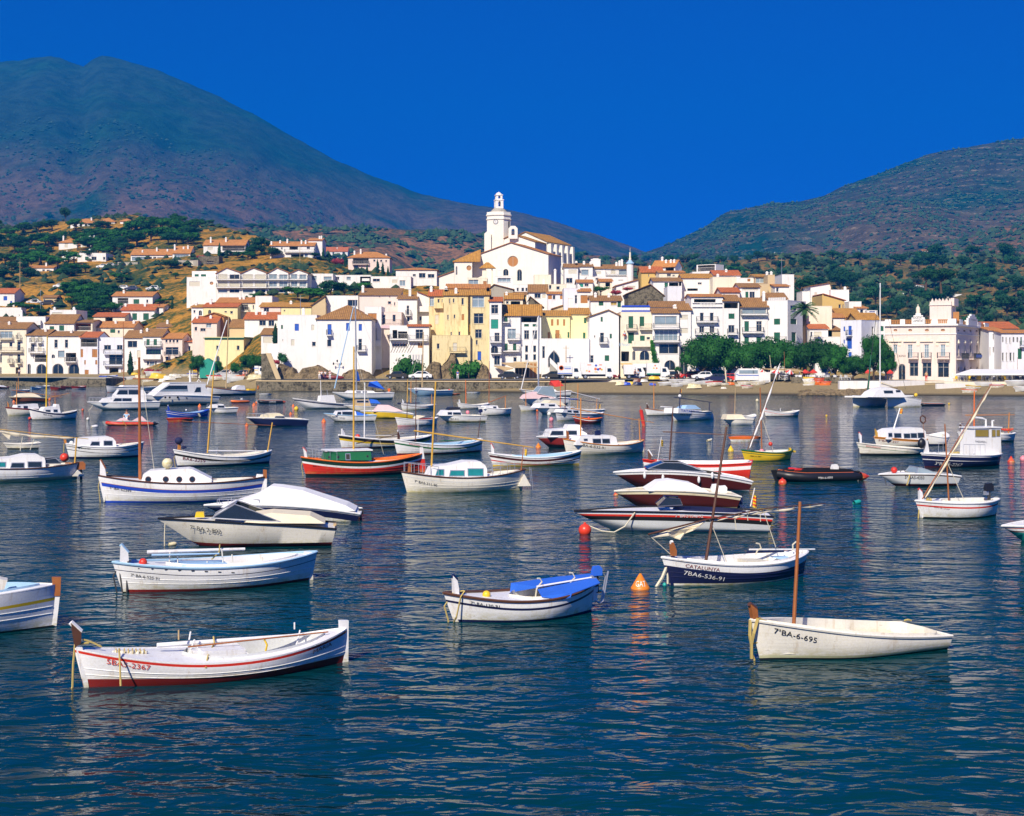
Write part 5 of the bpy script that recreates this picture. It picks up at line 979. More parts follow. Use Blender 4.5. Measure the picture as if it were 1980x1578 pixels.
wallface(mb, Face((bx-1.15, -4.1), (1, 0), (0, -1)), [(0, bz-1), (2.3, bz-1), (2.3, zt_-.6), (1.7, zt_), (.6, zt_), (0, zt_-.6)], [arch_hole(.75, bz-.1, 1.55, zt_-.7)], [.01]); mb.box(bx-1.15, bx-1.14, -5, -4.1, bz-1, zt_-.6); mb.box(bx+1.14, bx+1.15, -5, -4.1, bz-1, zt_-.6)
bc = mb.build('bellcote', 'p_church', CH); mb = MB(); mb.lathe([(.3, bz+.5), (.22, bz+.7), (.12, bz+.95), (0, bz+1)], 10, (bx, -4.55, 0)); mb.build('bell', 'iron', bc)
mb = MB(); u, z = XZ(*Q(4, 631, 335), 343)[0]-tx, zz(308); mb.box(u-.2, u+.2, -R*1.02+.6, -R*1.02+.7, z-3, z); mb.build('louvre', 'dark', CH)
# kiosk roof and minaret-like chimney on the crest
x_, z_ = XZ(*Q(4, 472, 690), 322); K_ = empty('roof_kiosk', (x_, 322, 0)); tag(K_, 'small roof kiosk with striped pyramid tile cap in front of the church', 'kiosk')
mb = MB(); mb.box(-1.2, -.3, -1, 1, z_-4, z_+1.2); mb.box(.9, 1.2, -1, -.7, z_-4, z_+1.2); mb.box(.9, 1.2, .7, 1, z_-4, z_+1.2); mb.build('wall', 'p_cream', K_)
mb = MB(); mb.add([(-1.9,-1.6,z_+1.2),(1.9,-1.6,z_+1.2),(1.9,1.6,z_+1.2),(-1.9,1.6,z_+1.2),(-.3,0,z_+2.6),(.3,0,z_+2.6)], [(0,1,5,4),(1,2,5),(2,3,4,5),(3,0,4),(3,2,1,0)]); mb.build('roof', 't_goldX', K_)
x_, z_ = XZ(*Q(5, 408, 290), 330); K_ = empty('lookout_tower', (x_, 330, 0)); tag(K_, 'slender white roof tower with blue tiled collar and pale mast', 'tower')
zt_ = lambda y: XZ(*Q(5, 408, y), 330)[1]
mb = MB(); mb.lathe([(.8, z_-8), (.8, zt_(165)), (.6, zt_(160)), (.5, zt_(135)), (0, zt_(135))], 10); mb.build('shaft', 'p_clean', K_)
mb = MB(); mb.lathe([(.95, zt_(160)), (1.0, zt_(150)), (.5, zt_(132)), (.4, zt_(120))], 10); mb.build('collar', 'lblue', K_)
mb = MB(); mb.lathe([(.3, zt_(125)), (.3, zt_(105)), (.22, zt_(100)), (.2, zt_(42)), (0, zt_(40))], 8); mb.tube([(0,0,zt_(42)), (0,0,zt_(-5))], .04, 4); mb.build('mast', 'p_cream', K_)
# palm
def palm(px, pyb, pyt, Y, n=46, L=3.4, lab=''):
 x, zb = XZ(px, pyb, Y); zt = XZ(px, pyt, Y)[1]; zb = min(zb, Tz(px, Y)); e = tag(empty('palm_tree', (x, Y, zb)), lab, 'palm tree'); h = zt-zb
 mb = MB(); mb.tube([(0,0,-.2), (.1,0,h*.3), (-.05,0,h*.7), (0,0,h)], [.42,.34,.33,.4], 8); mb.build('trunk', 'bark', e)
 rnd = random.Random(int(px)); mb = MB()
 for i in range(n):
  a = rnd.uniform(0, 2*pi); el = rnd.uniform(-.5, 1.35); P = [];
  for j in range(7):
   t = j/6; d = L*t; P.append(Vector((cos(a)*d*cos(el*(1-.3*t)), sin(a)*d*cos(el*(1-.3*t)), h+sin(el)*d-1.0*t*t*L*.45)))
  sd_ = Vector((-sin(a), cos(a), 0))
  for j in range(1, 6):
   for q in (0, .33, .66):
    p = P[j].lerp(P[j+1], q); tt = (P[j+1]-P[j]).normalized(); lw = .55*(1-abs(j-2.6)/5)
    for s_ in (-1, 1): mb.add([p, p+tt*.12, p+sd_*s_*lw+tt*.3-Vector((0,0,.15))], [(0,1,2)])
  mb.tube(P, .035, 3)
 mb.build('crown', 'l_palm', e)
palm(1556, 700, 598, 259, 60, 2.6, 'tall date palm in front of the white waterfront houses')
palm(*Q('d', 708, 0)[:1], 725, 707, 312, 30, 1.6, 'short palm beside the pale four window house')
palm(*Q('d', 895, 0)[:1], 725, 702, 312, 26, 1.7, 'small leaning palm left of the flag mast')
# waterfront trees
PL = [(1372,748,90,84,255,'large round plane tree at the left end of the beach row'),(1358,740,78,50,254,'low rounded plane tree overlapping the parked cars'),(1410,740,76,60,256,'dense plane tree second from the left of the beach row'),
 (1440,742,72,66,252,'wide plane tree above the caravan'),(1485,742,82,80,255,'broad plane tree behind the beach bar'),(1530,742,74,60,253,'plane tree just left of the palm trunk'),(1580,742,78,70,252,'bushy plane tree right of the palm trunk'),
 (1615,742,66,50,250,'smaller bright plane tree near the cafe umbrellas'),(1650,738,44,44,249,'low shade tree over the cafe tables'),(1690,735,84,50,248,'loose crowned tree hiding the casino corner'),(1716,738,52,30,247,'tree hanging over the casino terrace')]
for x, y, h, w, Y, lab in PL: treepx('plane', 'l_plane', x, 740, h*1.18+12, w*1.5, Y=Y, label=lab)
treepx('plane', 'l_plane', 383, 728, 50, 44, Y=288, label='round green tree before the pink house')
treepx('plane', 'l_plane', 420, 728, 36, 30, Y=290, label='small dark tree before the yellow mansion')
treepx('plane', 'l_plane', 487, 726, 52, 60, Y=278, label='wide green tree beside the harbour steps')
treepx('plane', 'l_plane', 455, 728, 32, 34, Y=285, label='low grey green tree between the two round trees by the mansion')
treepx('bush', 'l_pine', 787, 740, 60, 58, Y=261, label='very round dark green bush against the white house wall', cat='bush')
treepx('bush', 'l_pine', 906, 742, 60, 60, Y=259.5, label='big dark green bush at the foot of the cream cliff house', cat='bush')
treepx('bush', 'l_dark', 545, 702, 24, 20, Y=261, label='spiky grey green shrub at the top of the harbour steps', cat='shrub')
treepx('bush', 'l_red', 534, 706, 14, 12, Y=260, label='small red flowering shrub on the harbour rocks', cat='shrub')
treepx('cypress', 'l_dark', *Q('d', 305, 510), 50, Y=312, label='slim dark cypress against the white waterfront house')
treepx('cypress', 'l_dark', *Q(2, 850, 1130), 46, Y=282, label='cypress squeezed against the great white house')
treepx('bush', 'l_red', *Q('d', 505, 510), 20, 22, Y=311, label='purple leaved bush in front of the glazed verandah house', cat='shrub')
treepx('bush', 'l_red', *Q('d', 635, 510), 18, 20, Y=311, label='purple leaved bush beside the short palm', cat='shrub')
treepx('pine', 'l_pine', *Q(5, 110, 480), 24, 40, Y=296, label='bright green tree between the white rooftops', cat='tree')
treepx('bush', 'l_red', *Q(5, 265, 470), 12, 22, Y=292, label='magenta bougainvillea on a roof terrace', cat='shrub')
treepx('bush', 'l_red', *Q(5, 380, 425), 8, 22, Y=294, label='second magenta bougainvillea near the stone gable', cat='shrub')
treepx('bush', 'l_pine', *Q(5, 890, 1250), 14, 14, Y=259, label='small round bush by the blue arched door', cat='shrub')
mb = MB(); rv = random.Random(3)
for i in range(900):
 t = rv.random(); x, z = XZ(*Q(5, lerp(628, 672, t**1.5)+rv.gauss(0, 6)*(1+t), lerp(935, 1175, t)), 261.6); s = .16
 mb.add([(x-s, 261.6+rv.uniform(-.3,.1), z), (x+s, 261.5, z+s*rv.uniform(-1,1)), (x, 261.7, z+s*1.5)], [(0,1,2)])
tag(mb.build('climbing_vine', 'l_pine'), 'green climbing vine between the yellow house and the panoramic house', 'vine')
# quays and walls
def wallpath(name, pts, th, ztop, mat, label, cap=None, cat='wall', zb=-2.5):
 e = empty(name, (pts[0][0], pts[0][1], 0)); tag(e, label, cat); o = Vector(pts[0])
 mb = MB(); cb = MB()
 for a, b in zip(pts, pts[1:]):
  a, b = Vector(a)-o, Vector(b)-o; d = (b-a).normalized(); n = Vector((-d.y, d.x))
  n = n if n.y > 0 else -n; sg = max(1, int((b-a).length/1.5))
  for m_, (lo, hi, off) in ((mb, (zb, ztop-.18 if cap else ztop, 0)), (cb, (ztop-.176, ztop, .12))):
   if m_ is cb and not cap: continue
   for i in range(sg):
    p, q = a.lerp(b, i/sg), a.lerp(b, (i+1)/sg); j = 0 if m_ is mb else 0
    m_.add([(p.x-n.x*off,p.y-n.y*off,lo),(q.x-n.x*off,q.y-n.y*off,lo),(q.x+n.x*th,q.y+n.y*th,lo),(p.x+n.x*th,p.y+n.y*th,lo),(p.x-n.x*off,p.y-n.y*off,hi),(q.x-n.x*off,q.y-n.y*off,hi),(q.x+n.x*th,q.y+n.y*th,hi),(p.x+n.x*th,p.y+n.y*th,hi)],
 [(4,5,6,7),(0,1,5,4),(2,3,7,6)]+([(3,0,4,7)] if i == 0 else [])+([(1,2,6,5)] if i == sg-1 else []))
 mb.build('face', mat, e)
 if cap: cb.build('coping', cap, e)
 return e
def gp(px, Y): return ((px-990)/F*Y, Y)
wallpath('quay_wall', [gp(-300, 297), gp(98, 294.5), gp(205, 290)], 24, 1.75, 'stonew', 'rough stone quay wall under the arched houses at far left', 'concrete')
wallpath('quay_wall', [gp(495, 251), gp(560, 249), gp(700, 248), gp(1000, 243), gp(1085, 243)], 22, 1.9, 'stonew', 'long stone quay wall below the great white house', 'p_tan')
wallpath('sea_wall', [gp(*[Q('T', 735, 0)[0]], 231), gp(1700, 231), gp(1745, 233), gp(1788, 235)], 1.2, 2.15, 'p_white', 'low white sea wall in front of the casino terrace', zb=-.5)
wallpath('terrace_wall', [gp(1789, 236), gp(1885, 237)], 8, 1.9, 'p_tan', 'tan terrace wall under the casino cafe', 'p_cream', zb=-.5)
wallpath('garden_wall', [gp(1530, 243.4), gp(1622, 242)], .5, 2.6, 'stonew', 'rough stone wall behind the stacked kayaks', zb=0)
wallpath('kerb_wall', [gp(1088, 250), gp(1208, 250)], .4, 1.98, 'p_cream', 'low cream kerb wall along the road above the beach', zb=.5)
mb = MB();
mb.add([(*gp(-300, 298), 1.756), (*gp(200, 292), 1.756), (*gp(200, 319), 1.756), (*gp(-300, 340), 1.756)], [(0,1,2,3)]); tag(mb.build('pavement', 'concrete'), kind='structure')
mb = MB(); P_ = [(500,252),(700,249.5),(1000,244.5),(1085,246),(1210,251),(1330,253),(1500,252),(1620,246),(1760,243)]
vs = [];
for px, Y in P_: vs += [(*gp(px, Y), 2.04), (*gp(px, 263.5 if px < 1600 else 258), 2.06)]
mb.add(vs, [(2*i, 2*i+2, 2*i+3, 2*i+1) for i in range(len(P_)-1)]); tag(mb.build('road', 'road_m'), kind='structure')
# harbour steps: sloping ramp wall
e = empty('stone_ramp', (*gp(520, 256), 0)); tag(e, 'steep stone ramp wall with steps climbing to the great white house', 'ramp')
def ptl(k, x, y, Y, o): X, z = XZ(*Q(k, x, y), Y); return (X-o.location.x, z)
mb = MB(); mb.ext([ptl('U', *p, 256, e) for p in ((1052, 440), (1050, 135), (1100, 132), (1215, 440))], -1.5, 2.5); mb.build('wall', 'stonew', e)
mb = MB(); a, b = ptl('U', 1100, 128, 256, e), ptl('U', 1222, 440, 256, e); mb.ext([a, (a[0]+.9, a[1]), (b[0]+.9, b[1]), b], -1.6, -1.2); mb.build('coping', 'p_tan', e)
# rocks: faceted outcrops
def rock(lab, k, pts, Y, dep=5, seed=1):
 r = random.Random(seed); P = [XZ(*Q(k, *p), Y) for p in pts]; n = len(P); x0 = P[0][0]; o = empty('rock_outcrop', (x0, Y, 0)); tag(o, lab, 'rock')
 mb = MB(); vs = []; rows = 9; cols = 40;
 for j in range(rows):
  t = j/(rows-1)
  for i in range(cols):
   u = i/(cols-1); X = lerp(P[0][0], P[-1][0], u); top = prof(P, X)
   z = lerp(.6, top, sin(t*pi/2)**.8); yy = -3.2*(1-t)**1.3+noise.fractal(Vector((X*.5, t*2.4, seed)), .9, 2, 4)*1.1
   vs.append((X-x0+noise.noise(Vector((X, t*5, seed)))*.3, yy, z+noise.noise(Vector((X*.8+z*.6, t*4, seed+5)))*.45*sin(pi*min(t, .93))))
 for i in range(cols): X = lerp(P[0][0], P[-1][0], i/(cols-1)); vs.append((X-x0, dep, prof(P, X)-.5))
 mb.add(vs, [(j*cols+i, j*cols+i+1, (j+1)*cols+i+1, (j+1)*cols+i) for j in range(rows) for i in range(cols-1)]); mb.build('rock_face', 'rock_m', o)
rock('brown layered rock outcrop under the left of the great white house', 3, [(195,1190),(215,1000),(260,1010),(330,1045),(372,1045),(345,1085),(400,1110),(448,1100),(460,1058),(560,1040),(632,1020),(700,1055),(850,1130),(870,1190)], 259, seed=2)
rock('brown rock hump under the right of the great white house', 3, [(865,1190),(900,1110),(1000,1070),(1090,1068),(1180,1100),(1240,1165),(1250,1190)], 259.5, seed=4)
rock('rugged dark rock left of the big bush', 3, [(1690,1170),(1760,1090),(1820,1010),(1870,985),(1925,1000),(1960,1180)], 260, seed=6)
rock('rock face with a cave behind the blue sail', 'V', [(-60,540),(-30,380),(20,330),(60,240),(120,250),(130,540)], 261, seed=8)
rock('tan rock under the low arch of the cream cliff house', 'V', [(340,540),(380,370),(410,350),(450,380),(475,420),(480,540)], 261, seed=9)
mb = MB(); rs = random.Random(8)
for i in range(170):
 px = rs.uniform(1590, 1730) if i < 120 else rs.uniform(1545, 1600); Y = rs.uniform(220, 229); s = rs.uniform(.15, .55); X = (px-990)/F*Y
 mb.ball((X, Y, Tz(px, Y)+.05), s, 6, 4, sc=(1.3, 1, .6))
tag(mb.build('shore_stones', 'rock_m'), 'loose stones along the waterline below the white sea wall', kind='stuff')
# boats
def bowf(x): return max(0., min(1., x))
class Boat:
 def __init__(s, label, k, bow, stern, tops, B=None, kind='double', bands=None, deck='white', rail='wood', cock=(.3,.86,.62), cat='boat', name='fishing_boat', inner='offw', floor=.12, dr=.35, rb=.25, rs=.15, thw=(.38,.55,.72), post=True, fine=1.0, group=None):
  s.k = k; pb, ps = Q(k, *bow), Q(k, *stern); vb, vs = WP(*pb), WP(*ps)
  d = vs-vb; s.L = d.length; s.rz = atan2(d.y, d.x); s.mid = (vb+vs)/2; s.c, s.s_ = cos(s.rz), sin(s.rz)
  s.root = empty(name, s.mid, s.rz); tag(s.root, label, cat, group)
  s.kind, s.rb, s.rs, s.dr, s.fine = kind, rb, rs, dr, fine
  s.B = B or s.L*.32
  if kind == 'transom' and B:
   vs = vs+Vector((-d.y, d.x, 0)).normalized()*s.B*.38; d = vs-vb; s.L = d.length; s.rz = atan2(d.y, d.x); s.mid = (vb+vs)/2; s.c, s.s_ = cos(s.rz), sin(s.rz); s.root.location = s.mid; s.root.rotation_euler.z = s.rz
  h = lambda q, Y: max(.15, HC+(690-Q(k, 0, q)[1])/F*Y)
  s.fb = h(tops[0], vb.y); s.fs = h(tops[2], vs.y); s.fm = h(tops[1], s.mid.y-s.B*.45); s.fm = min(max(s.fm, .25), max(s.fb, s.fs, .4)*1.1)
  s.hw = 0; s.deckz = 0
  s.hull(bands or [('s', 0, 'white')], deck, rail, cock, inner, floor, thw)
 def loc(s, x, y, yo=0.):      # zoom pixel -> local (x, z) on the vertical plane at local y = yo
  px, py = Q(s.k, x, y); q = (px-990)/F; ox, oy = s.mid.x-s.s_*yo, s.mid.y+s.c*yo
  u = (q*oy-ox)/(s.c-q*s.s_); Y = oy+u*s.s_; return u, HC+(690-py)/F*Y
 def zs(s, t): return s.fb*(t-.55)*(t-1)/.55+s.fm*t*(t-1)/(.55*-.45)+s.fs*t*(t-.55)/.45
 def bh(s, t):
  if s.kind == 'double': return s.B/2*max(0, 1-abs((t-.53)/(.53 if t < .53 else .47))**2.3)**.85
  if s.kind == 'speed': return s.B/2*(1-(1-min(t/.6, 1))**2.2)*(1 if t < .6 else 1-.1*(t-.6)/.4)
  return s.B/2*((1-(1-min(t/.58, 1))**2.2) if t < .58 else 1-.17*((t-.58)/.42)**1.6)
 def zk(s, t):
  if s.kind == 'speed': return -s.dr+(s.fb+s.dr)*.97*max(0, 1-t/.36)**1.7
  if s.kind == 'double': return -s.dr*(.75+.25*sin(pi*t))
  return -s.dr*(.8+.2*sin(pi*min(t*1.2, 1)))+ 0
 def pt(s, t, z, side=-1):
  a, b_ = s.zk(t), s.zs(t); q = bowf((z-a)/max(b_-a, .01)); w = bowf(1-t*2.2)**1.5+ (bowf(t*2.2-1.2)**1.5 if s.kind == 'double' else 0); w = min(w, 1)
  if s.kind == 'speed':
   ch = .45; m = (.84*(q/ch)**.85 if q < ch else .84+.16*(q-ch)/(1-ch)); y = s.bh(t)*(m*(1-w*.25)+q*w*.25)
  else: y = s.bh(t)*((1-(1-q)**2.3)**(.34 if s.kind == 'transom' else .62)*(1-w)+q**.8*w)
  x = (t-.5)*s.L-s.rb*bowf(z)/max(s.fb, .3)*(1-t)**6+s.rs*bowf(z)/max(s.fs, .3)*t**6
  return Vector((x, side*y, z))
 def side(s, x, z):            # y of the near hull side at local x, height z
  t = bowf(x/s.L+.5)
  for _ in range(8): t = bowf(t+(x-s.pt(t, z).x)/s.L*.8)
  return s.pt(t, z).y
 def hull(s, bands, deck, rail, cock, inner, floor, thw):
  N = 36; ts = [(1-cos(pi*i/N))/2*.5+i/N*.5 for i in range(N+1)]; mb = MB(); mats = []; rows = []
  allb = [('z', .0, bands[0][2])]+bands
  def bz(bd, t):
   v = bd[1] if bd[0] == 'z' else s.zs(t)-bd[1]; return min(max(v, s.zk(t)), s.zs(t))
  lv = [(None, 0)]; spec = []
  for i, bd in enumerate(allb):
   n = 2 if i == 0 else 5 if i == len(allb)-1 or (bd[0] == 's' and bd[1] > .06) else 1
   for j in range(n): spec.append((allb[i-1] if i else None, bd, (j+1)/n, bd[2]))
  for m_ in [b[2] for b in allb]:
   if m_ not in mats: mats.append(m_)
  def zrow(r, t):
   if r == 0: return s.zk(t)
   p, b_, f, _ = spec[r-1]; lo = bz(p, t) if p else s.zk(t); return lerp(lo, bz(b_, t), f)
  R = len(spec)+1
  for sd in (-1, 1):
   base = len(mb.v)
   for r in range(R):
    for t in ts: mb.v.append(tuple(s.pt(t, zrow(r, t), sd)))
   for r in range(R-1):
    for i in range(N): mb.f.append((base+r*(N+1)+i, base+r*(N+1)+i+1, base+(r+1)*(N+1)+i+1, base+(r+1)*(N+1)+i)); mb.m.append(mats.index(spec[r][3]))
  if s.kind != 'double':
   b2 = R*(N+1)
   for r in range(R-1): mb.f.append((r*(N+1)+N, (r+1)*(N+1)+N, b2+(r+1)*(N+1)+N, b2+r*(N+1)+N)); mb.m.append(mats.index(spec[r][3]))
  s.H = mb.build('hull', mats, s.root, smooth=True)
  # deck, cockpit walls and sole
  c0, c1, cw = cock or (9, 9, 0); dk = MB(); inn = MB(); ys = []
  for t in ts:
   b_ = s.bh(t); c = 0
   if c0 < t < c1: u = (t-c0)/(c1-c0); c = b_*cw*(1-abs(2*u-1)**4 if u < .5 or s.kind != 'transom' else 1-max(0, u*12-11)**2*.6)**.5
   ys.append(c)
  for sd in (-1, 1):
   for i in range(N):
    a, b_ = ts[i], ts[i+1]; pa, pb = s.pt(a, s.zs(a), sd), s.pt(b_, s.zs(b_), sd); k = .02
    qa, qb = Vector((pa.x, sd*ys[i], pa.z+.04*s.bh(a))), Vector((pb.x, sd*ys[i+1], pb.z+.04*s.bh(b_)))
    dk.add([pa-Vector((0,0,k)), pb-Vector((0,0,k)), qb-Vector((0,0,k)), qa-Vector((0,0,k))], [(0,1,2,3)])
    if ys[i] > 0 or ys[i+1] > 0:
     za, zb_ = max(floor, s.zk(a)+.1), max(floor, s.zk(b_)+.1)
     fa, fb_ = Vector((qa.x, min(abs(qa.y), abs(s.pt(a, za).y)*.93)*sd, za)), Vector((qb.x, min(abs(qb.y), abs(s.pt(b_, zb_).y)*.93)*sd, zb_))
     inn.add([qa+Vector((0,0,.03)), qb+Vector((0,0,.03)), fb_, fa], [(0,1,2,3)]); inn.add([fa, fb_, Vector((fb_.x, 0, fb_.z)), Vector((fa.x, 0, fa.z))], [(0,1,2,3)])
  dk.build('deck', deck, s.root, smooth=True)
  if inn.v: inn.build('cockpit', inner, s.root)
  for t in thw if inn.v else ():
   if not (c0 < t < c1): continue
   w = s.bh(t)*cw*.98; x = (t-.5)*s.L; z = s.zs(t)-.14; m_ = MB(); m_.box(x-.13, x+.13, -w, w, z-.04, z); m_.build('thwart', deck, s.root)
  if s.kind == 'double' and s.L > 3.5:
   for f in (.33, .5):
    m_ = MB(); [m_.tube([s.pt(t, s.zs(t)*f, sd) for t in ts[1:-1]], .011, 4) for sd in (-1, 1)]; m_.build('strake', bands[1 if len(bands) > 1 else 0][2], s.root)
  if rail:
   m_ = MB()
   for sd in (-1, 1): m_.tube([s.pt(t, s.zs(t), sd)+Vector((0, sd*.012, .01)) for t in ts], .032 if s.L < 7 else .045, 5)
   if s.kind != 'double': m_.tube([s.pt(1, s.zs(1), -1), s.pt(1, s.zs(1), 1)], .035, 5)
   m_.build('rail', rail, s.root)
 # -------- fittings, all given in zoom pixels
 def poly(s, name, pts, w=.1, mat='white', top=1., yo=0., par=None):
  P = [s.loc(x, y, yo) for x, y in pts]; mb = MB(); mb.ext(P, yo-w/2, yo+w/2, top=top); return mb.build(name, mat, par or s.root)
 def pole(s, name, pts, d, mat='wood_or', yo=0., tip=.6, n=7, dy=0.):
  P = [s.loc(x, y, yo) for x, y in pts]; r = d/2/F*s.mid.y/ZF[s.k][2]; k = len(P)
  mb = MB(); mb.tube([(p[0], yo+dy*i/(k-1), p[1]) for i, p in enumerate(P)], [r*lerp(1, tip, i/(k-1)) for i in range(k)], n); return mb.build(name, mat, s.root, smooth=True)
 def cabin(s, pts, hw=.55, mat='white', name='cabin', top=.85, roof=None):
  s.hw = s.B/2*hw; s.top = top; P = [s.loc(x, y, -s.hw*.9) for x, y in pts]; zs_ = [p[1] for p in P]; s.cz = (min(zs_), max(zs_))
  mb = MB(); mb.ext(P, -s.hw, s.hw, top=top); s.cab = mb.build(name, mat, s.root, smooth=False)
  if roof:
   zt = s.cz[1]; xs = [p[0] for p in P if p[1] > zt-.25*(zt-s.cz[0])]; mb = MB(); mb.box(min(xs)-.08, max(xs)+.08, -s.hw*top-.06, s.hw*top+.06, zt, zt+.06); mb.build('roof', roof, s.cab)
  return s.cab
 def yside(s, z): return -s.hw*(1-(1-s.top)*bowf((z-s.cz[0])/max(.01, s.cz[1]-s.cz[0])))
 def win(s, x0, y0, x1, y1, mat='glass', sk=0., round_=False, name='window'):
  yo = -s.hw*.93
  if round_:
   u, z = s.loc((x0+x1)/2, (y0+y1)/2, yo); r = abs(s.loc(x1, 0, yo)[0]-s.loc(x0, 0, yo)[0])/2; P = [(u+r*cos(a*pi/6), z+r*sin(a*pi/6)) for a in range(12)]
  else: P = [s.loc(x0, y1, yo), s.loc(x1, y1, yo), s.loc(x1, y0, yo), s.loc(x0+sk, y0, yo)]
  c = Vector((sum(p[0] for p in P)/len(P), sum(p[1] for p in P)/len(P)))
  for sd in (1, -1):
   fr, gl = MB(), MB(); ex = .035
   out = [tuple(c+(Vector(p)-c)*1.3) for p in P] if round_ else [(p[0]+math.copysign(ex, p[0]-c.x), p[1]+math.copysign(ex, p[1]-c.y)) for p in P]
   fr.add([(p[0], sd*(s.yside(p[1])-.012), p[1]) for p in out], [tuple(range(len(P)))]); gl.add([(p[0], sd*(s.yside(p[1])-.018), p[1]) for p in P], [tuple(range(len(P)))])
   o = fr.build(name, 'alu' if not round_ else 'wood_dk', s.cab); gl.build('pane', mat, o)
 def text(s, st, x0, y0, x1, y1, h, mat='black', cab=False):   # baseline from (x0,y0) to (x1,y1), letter height h
  vs, fs = textmesh(st); yo = -s.hw if cab else -s.B*.36; out = []
  for _ in range(2):
   a, b_ = s.loc(x0, y0, yo), s.loc(x1, y1, yo)
   if not cab: yo = (s.side(*a)+s.side(*b_))/2
  hh = h/ZF[s.k][2]/F*s.mid.y; mb = MB(); e_ = .014
  for u, v in vs:
   x, z = lerp(a[0], b_[0], u), lerp(a[1], b_[1], u)+v*hh
   if not cab and s.kind != 'speed': z = min(z-v*hh, s.zs(bowf(x/s.L+.5))-.095-hh)+v*hh
   zt_ = z+(1-v)*hh*.25 if s.kind == 'speed' else z; out.append((x, (s.yside(z)-.02) if cab else s.side(x, zt_)-e_-.05*max(0, -.25-x/s.L), z))
  mb.add(out, fs); mb.build('lettering', mat, s.root)
 def rope(s, pts, mat='rope', r=.018, ys=None, par=None):
  P = []
  for i, (x, y) in enumerate(pts): yo = ys[i] if ys else 0; p = s.loc(x, y, yo); P.append((p[0], yo, p[1]))
  mb = MB(); mb.tube(P, r, 5); return mb.build('rope', mat, s.root)
 def sail(s, pts, dia, mat='c_cream', sag=None, name='sail', yo=0.):
  P = [s.loc(x, y, yo) for x, y in pts]; k0 = 26; r0 = dia/2/F*s.mid.y/ZF[s.k][2]; rn = random.Random(int(pts[0][0])); V = []; Rr = []
  for i in range(k0+1):
   t = i/k0*(len(P)-1); j = min(int(t), len(P)-2); f = t-j; x, z = lerp(P[j][0], P[j+1][0], f), lerp(P[j][1], P[j+1][1], f)
   rr = r0*(.75+.35*sin(i*1.1)+rn.uniform(-.12, .12))*min(1, .35+i/k0*4, .35+(1-i/k0)*4); V.append((x, yo+rn.uniform(-.03,.03), z-rr*.8)); Rr.append(rr)
  mb = MB(); mb.tube(V, Rr, 8); o = mb.build(name, mat, s.root, smooth=True)
  mb = MB(); [mb.lathe([(Rr[i]*1.25, -.02), (Rr[i]*1.25, .02)], 8, (V[i][0], V[i][1], V[i][2]+Rr[i]*.4)) if 0 else mb.tube([(V[i][0]+.01, V[i][1]+Rr[i]*cos(a)*1.15, V[i][2]+Rr[i]*sin(a)*1.4+Rr[i]*.3) for a in [q*pi/4 for q in range(9)]], .008, 4) for i in range(2, k0, 3)]; mb.build('lashing', 'rope', o); return o
 def ball(s, x, y, dpx, mat, name='fender', yo=0., sc=(1,1,1)):
  u, z = s.loc(x, y, yo); r = dpx/2/F*s.mid.y/ZF[s.k][2]; mb = MB(); mb.ball((u, yo, z), r, sc=sc); return mb.build(name, mat, s.root, smooth=True)
 def outboard(s, x, y, sc=1., mat='black', tilt=0.):
  u, z = s.loc(x, y, 0); o = MB(); q = .15*sc
  o.ext([(u-q, z-q*.9), (u+q, z-q*.9), (u+q*1.1, z+q*.5), (u+q*.6, z+q*1.1), (u-q*.7, z+q), (u-q*1.05, z)], -q*.75, q*.75, top=.7); m_ = o.build('outboard_motor', mat, s.root, smooth=True)
  o = MB(); o.ext([(u-q*.35, z-q*.9), (u+q*.35, z-q*.9), (u+q*.45+tilt, z-q*4.5), (u-q*.1+tilt, z-q*4.5)], -q*.25, q*.25); o.ext([(u-q*.3+tilt, z-q*4.4), (u+q*1.1+tilt, z-q*4.4), (u+q*.9+tilt, z-q*4.6), (u-q*.3+tilt, z-q*4.6)], -q*.5, q*.5); o.build('leg', 'iron', m_)
  o = MB(); o.box(u-q*1.3, u-q*.2, -q*.4, q*.4, z-q*1.9, z-q*.9); o.build('bracket', 'alu', m_)
 def stem(s, pts, mat='white', capm=None, w=.12):
  o = s.poly('stempost', pts, w, mat)
  if capm:
   P = [s.loc(*p) for p in pts]; P.sort(key=lambda p: -p[1]); a, b_ = P[0], P[1]; mb = MB(); mb.tube([(a[0], 0, a[1]), (b_[0], 0, b_[1])], w*.45, 5); mb.build('post_cap', capm, o)
 def stern(s, pts, mat='white', w=.1): return s.poly('sternpost', pts, w, mat)
 def moor(s, x, y, dx=-6, mat='rope'):    # bow line falling into the water
  u, z = s.loc(x, y); t0 = -s.L/2
  mb = MB(); mb.tube([(u+.25, 0, z+.02), (u, 0, z), (t0-s.rb*.6-.08, 0, z*.55), (t0-.12+dx*.01, 0, .02), (t0-.2+dx*.04, 0, -.8)], .02, 5); mb.build('mooring_line', mat, s.root)
 def railing(s, t0, t1, h=.5, n=5, mat='alu', inset=.9):
  mb = MB()
  for sd in (-1, 1):
   top = []
   for i in range(n+1): t = lerp(t0, t1, i/n); p = s.pt(t, s.zs(t), sd); p.y *= inset; q = p+Vector((0, 0, h)); top.append(q); mb.tube([p, q], .012, 4)
   mb.tube(top, .014, 4)
   if t0 < .1 and sd == 1: p0 = s.pt(t0, s.zs(t0), -1); mb.tube([top[0], (p0.x, p0.y*inset, p0.z+h)], .014, 4)
  mb.build('guard_rail', mat, s.root)
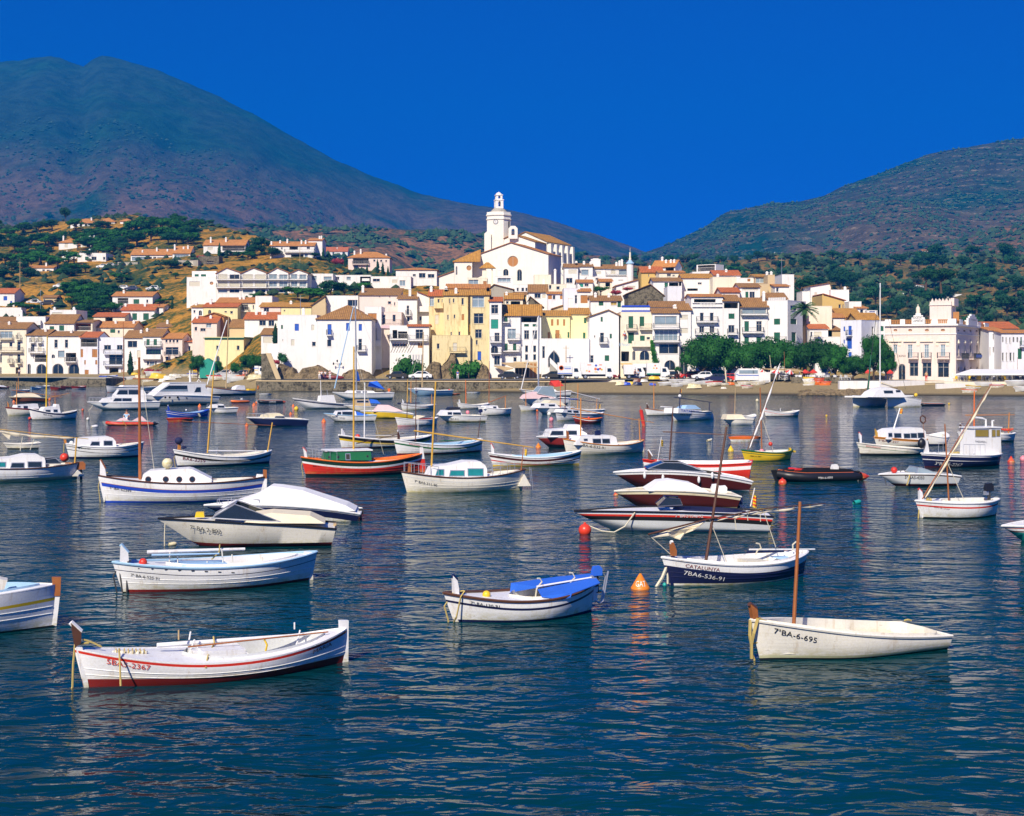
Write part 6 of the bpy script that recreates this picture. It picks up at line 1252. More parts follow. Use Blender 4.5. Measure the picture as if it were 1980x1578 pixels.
 def ladder(s, x, y0, y1, mat='alu'):
  u, z0 = s.loc(x, y0); z1 = s.loc(x, y1)[1]; mb = MB()
  for yy in (-.15, .15): mb.tube([(u, yy, z0), (u+.1, yy, z1)], .015, 5)
  for i in range(4): z = lerp(z1, z0, (i+.5)/4); mb.tube([(u+.03, -.15, z), (u+.03, .15, z)], .012, 4)
  mb.build('ladder', mat, s.root)
 def flag(s, x, y, w, h, mats=('yellow','red')):
  u, z = s.loc(x, y); W, H_ = w/ZF[s.k][2]/F*s.mid.y, h/ZF[s.k][2]/F*s.mid.y; mb = MB(); n = 7
  for i in range(n):
   z1, z0 = z-H_*i/n, z-H_*(i+1)/n; mb.add([(u+W*j/4, .05*sin(j*1.7+i*.2), zz_-.1*H_*j/4) for zz_ in (z0, z1) for j in range(5)], [(j, j+1, j+6, j+5) for j in range(4)], i % 2)
  mb.build('flag', list(mats), s.root)
 def sheet(s, name, pts, mat, th=.02):    # cloth given as zoom pixels plus local y: (x, y, yo)
  V = []
  for x, y, yo in pts: u, z = s.loc(x, y, yo); V.append(Vector((u, yo, z)))
  mb = MB(); n = len(V); lo = [v-Vector((0, 0, th)) for v in V]; mb.add(V+lo, [tuple(range(n)), tuple(range(2*n-1, n-1, -1))]+[(i, i+n, (i+1)%n+n, (i+1)%n) for i in range(n)]); return mb.build(name, mat, s.root)
 def windshield(s, pts, w=.8, glass='glass', frame='alu'):   # side silhouette polygon; glass both sides with frame tubes
  yo = -s.B/2*w; P = [s.loc(x, y, yo) for x, y in pts]; n = len(P); tp = max(p[1] for p in P); k = lambda p: yo*(1-.25*bowf((p[1]-min(q[1] for q in P))/max(.01, tp-min(q[1] for q in P))))
  gl, fr = MB(), MB()
  for sd in (1, -1):
   V = [(p[0], sd*k(p), p[1]) for p in P]; gl.add(V, [tuple(range(n))]); fr.tube(V+[V[0]], .022, 5)
  a, b_ = P[0], P[1]; gl.add([(a[0], k(a), a[1]), (b_[0], k(b_), b_[1]), (b_[0], -k(b_), b_[1]), (a[0], -k(a), a[1])], [(0,1,2,3)]); fr.tube([(b_[0], k(b_), b_[1]), (b_[0], -k(b_), b_[1])], .022, 5)
  o = fr.build('windshield', frame, s.root); gl.build('pane', glass, o)
gloss('gold', (.62,.36,.05), .5, .25, 5); gloss('glass_y', (.3,.22,.03), .1, .3, 3, spec=.8)
b = Boat('white open fishing boat with red stripe and brown stempost, nearest the camera at left', 'H', (445,683), (1845,548), (470,548,365), B=1.75, bands=[('z',.15,'dred'),('s',.085,'white'),('s',.035,'red'),('s',0,'white')], rail=None, cock=(.36,.9,.72), rb=.18, rs=.02, inner='lgrey', thw=(.37,.6,.84))
b.stem([(375,340),(430,390),(430,445),(398,470)], 'wood_dk', 'white'); b.poly('stem_edge', [(400,465),(436,470),(470,683),(445,683)], .11); b.stern([(1803,328),(1850,328),(1848,560),(1810,560)])
b.pole('spar', [(835,462),(1300,428),(1745,395)], 26, 'white', .25, .5); b.pole('spar', [(1000,470),(1745,390)], 9, 'wood', -.1, .8)
for x0,y0,x1,y1,m_ in ((950,432,950,380,'wood_lt'),(1006,432,1014,388,'white'),(1000,522,1035,430,'white'),(1566,376,1566,340,'white'),(1575,470,1596,380,'white')): b.pole('thole_pin', [(x0,y0),(x1,y1)], 9, m_, 0, 1)
b.poly('hatch_cover', [(1050,470),(1275,460),(1275,515),(1050,525)], .9, 'white'); b.poly('engine_box', [(1012,480),(1070,478),(1070,528),(1012,530)], .5, 'white'); b.sail([(600,490),(785,490)], 34, 'sh_cream', name='rolled_cloth')
b.rope([(1135,415),(1140,450),(1105,520),(1095,580)], ys=[.2,.1,-.5,-.85]); b.rope([(633,480),(636,530),(642,678)], ys=[-.2,-.6,-.75]); b.rope([(1405,430),(1420,460),(1405,530)], 'yellow', .02, [0,-.3,-.7]); b.moor(398,460,-8)
b.rope([(440,430),(500,450),(540,470)]); b.text('5BA5-2367', 573,550,790,583,28, 'red'); b.text('MARIA', 1660,505,1775,460,22, 'dred')
b = Boat('white open boat at the left edge with yellow stripe and brown rudder head', 'H', (-1000,440), (290,362), (330,235,135), B=1.9, bands=[('z',.04,'black'),('s',.36,'white'),('s',.29,'yellow'),('s',0,'white')], rail=None, cock=(.15,.92,.78), inner='lblue', rs=.05)
b.poly('rudder', [(270,200),(318,200),(300,358),(215,335)], .06); b.poly('rudder_head', [(275,98),(325,98),(320,198),(283,198)], .1, 'wood'); b.poly('locker', [(-60,170),(20,165),(40,110),(-10,100),(-60,110)], .4, 'offw')
b = Boat('white open boat with tall stem, pale blue cover and rolled spars on crutches', 'G', (262,905), (1512,822), (705,745,642), B=1.9, bands=[('z',.07,'dred'),('s',.2,'white'),('s',.18,'navy'),('s',0,'white')], rail='lblue', cock=(.25,.9,.7), inner='white')
b.stem([(250,590),(298,645),(303,710),(290,900),(262,900),(246,720)], 'white', 'lblue'); b.stern([(1463,635),(1512,640),(1518,825),(1440,825)]); b.poly('cover', [(590,742),(640,712),(945,708),(990,738)], 1.1, 'c_lblue', .8)
b.pole('spar', [(425,640),(1070,620)], 24, 'white', .1, .8); b.pole('spar', [(455,660),(900,650)], 14, 'c_lblue', -.1, .8); b.text('7ª BA-6-525-91', 320,805,495,820,20); b.moor(255,705,-2,'iron')
for x0,y0,x1,y1 in ((570,735,576,640),(628,735,626,668),(926,710,918,620),(988,705,985,655),(1186,705,1184,672),(820,735,822,700)): b.pole('crutch', [(x0,y0),(x1,y1)], 9, 'offw', 0, 1)
b.ball(398,708,54,'red'); b.rope([(245,705),(248,800),(262,905)], 'iron', .025, [-.05,-.05,-.05]); b.rope([(300,700),(292,800),(290,940)], 'iron', .025, [-.1,-.1,-.1]); b.rope([(905,590),(900,640),(850,690)])
for i in range(8): x = 375+i*88; b.poly('scupper', [(x-10,744+i*4),(x+10,745+i*4),(x+10,751+i*4),(x-10,750+i*4)], .03, 'iron', yo=b.side(*b.loc(x, 750+i*4, -.7))-.0)
b = Boat('cream cuddy speedboat with folded windshield and dark red bottom', 'G', (550,600), (1640,582), (420,455,468), B=2.0, kind='speed', bands=[('z',.13,'dred'),('s',.05,'offw'),('s',0,'offw')], rail='black', cock=None, deck='offw', cat='speedboat', name='speedboat', dr=.3)
b.windshield([(850,418),(1000,330),(1050,345),(1310,442)], .8); b.cabin([(1060,448),(1130,400),(1250,385),(1500,402),(1600,450)], .85, 'c_cream', 'cover', .75); b.poly('bucket', [(742,408),(750,375),(800,375),(806,408)], .3, 'yellow')
b.text('7ª BA 2-802', 706,494,916,516,28); b.poly('motor_bracket', [(1655,450),(1675,450),(1668,520),(1650,520)], .3, 'wood_lt'); b.rope([(545,425),(540,520),(540,600)], 'rope_w', .02)
b = Boat('white speedboat with navy band under a peaked white canvas cover', 'G', (845,425), (1815,418), (332,338,372), B=2.1, kind='speed', bands=[('s',.3,'white'),('s',.07,'navy'),('s',0,'white')], rail='white', cock=None, cat='speedboat', name='speedboat')
b.cabin([(910,345),(1130,272),(1235,210),(1300,215),(1450,238),(1740,335),(1800,368)], .88, 'c_white', 'cover', .62); b.text('REGAL', 1640,374,1716,376,13,'wood_lt'); b.outboard(1835,372,.7); b.railing(.08,.35,.2,4)
b = Boat('white cabin boat with portholes, blue waterline and tall brown mast', 'G', (140,312), (1180,292), (135,190,145), B=2.1, bands=[('z',.07,'blue'),('s',.42,'white'),('s',.28,'blue'),('s',.26,'wood'),('s',0,'white')], rail='wood_dk', cock=(.66,.92,.6))
b.stem([(115,30),(148,90),(155,135),(150,300),(140,312),(112,180)], 'white', 'wood'); b.stern([(1148,125),(1190,128),(1188,290),(1110,290)]); b.poly('rudder', [(1188,155),(1216,155),(1213,262),(1180,265)], .07); b.poly('rudder_head', [(1190,95),(1215,97),(1215,153),(1190,153)], .1, 'wood')
b.cabin([(385,185),(398,130),(440,105),(700,90),(728,96),(850,158),(850,190)], .62); [b.win(x-16, 143, x+16, 177, round_=True, name='porthole') for x in (432,548,637,723)]
b.poly('coachroof_hatch', [(490,122),(520,104),(700,98),(725,108),(730,122)], .7, 'white'); b.pole('mast', [(378,165),(372,-645)], 22, 'wood', 0, .7); b.pole('crosstree', [(330,-505),(470,-500)], 9, 'wood', 0, 1); b.rope([(378,-600),(480,160)], 'rope_w', .012); b.text('5ª-BA-62349', 175,226,322,244,17); b.moor(125,120,-3)
b = Boat('white open boat with bright blue canvas cover and outboard, in the centre foreground', 'N', (102,712), (1650,598), (385,482,268), B=1.7, bands=[('z',.06,'navy'),('s',.2,'white'),('s',.145,'navy'),('s',0,'white')], rail='wood_dk', cock=(.42,.92,.7), rs=.1)
b.stem([(85,190),(134,245),(152,335),(160,705),(102,712)], 'white', 'navy'); b.sheet('cover', [(735,375,.62),(745,275,.62),(1250,205,.62),(1680,165,.4),(1705,205,0),(1050,318,0)], 'c_blue'); b.sheet('cover', [(1045,345,0),(1700,212,0),(1748,272,-.35),(1430,395,-.72),(1400,392,-.7),(1260,445,-.75),(1090,425,-.6)], 'c_blue')
b.sheet('cover', [(1262,440,-.74),(1262,470,-.8),(1420,430,-.8),(1430,392,-.74)], 'c_blue'); b.pole('spar', [(1035,318),(1700,205)], 24, 'white', 0, .8); b.rope([(1020,445),(1035,340),(1095,260),(1070,225),(1040,225)], 'rope_w', .02); b.rope([(1425,385),(1415,265),(1465,215),(1440,165),(1400,160)], 'rope_w', .02)
b.pole('crutch', [(1420,385),(1422,260)], 12, 'offw', 0, 1); b.outboard(1710,140,.75,'c_blue'); b.stern([(1660,330),(1720,310),(1705,470),(1665,470)]); b.rope([(1840,140),(1780,480),(1740,500),(1665,450)], 'alu', .025); b.rope([(1690,200),(1760,150),(1810,200),(1760,480)], 'alu', .02)
b.ball(470,408,95,'yellow','float'); b.text('7ª-BA-130-91', 310,480,586,524,36); b.rope([(225,365),(180,430),(130,660),(100,720)], 'rope', .02, [-.3,-.35,-.25,-.05]); b.moor(100,380,-1)
b = Boat('navy and white fishing boat with leaning dark mast and cream furled sail', 'K', (430,862), (1590,772), (618,692,572), B=1.8, bands=[('z',.05,'offw'),('s',.2,'navy'),('s',0,'white')], rail='white', cock=(.16,.93,.78), inner='white')
b.stem([(433,490),(452,488),(480,560),(478,606),(440,606)], 'wood', 'white'); b.poly('stem_edge', [(430,610),(462,610),(455,860),(430,862)], .1, 'navy'); b.pole('mast', [(742,655),(922,-515)], 28, 'wood_dk', 0, .7); b.pole('yard', [(240,420),(770,285),(1300,190),(1785,150)], 17, 'wood_dk', -.06, .4)
b.sail([(790,300),(1180,225),(1780,160)], 24); b.sheet('sail', [(275,435,0),(400,388,.05),(740,296,0),(690,340,-.1),(630,375,-.15),(560,400,.05),(520,456,-.1),(470,440,.1),(420,420,-.05)], 'c_cream', .04)
for a in ([(775,290),(885,570),(935,690)],[(245,425),(430,590)],[(990,240),(1005,380)],[(1215,210),(1218,310)],[(1240,205),(1350,530)],[(1100,230),(1108,300)]): b.rope(a, 'rope_w', .012)
b.rope([(1175,600),(1190,560),(1222,540),(1210,505),(1180,497)], 'rope_w', .022); b.rope([(1500,560),(1497,510),(1525,485),(1560,500)], 'rope_w', .022); b.pole('spar', [(1120,552),(1690,550)], 16, 'white', .3, .8); b.pole('oar', [(1100,577),(1420,567)], 18, 'navy', .1, 1)
b.sheet('seat', [(1300,610,.3),(1440,603,.3),(1500,632,-.2),(1455,645,-.2)], 'c_lblue'); b.poly('box', [(1060,640),(1240,640),(1240,665),(1060,668)], .5, 'sh_cream'); b.text('CATALUNYA', 585,690,820,728,30,'dred'); b.text('7BA6-536-91', 568,775,848,815,36,'white')
b.rope([(440,615),(405,690),(360,800),(305,885)], 'rope_w', .045); b.rope([(470,600),(410,640),(410,850)], 'rope_w', .03); b.ball(1575,737,34,'teal'); b.pole('tiller', [(1575,620),(1580,560)], 8, 'iron')
b = Boat('cream transom dinghy with brown mast, nearest the camera at right', 'L', (222,612), (1822,522), (262,418,350), B=1.9, kind='transom', bands=[('z',.035,'black'),('z',.09,'dirty'),('s',0,'offw')], rail='offw', cock=(.08,.97,.86), inner='offw', deck='offw', thw=(.24,.62), dr=.2, cat='dinghy', rb=.22, rs=.03)
b.pole('mast', [(515,345),(571,-765)], 34, 'wood', 0, .75); b.stem([(130,125),(188,172),(195,248),(152,252)], 'wood', 'wood_dk'); b.text('7ªBA-6-695', 345,380,622,438,46); b.rope([(205,250),(170,380),(150,470),(150,600)], 'rope', .035, [-.1,-.12,-.05,0]); b.rope([(140,262),(135,400),(150,480)], 'rope', .035); b.rope([(205,245),(320,300)], 'rope', .02)
b.ball(1265,537,26,'iron','drain_cap', yo=b.side(*b.loc(1265,537,-.7))+.01, sc=(1,.4,1)); b.rope([(1480,268),(1510,262),(1540,270)], 'rope', .02, [.5,.5,.5]); b.moor(150,470,-1)
b = Boat('long low speedboat with black band and red stripe, nearest of the moored row', 'J', (45,548), (1240,552), (432,428,450), B=2.0, kind='speed', bands=[('z',.03,'lgrey'),('s',.3,'lgrey'),('s',.16,'black'),('s',.09,'red'),('s',0,'white')], rail='black', cock=(.52,.86,.6), inner='navy', cat='speedboat', name='speedboat', thw=(.75,))
b.windshield([(545,400),(600,350),(690,355),(705,392)], .6, 'glass', 'navy'); b.text('7ª BA-2-1046-92', 658,470,836,472,19,'white'); b.pole('flagstaff', [(1145,400),(1172,280)], 8, 'offw', 0, 1); b.flag(1160,325,26,80); b.rope([(395,440),(330,530),(260,568),(180,560),(80,520)], 'rope_w', .025, [-.8,-.9,-.9,-.9,-.9])
b = Boat('cream and maroon speedboat with white canvas cover and twin outboards', 'J', (300,405), (1030,400), (302,302,325), B=2.0, kind='speed', bands=[('z',.05,'cream'),('s',.14,'maroon'),('s',0,'cream')], rail='offw', cock=None, deck='cream', cat='speedboat', name='speedboat')
b.cabin([(480,300),(560,242),(640,233),(780,256),(850,292),(885,312)], .85, 'c_white', 'cover', .6); b.outboard(915,282,1.1,'white'); b.outboard(965,290,1.,'white'); b.outboard(1060,360,1.2,'navy',.3)
b = Boat('maroon speedboat with raked glass and white fenders, far side of the moored row', 'J', (290,292), (1112,290), (180,182,228), B=2.2, kind='speed', bands=[('z',.05,'lgrey'),('s',.13,'maroon'),('s',0,'white')], rail='white', cock=(.3,.8,.6), deck='white', inner='dark', cat='speedboat', name='speedboat', thw=())
b.windshield([(480,158),(590,118),(700,120),(860,178)], .8); [b.ball(x, y, 24, 'white', 'fender', -1.15, (.8,.8,1.9)) for x, y in ((458,198),(577,215),(810,228),(897,200))]
b = Boat('red rowing boat with dark mast behind the maroon speedboat', 'E', (258,1110), (1195,1140), (935,985,955), B=2.3, kind='transom', bands=[('z',.1,'black'),('s',.3,'red'),('s',.12,'white'),('s',0,'red')], rail='red', cock=(.12,.97,.85), inner='white', deck='white')
b.stem([(262,840),(300,900),(288,940),(262,930)], 'wood_dk', 'white'); b.pole('mast', [(468,960),(502,430)], 17, 'wood_dk', 0, .7); b.pole('yard', [(405,668),(1320,710)], 12, 'wood_dk', 0, .7); b.pole('flagstaff', [(350,975),(390,720)], 6, 'white', 0, 1); b.flag(388,745,20,60,('yellow','black')); b.pole('spar', [(640,955),(900,950)], 12, 'white')
b = Boat('white cabin boat with teal window curtains and orange mast in the middle of the bay', 'I', (105,440), (985,420), (285,332,268), B=2.2, bands=[('z',.06,'cream'),('s',.2,'offw'),('s',.17,'lgrey'),('s',0,'offw')], rail='wood_dk', cock=(.72,.94,.65))
b.cabin([(275,318),(300,262),(335,240),(430,236),(560,206),(670,208),(705,238),(716,262),(718,332)], .6); b.win(325,270,385,310,'glass_t',18); b.win(430,278,540,314,'glass_t',12); b.win(573,264,685,314,'glass_t'); b.poly('roof_rail', [(430,238),(440,230),(500,238),(495,245)], .9, 'wood'); b.poly('roof_rail', [(595,226),(605,219),(670,226),(665,233)], .9, 'wood')
b.pole('mast', [(290,308),(325,-402)], 16, 'gold', 0, .8); b.pole('yard', [(158,-28),(1070,100)], 13, 'gold', 0, .7); b.pole('mizzen_mast', [(975,292),(997,85)], 10, 'wood'); b.text('7ª BA6-311-90', 168,368,328,396,19); b.stem([(118,220),(135,222),(135,285),(112,288)], 'wood'); b.railing(.02,.25,.45,4); b.railing(.7,.9,.4,3)
b.poly('swim_platform', [(945,392),(992,300),(1042,390)], .5, 'offw'); b.ladder(1045,250,420); b.poly('door', [(905,288),(945,284),(945,312),(905,316)], .6, 'wood_or')
b = Boat('slim white boat with red and maroon stripes and a yellow pennant', 'I', (762,240), (1418,226), (142,178,125), B=2.0, bands=[('z',.05,'yellow'),('s',.42,'white'),('s',.36,'red'),('s',.22,'white'),('s',.1,'maroon'),('s',0,'white')], rail='white', cock=(.25,.9,.7), inner='lblue')
b.stem([(745,65),(768,110),(770,145),(750,150)], 'white', 'red'); b.text('TINTA', 798,166,852,168,11); b.flag(1003,112,22,50,('yellow','gold')); b.pole('flagstaff', [(1000,160),(1000,100)], 5, 'offw')
b = Boat('white cabin boat with orange mast and long orange yard beyond the slim striped boat', 'D', (870,888), (1590,862), (738,800,748), B=2.2, bands=[('z',.05,'cream'),('s',.3,'offw'),('s',.26,'lgrey'),('s',0,'offw')], rail='wood_or', cock=(.68,.93,.65))
b.cabin([(955,795),(965,755),(1005,712),(1310,703),(1345,722),(1356,795)], .6); b.win(1122,738,1195,776); b.win(1212,738,1280,776); b.win(1038,738,1068,752); b.pole('mast', [(1003,728),(1005,345)], 14, 'wood_or', 0, .8); b.pole('yard', [(910,445),(1700,580)], 9, 'wood_or', 0, .7); b.pole('mizzen_mast', [(1572,768),(1562,540)], 11, 'wood_or', 0, .8)
b.text('7ª BA-6-532-91', 990,802,1212,834,24); b.stem([(868,655),(885,670),(890,740),(872,740)], 'wood'); b.poly('rudder', [(1560,860),(1595,790),(1602,862)], .3, 'offw'); b.outboard(1165,680,1.,'navy')
b = Boat('white topped cabin cruiser with dark red hull', 'D', (615,818), (1110,812), (715,712,712), B=2.4, kind='speed', bands=[('z',.22,'black'),('s',.1,'dred'),('s',0,'white')], rail='white', cock=None, cat='motorboat', name='motorboat')
b.cabin([(690,718),(715,655),(870,640),(990,640),(1060,680),(1075,715)], .8); b.win(712,662,835,698,'glass',20); b.win(885,660,965,694); b.poly('flybridge', [(850,642),(868,598),(980,598),(1002,642)], 1.4, 'white', .8); b.railing(.03,.3,.3,4)
b = Boat('red boat with green cabin and tall brown mast', 'C', (155,1290), (1240,1262), (1108,1160,1078), B=2.3, bands=[('z',.12,'black'),('s',.3,'red'),('s',.2,'white'),('s',.04,'dgreen'),('s',0,'orange')], rail='orange', cock=(.6,.93,.7), inner='orange')
b.cabin([(345,1138),(358,1068),(385,1055),(765,1050),(780,1062),(782,1138)], .62, 'green', roof='white'); [b.win(x-8,y-9,x+8,y+9,round_=True,name='porthole') for x, y in ((377,1108),(465,1108),(745,1100))]; b.win(540,1080,575,1130,'dark',name='door'); b.pole('mast', [(612,1045),(615,50)], 19, 'gold', 0, .8)
b.stem([(127,1015),(160,1058),(166,1110),(142,1108)], 'white', 'red'); b.poly('rudder', [(1245,1015),(1275,1015),(1290,1125),(1250,1125)], .08, 'white'); b.poly('rudder', [(1250,1127),(1290,1127),(1306,1215),(1290,1255),(1248,1250)], .08, 'red'); b.railing(.04,.25,.5,4); b.rope([(615,60),(900,1080)], 'rope_w', .01); b.text('BA-1', 225,1200,275,1204,13); b.moor(145,1105,-2)
b = Boat('white boat with black and yellow stripe and a thin white mast', 'C', (500,1032), (1340,992), (897,950,900), B=2.1, bands=[('z',.1,'dred'),('s',.33,'white'),('s',.2,'yellow'),('s',.04,'black'),('s',0,'white')], rail='white', cock=(.25,.9,.7))
b.stem([(495,825),(525,875),(526,905),(500,905)], 'white', 'black'); b.pole('mast', [(715,922),(720,395)], 12, 'white', 0, .9); b.ball(652,912,46,'buoy_r'); b.stern([(1322,892),(1356,895),(1356,965),(1320,965)]); b.pole('spar', [(640,978),(1095,880)], 9, 'wood_dk', -.9, .6); b.pole('spar', [(730,900),(1040,905)], 12, 'offw')
b = Boat('white boat with green stripe and pinkish bow lettering', 'C', (1030,1088), (1830,1055), (938,998,940), B=2.1, bands=[('z',.1,'dred'),('s',.28,'white'),('s',.18,'green'),('s',0,'white')], rail='white', cock=(.25,.92,.72), inner='lblue')
b.stem([(1035,850),(1052,905),(1052,940),(1035,935)], 'wood_dk', 'white'); b.text('FALCON', 1148,984,1232,1000,13,'red'); b.pole('mast', [(1205,952),(1211,350)], 10, 'wood_dk'); b.pole('crutch', [(1803,922),(1826,730)], 9, 'wood_dk'); b.pole('spar', [(1228,912),(1230,740)], 9, 'white'); b.stern([(1800,930),(1832,925),(1838,1050),(1800,1050)]); b.pole('oar', [(1440,955),(1740,940)], 10, 'green', .4)
b = Boat('white boat with black sheer stripe, orange mast and crutch holding a long yard', 'B', (255,1068), (1285,1018), (872,958,880), B=2.0, bands=[('z',.1,'navy'),('s',.3,'white'),('s',.18,'black'),('s',0,'white')], rail='white', cock=(.22,.92,.72))
b.text('BA6-2259', 322,985,536,1014,30,'dred'); b.pole('mast', [(590,908),(660,-20)], 19, 'gold', 0, .8); b.pole('yard', [(320,553),(1350,600)], 9, 'wood', 0, .7); b.pole('crutch', [(1265,895),(1320,565)], 14, 'gold', 0, 1); b.poly('stempost', [(258,785),(285,790),(285,870),(255,870)], .1, 'wood_or'); b.ball(265,770,88,'c_navy','wrapped_motor',sc=(1,1,.9)); b.ball(325,845,44,'c_navy','wrapped_motor',sc=(1.4,.7,.8))
b.pole('spar', [(590,884),(1225,886)], 20, 'white'); b.rope([(690,930),(700,850),(680,848)], 'alu', .02); b.rope([(1100,890),(1140,870),(1120,850)], 'alu', .02); b.rope([(660,10),(605,880)], 'rope_w', .015); b.moor(262,880,-2)
b = Boat('white cabin boat at the left edge with furled cream sail on a long yard', 'P', (-1100,1138), (1470,1042), (760,868,738), B=2.3, bands=[('z',.16,'dirty'),('s',.3,'white'),('s',.27,'lgrey'),('s',0,'white')], rail='wood_dk', cock=(.74,.94,.7))
b.cabin([(-500,865),(-450,730),(0,665),(240,640),(480,585),(735,585),(770,620),(850,640),(868,700),(870,870)], .62); b.win(205,750,455,830,'glass',30); b.win(540,728,790,822); b.win(-80,738,100,815,'glass_t',40)
b.pole('mizzen_mast', [(1430,768),(1468,262)], 30, 'gold', 0, .9); b.pole('yard', [(-900,-10),(0,100),(1150,232),(1690,285)], 16, 'gold', 0, .8); b.sail([(-600,50),(0,130),(600,215),(1400,262)], 64); b.sheet('sail', [(20,140,0),(210,160,.05),(205,200,0),(180,280,-.05),(100,220,0)], 'c_cream', .05); b.windshield([(870,760),(875,685),(1080,660),(1170,755)], .55)
b.poly('swim_platform', [(1360,992),(1470,870),(1605,992)], .6, 'offw'); b.outboard(1545,800,1.3,'wood'); b.poly('door', [(1262,745),(1360,742),(1360,820),(1262,828)], .5, 'wood_or'); b.rope([(430,240),(385,510)], 'rope_w', .02); b.rope([(660,260),(575,500)], 'rope_w', .015)
b = Boat('white double ended boat with square cabin windows and orange stempost', 'A', (808,1002), (1640,978), (825,872,812), B=2.2, bands=[('z',.12,'navy'),('s',.36,'white'),('s',.32,'black'),('s',.16,'white'),('s',.12,'black'),('s',0,'white')], rail='white', cock=(.7,.93,.65))
b.cabin([(890,862),(895,775),(1000,760),(1260,745),(1310,760),(1342,800),(1350,868)], .62); b.win(1048,808,1150,845,'glass',22); b.win(1207,798,1300,845); b.text('7ª BA-6-107', 908,870,1043,884,17); b.stem([(738,775),(765,780),(772,825),(745,825)], 'wood_or'); b.ball(828,818,46,'white'); b.rope([(742,830),(740,930)], 'rope', .03)
b = Boat('small pale dinghy drifting behind the cabin boat at the left edge', 'A', (88,888), (422,884), (822,838,816), B=1.3, kind='transom', bands=[('z',.06,'black'),('s',.12,'offw'),('s',.1,'grey'),('s',0,'offw')], rail='offw', cock=(.1,.95,.8), cat='dinghy', name='dinghy')
b = Boat('white cabin boat with navy sheer band and yellow mast near the left edge', 'A', (365,552), (880,538), (418,478,440), B=2.1, bands=[('z',.05,'black'),('s',.16,'white'),('s',0,'navy')], rail='white', cock=(.6,.92,.6))
b.cabin([(490,470),(500,430),(525,405),(650,395),(658,370),(686,370),(702,468)], .6); b.win(530,438,582,460); b.win(622,433,665,460); b.pole('mast', [(535,405),(548,-420)], 15, 'yellow', 0, .8); b.pole('mizzen_mast', [(640,395),(638,235)], 9, 'wood_or'); b.pole('yard', [(570,292),(805,243)], 8, 'wood_or'); b.pole('yard', [(130,205),(720,290)], 8, 'wood_or'); b.text('7BA-8-86', 505,497,600,512,17); b.ball(345,535,36,'buoy_r')
b = Boat('cream boat with dark red rail and orange mast behind the yellow masted one', 'A', (92,500), (520,488), (405,428,420), B=2.1, bands=[('z',.05,'cream'),('s',.12,'offw'),('s',0,'dred')], rail='dred', cock=(.65,.9,.6))
b.cabin([(190,420),(200,380),(440,365),(452,425)], .6); b.win(275,392,320,418); b.win(210,392,235,405); b.pole('mast', [(192,385),(196,115)], 11, 'wood_or'); b.stem([(85,340),(103,370),(102,405),(92,405)], 'wood_or')
b = Boat('brown speedboat with cream canvas cover far left', 'A', (125,350), (530,343), (285,288,300), B=2.2, kind='speed', bands=[('z',.04,'brown'),('s',.1,'brown'),('s',0,'cream')], rail='cream', cock=None, deck='cream', cat='speedboat', name='speedboat'); b.cabin([(180,288),(235,248),(400,243),(450,270),(480,290)], .8, 'c_cream', 'cover', .6)
b = Boat('white motor yacht with two rows of dark windows', 'A', (1040,440), (1822,428), (345,350,338), B=2.8, kind='speed', bands=[('z',.06,'navy'),('s',.3,'white'),('s',.27,'lblue'),('s',0,'white')], rail='white', cock=None, cat='yacht', name='motor_yacht')
b.cabin([(1165,352),(1215,305),(1330,285),(1330,268),(1690,258),(1702,352)], .75); b.win(1312,302,1410,334,'glass',24); b.win(1420,302,1525,334); b.cabin([(1322,272),(1385,196),(1660,192),(1700,258)], .6, name='wheelhouse', roof='white'); b.win(1352,207,1480,256,'glass',34); b.win(1492,205,1625,256); b.railing(.02,.3,.5,6); b.rope([(1090,360),(1060,410),(1020,448)], 'rope_w', .03)
b = Boat('big white motor yacht with blue tinted windshield and round portholes', 'B', (-185,378), (655,358), (262,262,272), B=3.2, kind='speed', bands=[('z',.06,'dred'),('s',.55,'offw'),('s',.5,'grey'),('s',0,'white')], rail='white', cock=None, cat='yacht', name='motor_yacht')
b.cabin([(-20,268),(60,200),(170,120),(575,125),(565,165),(640,268)], .75, roof='white'); b.win(85,150,362,190,'glass',75); b.win(440,170,512,222,'glass',30); b.win(50,195,365,212,'glass_l',30); b.hw = b.B*.47; b.cz = (-1, 9); b.top = 1; [b.win(x-9,276,x+9,290,round_=True,name='porthole') for x in (110,160,250,350)]; b.railing(.02,.3,.5,6)
b.pole('radar_mast', [(395,120),(390,-20)], 26, 'white'); b.rope([(470,110),(490,80),(515,110)], 'white', .05)
b = Boat('white sailing hull with a tall thin brown mast before the left beach', 'A', (1245,233), (1812,218), (160,178,165), B=2.5, bands=[('z',.05,'red'),('s',0,'white')], rail='white', cock=(.5,.85,.5), cat='sailboat', name='sailboat'); b.pole('mast', [(1437,160),(1430,-585)], 10, 'wood'); b.cabin([(1420,170),(1440,150),(1600,148),(1620,170)], .5)
b = Boat('bright blue open boat with white trim', 'B', (145,515), (592,500), (428,462,418), B=1.8, bands=[('z',.05,'white'),('s',.3,'blue'),('s',.24,'white'),('s',.1,'blue'),('s',.06,'white'),('s',0,'blue')], rail='blue', cock=(.2,.9,.7), inner='lblue', deck='blue'); b.stem([(143,368),(158,405),(162,425),(145,425)], 'blue', 'white'); b.ball(350,425,22,'white'); b.poly('fender', [(480,462),(495,460),(512,495),(498,500)], .1, 'cream', yo=-.95)
b = Boat('low red dinghy tied in front of the bright blue boat', 'B', (150,558), (400,550), (520,524,520), B=1.2, kind='transom', bands=[('s',0,'red')], rail='red', cock=(.2,.9,.7), inner='red', deck='red', cat='dinghy', name='dinghy')
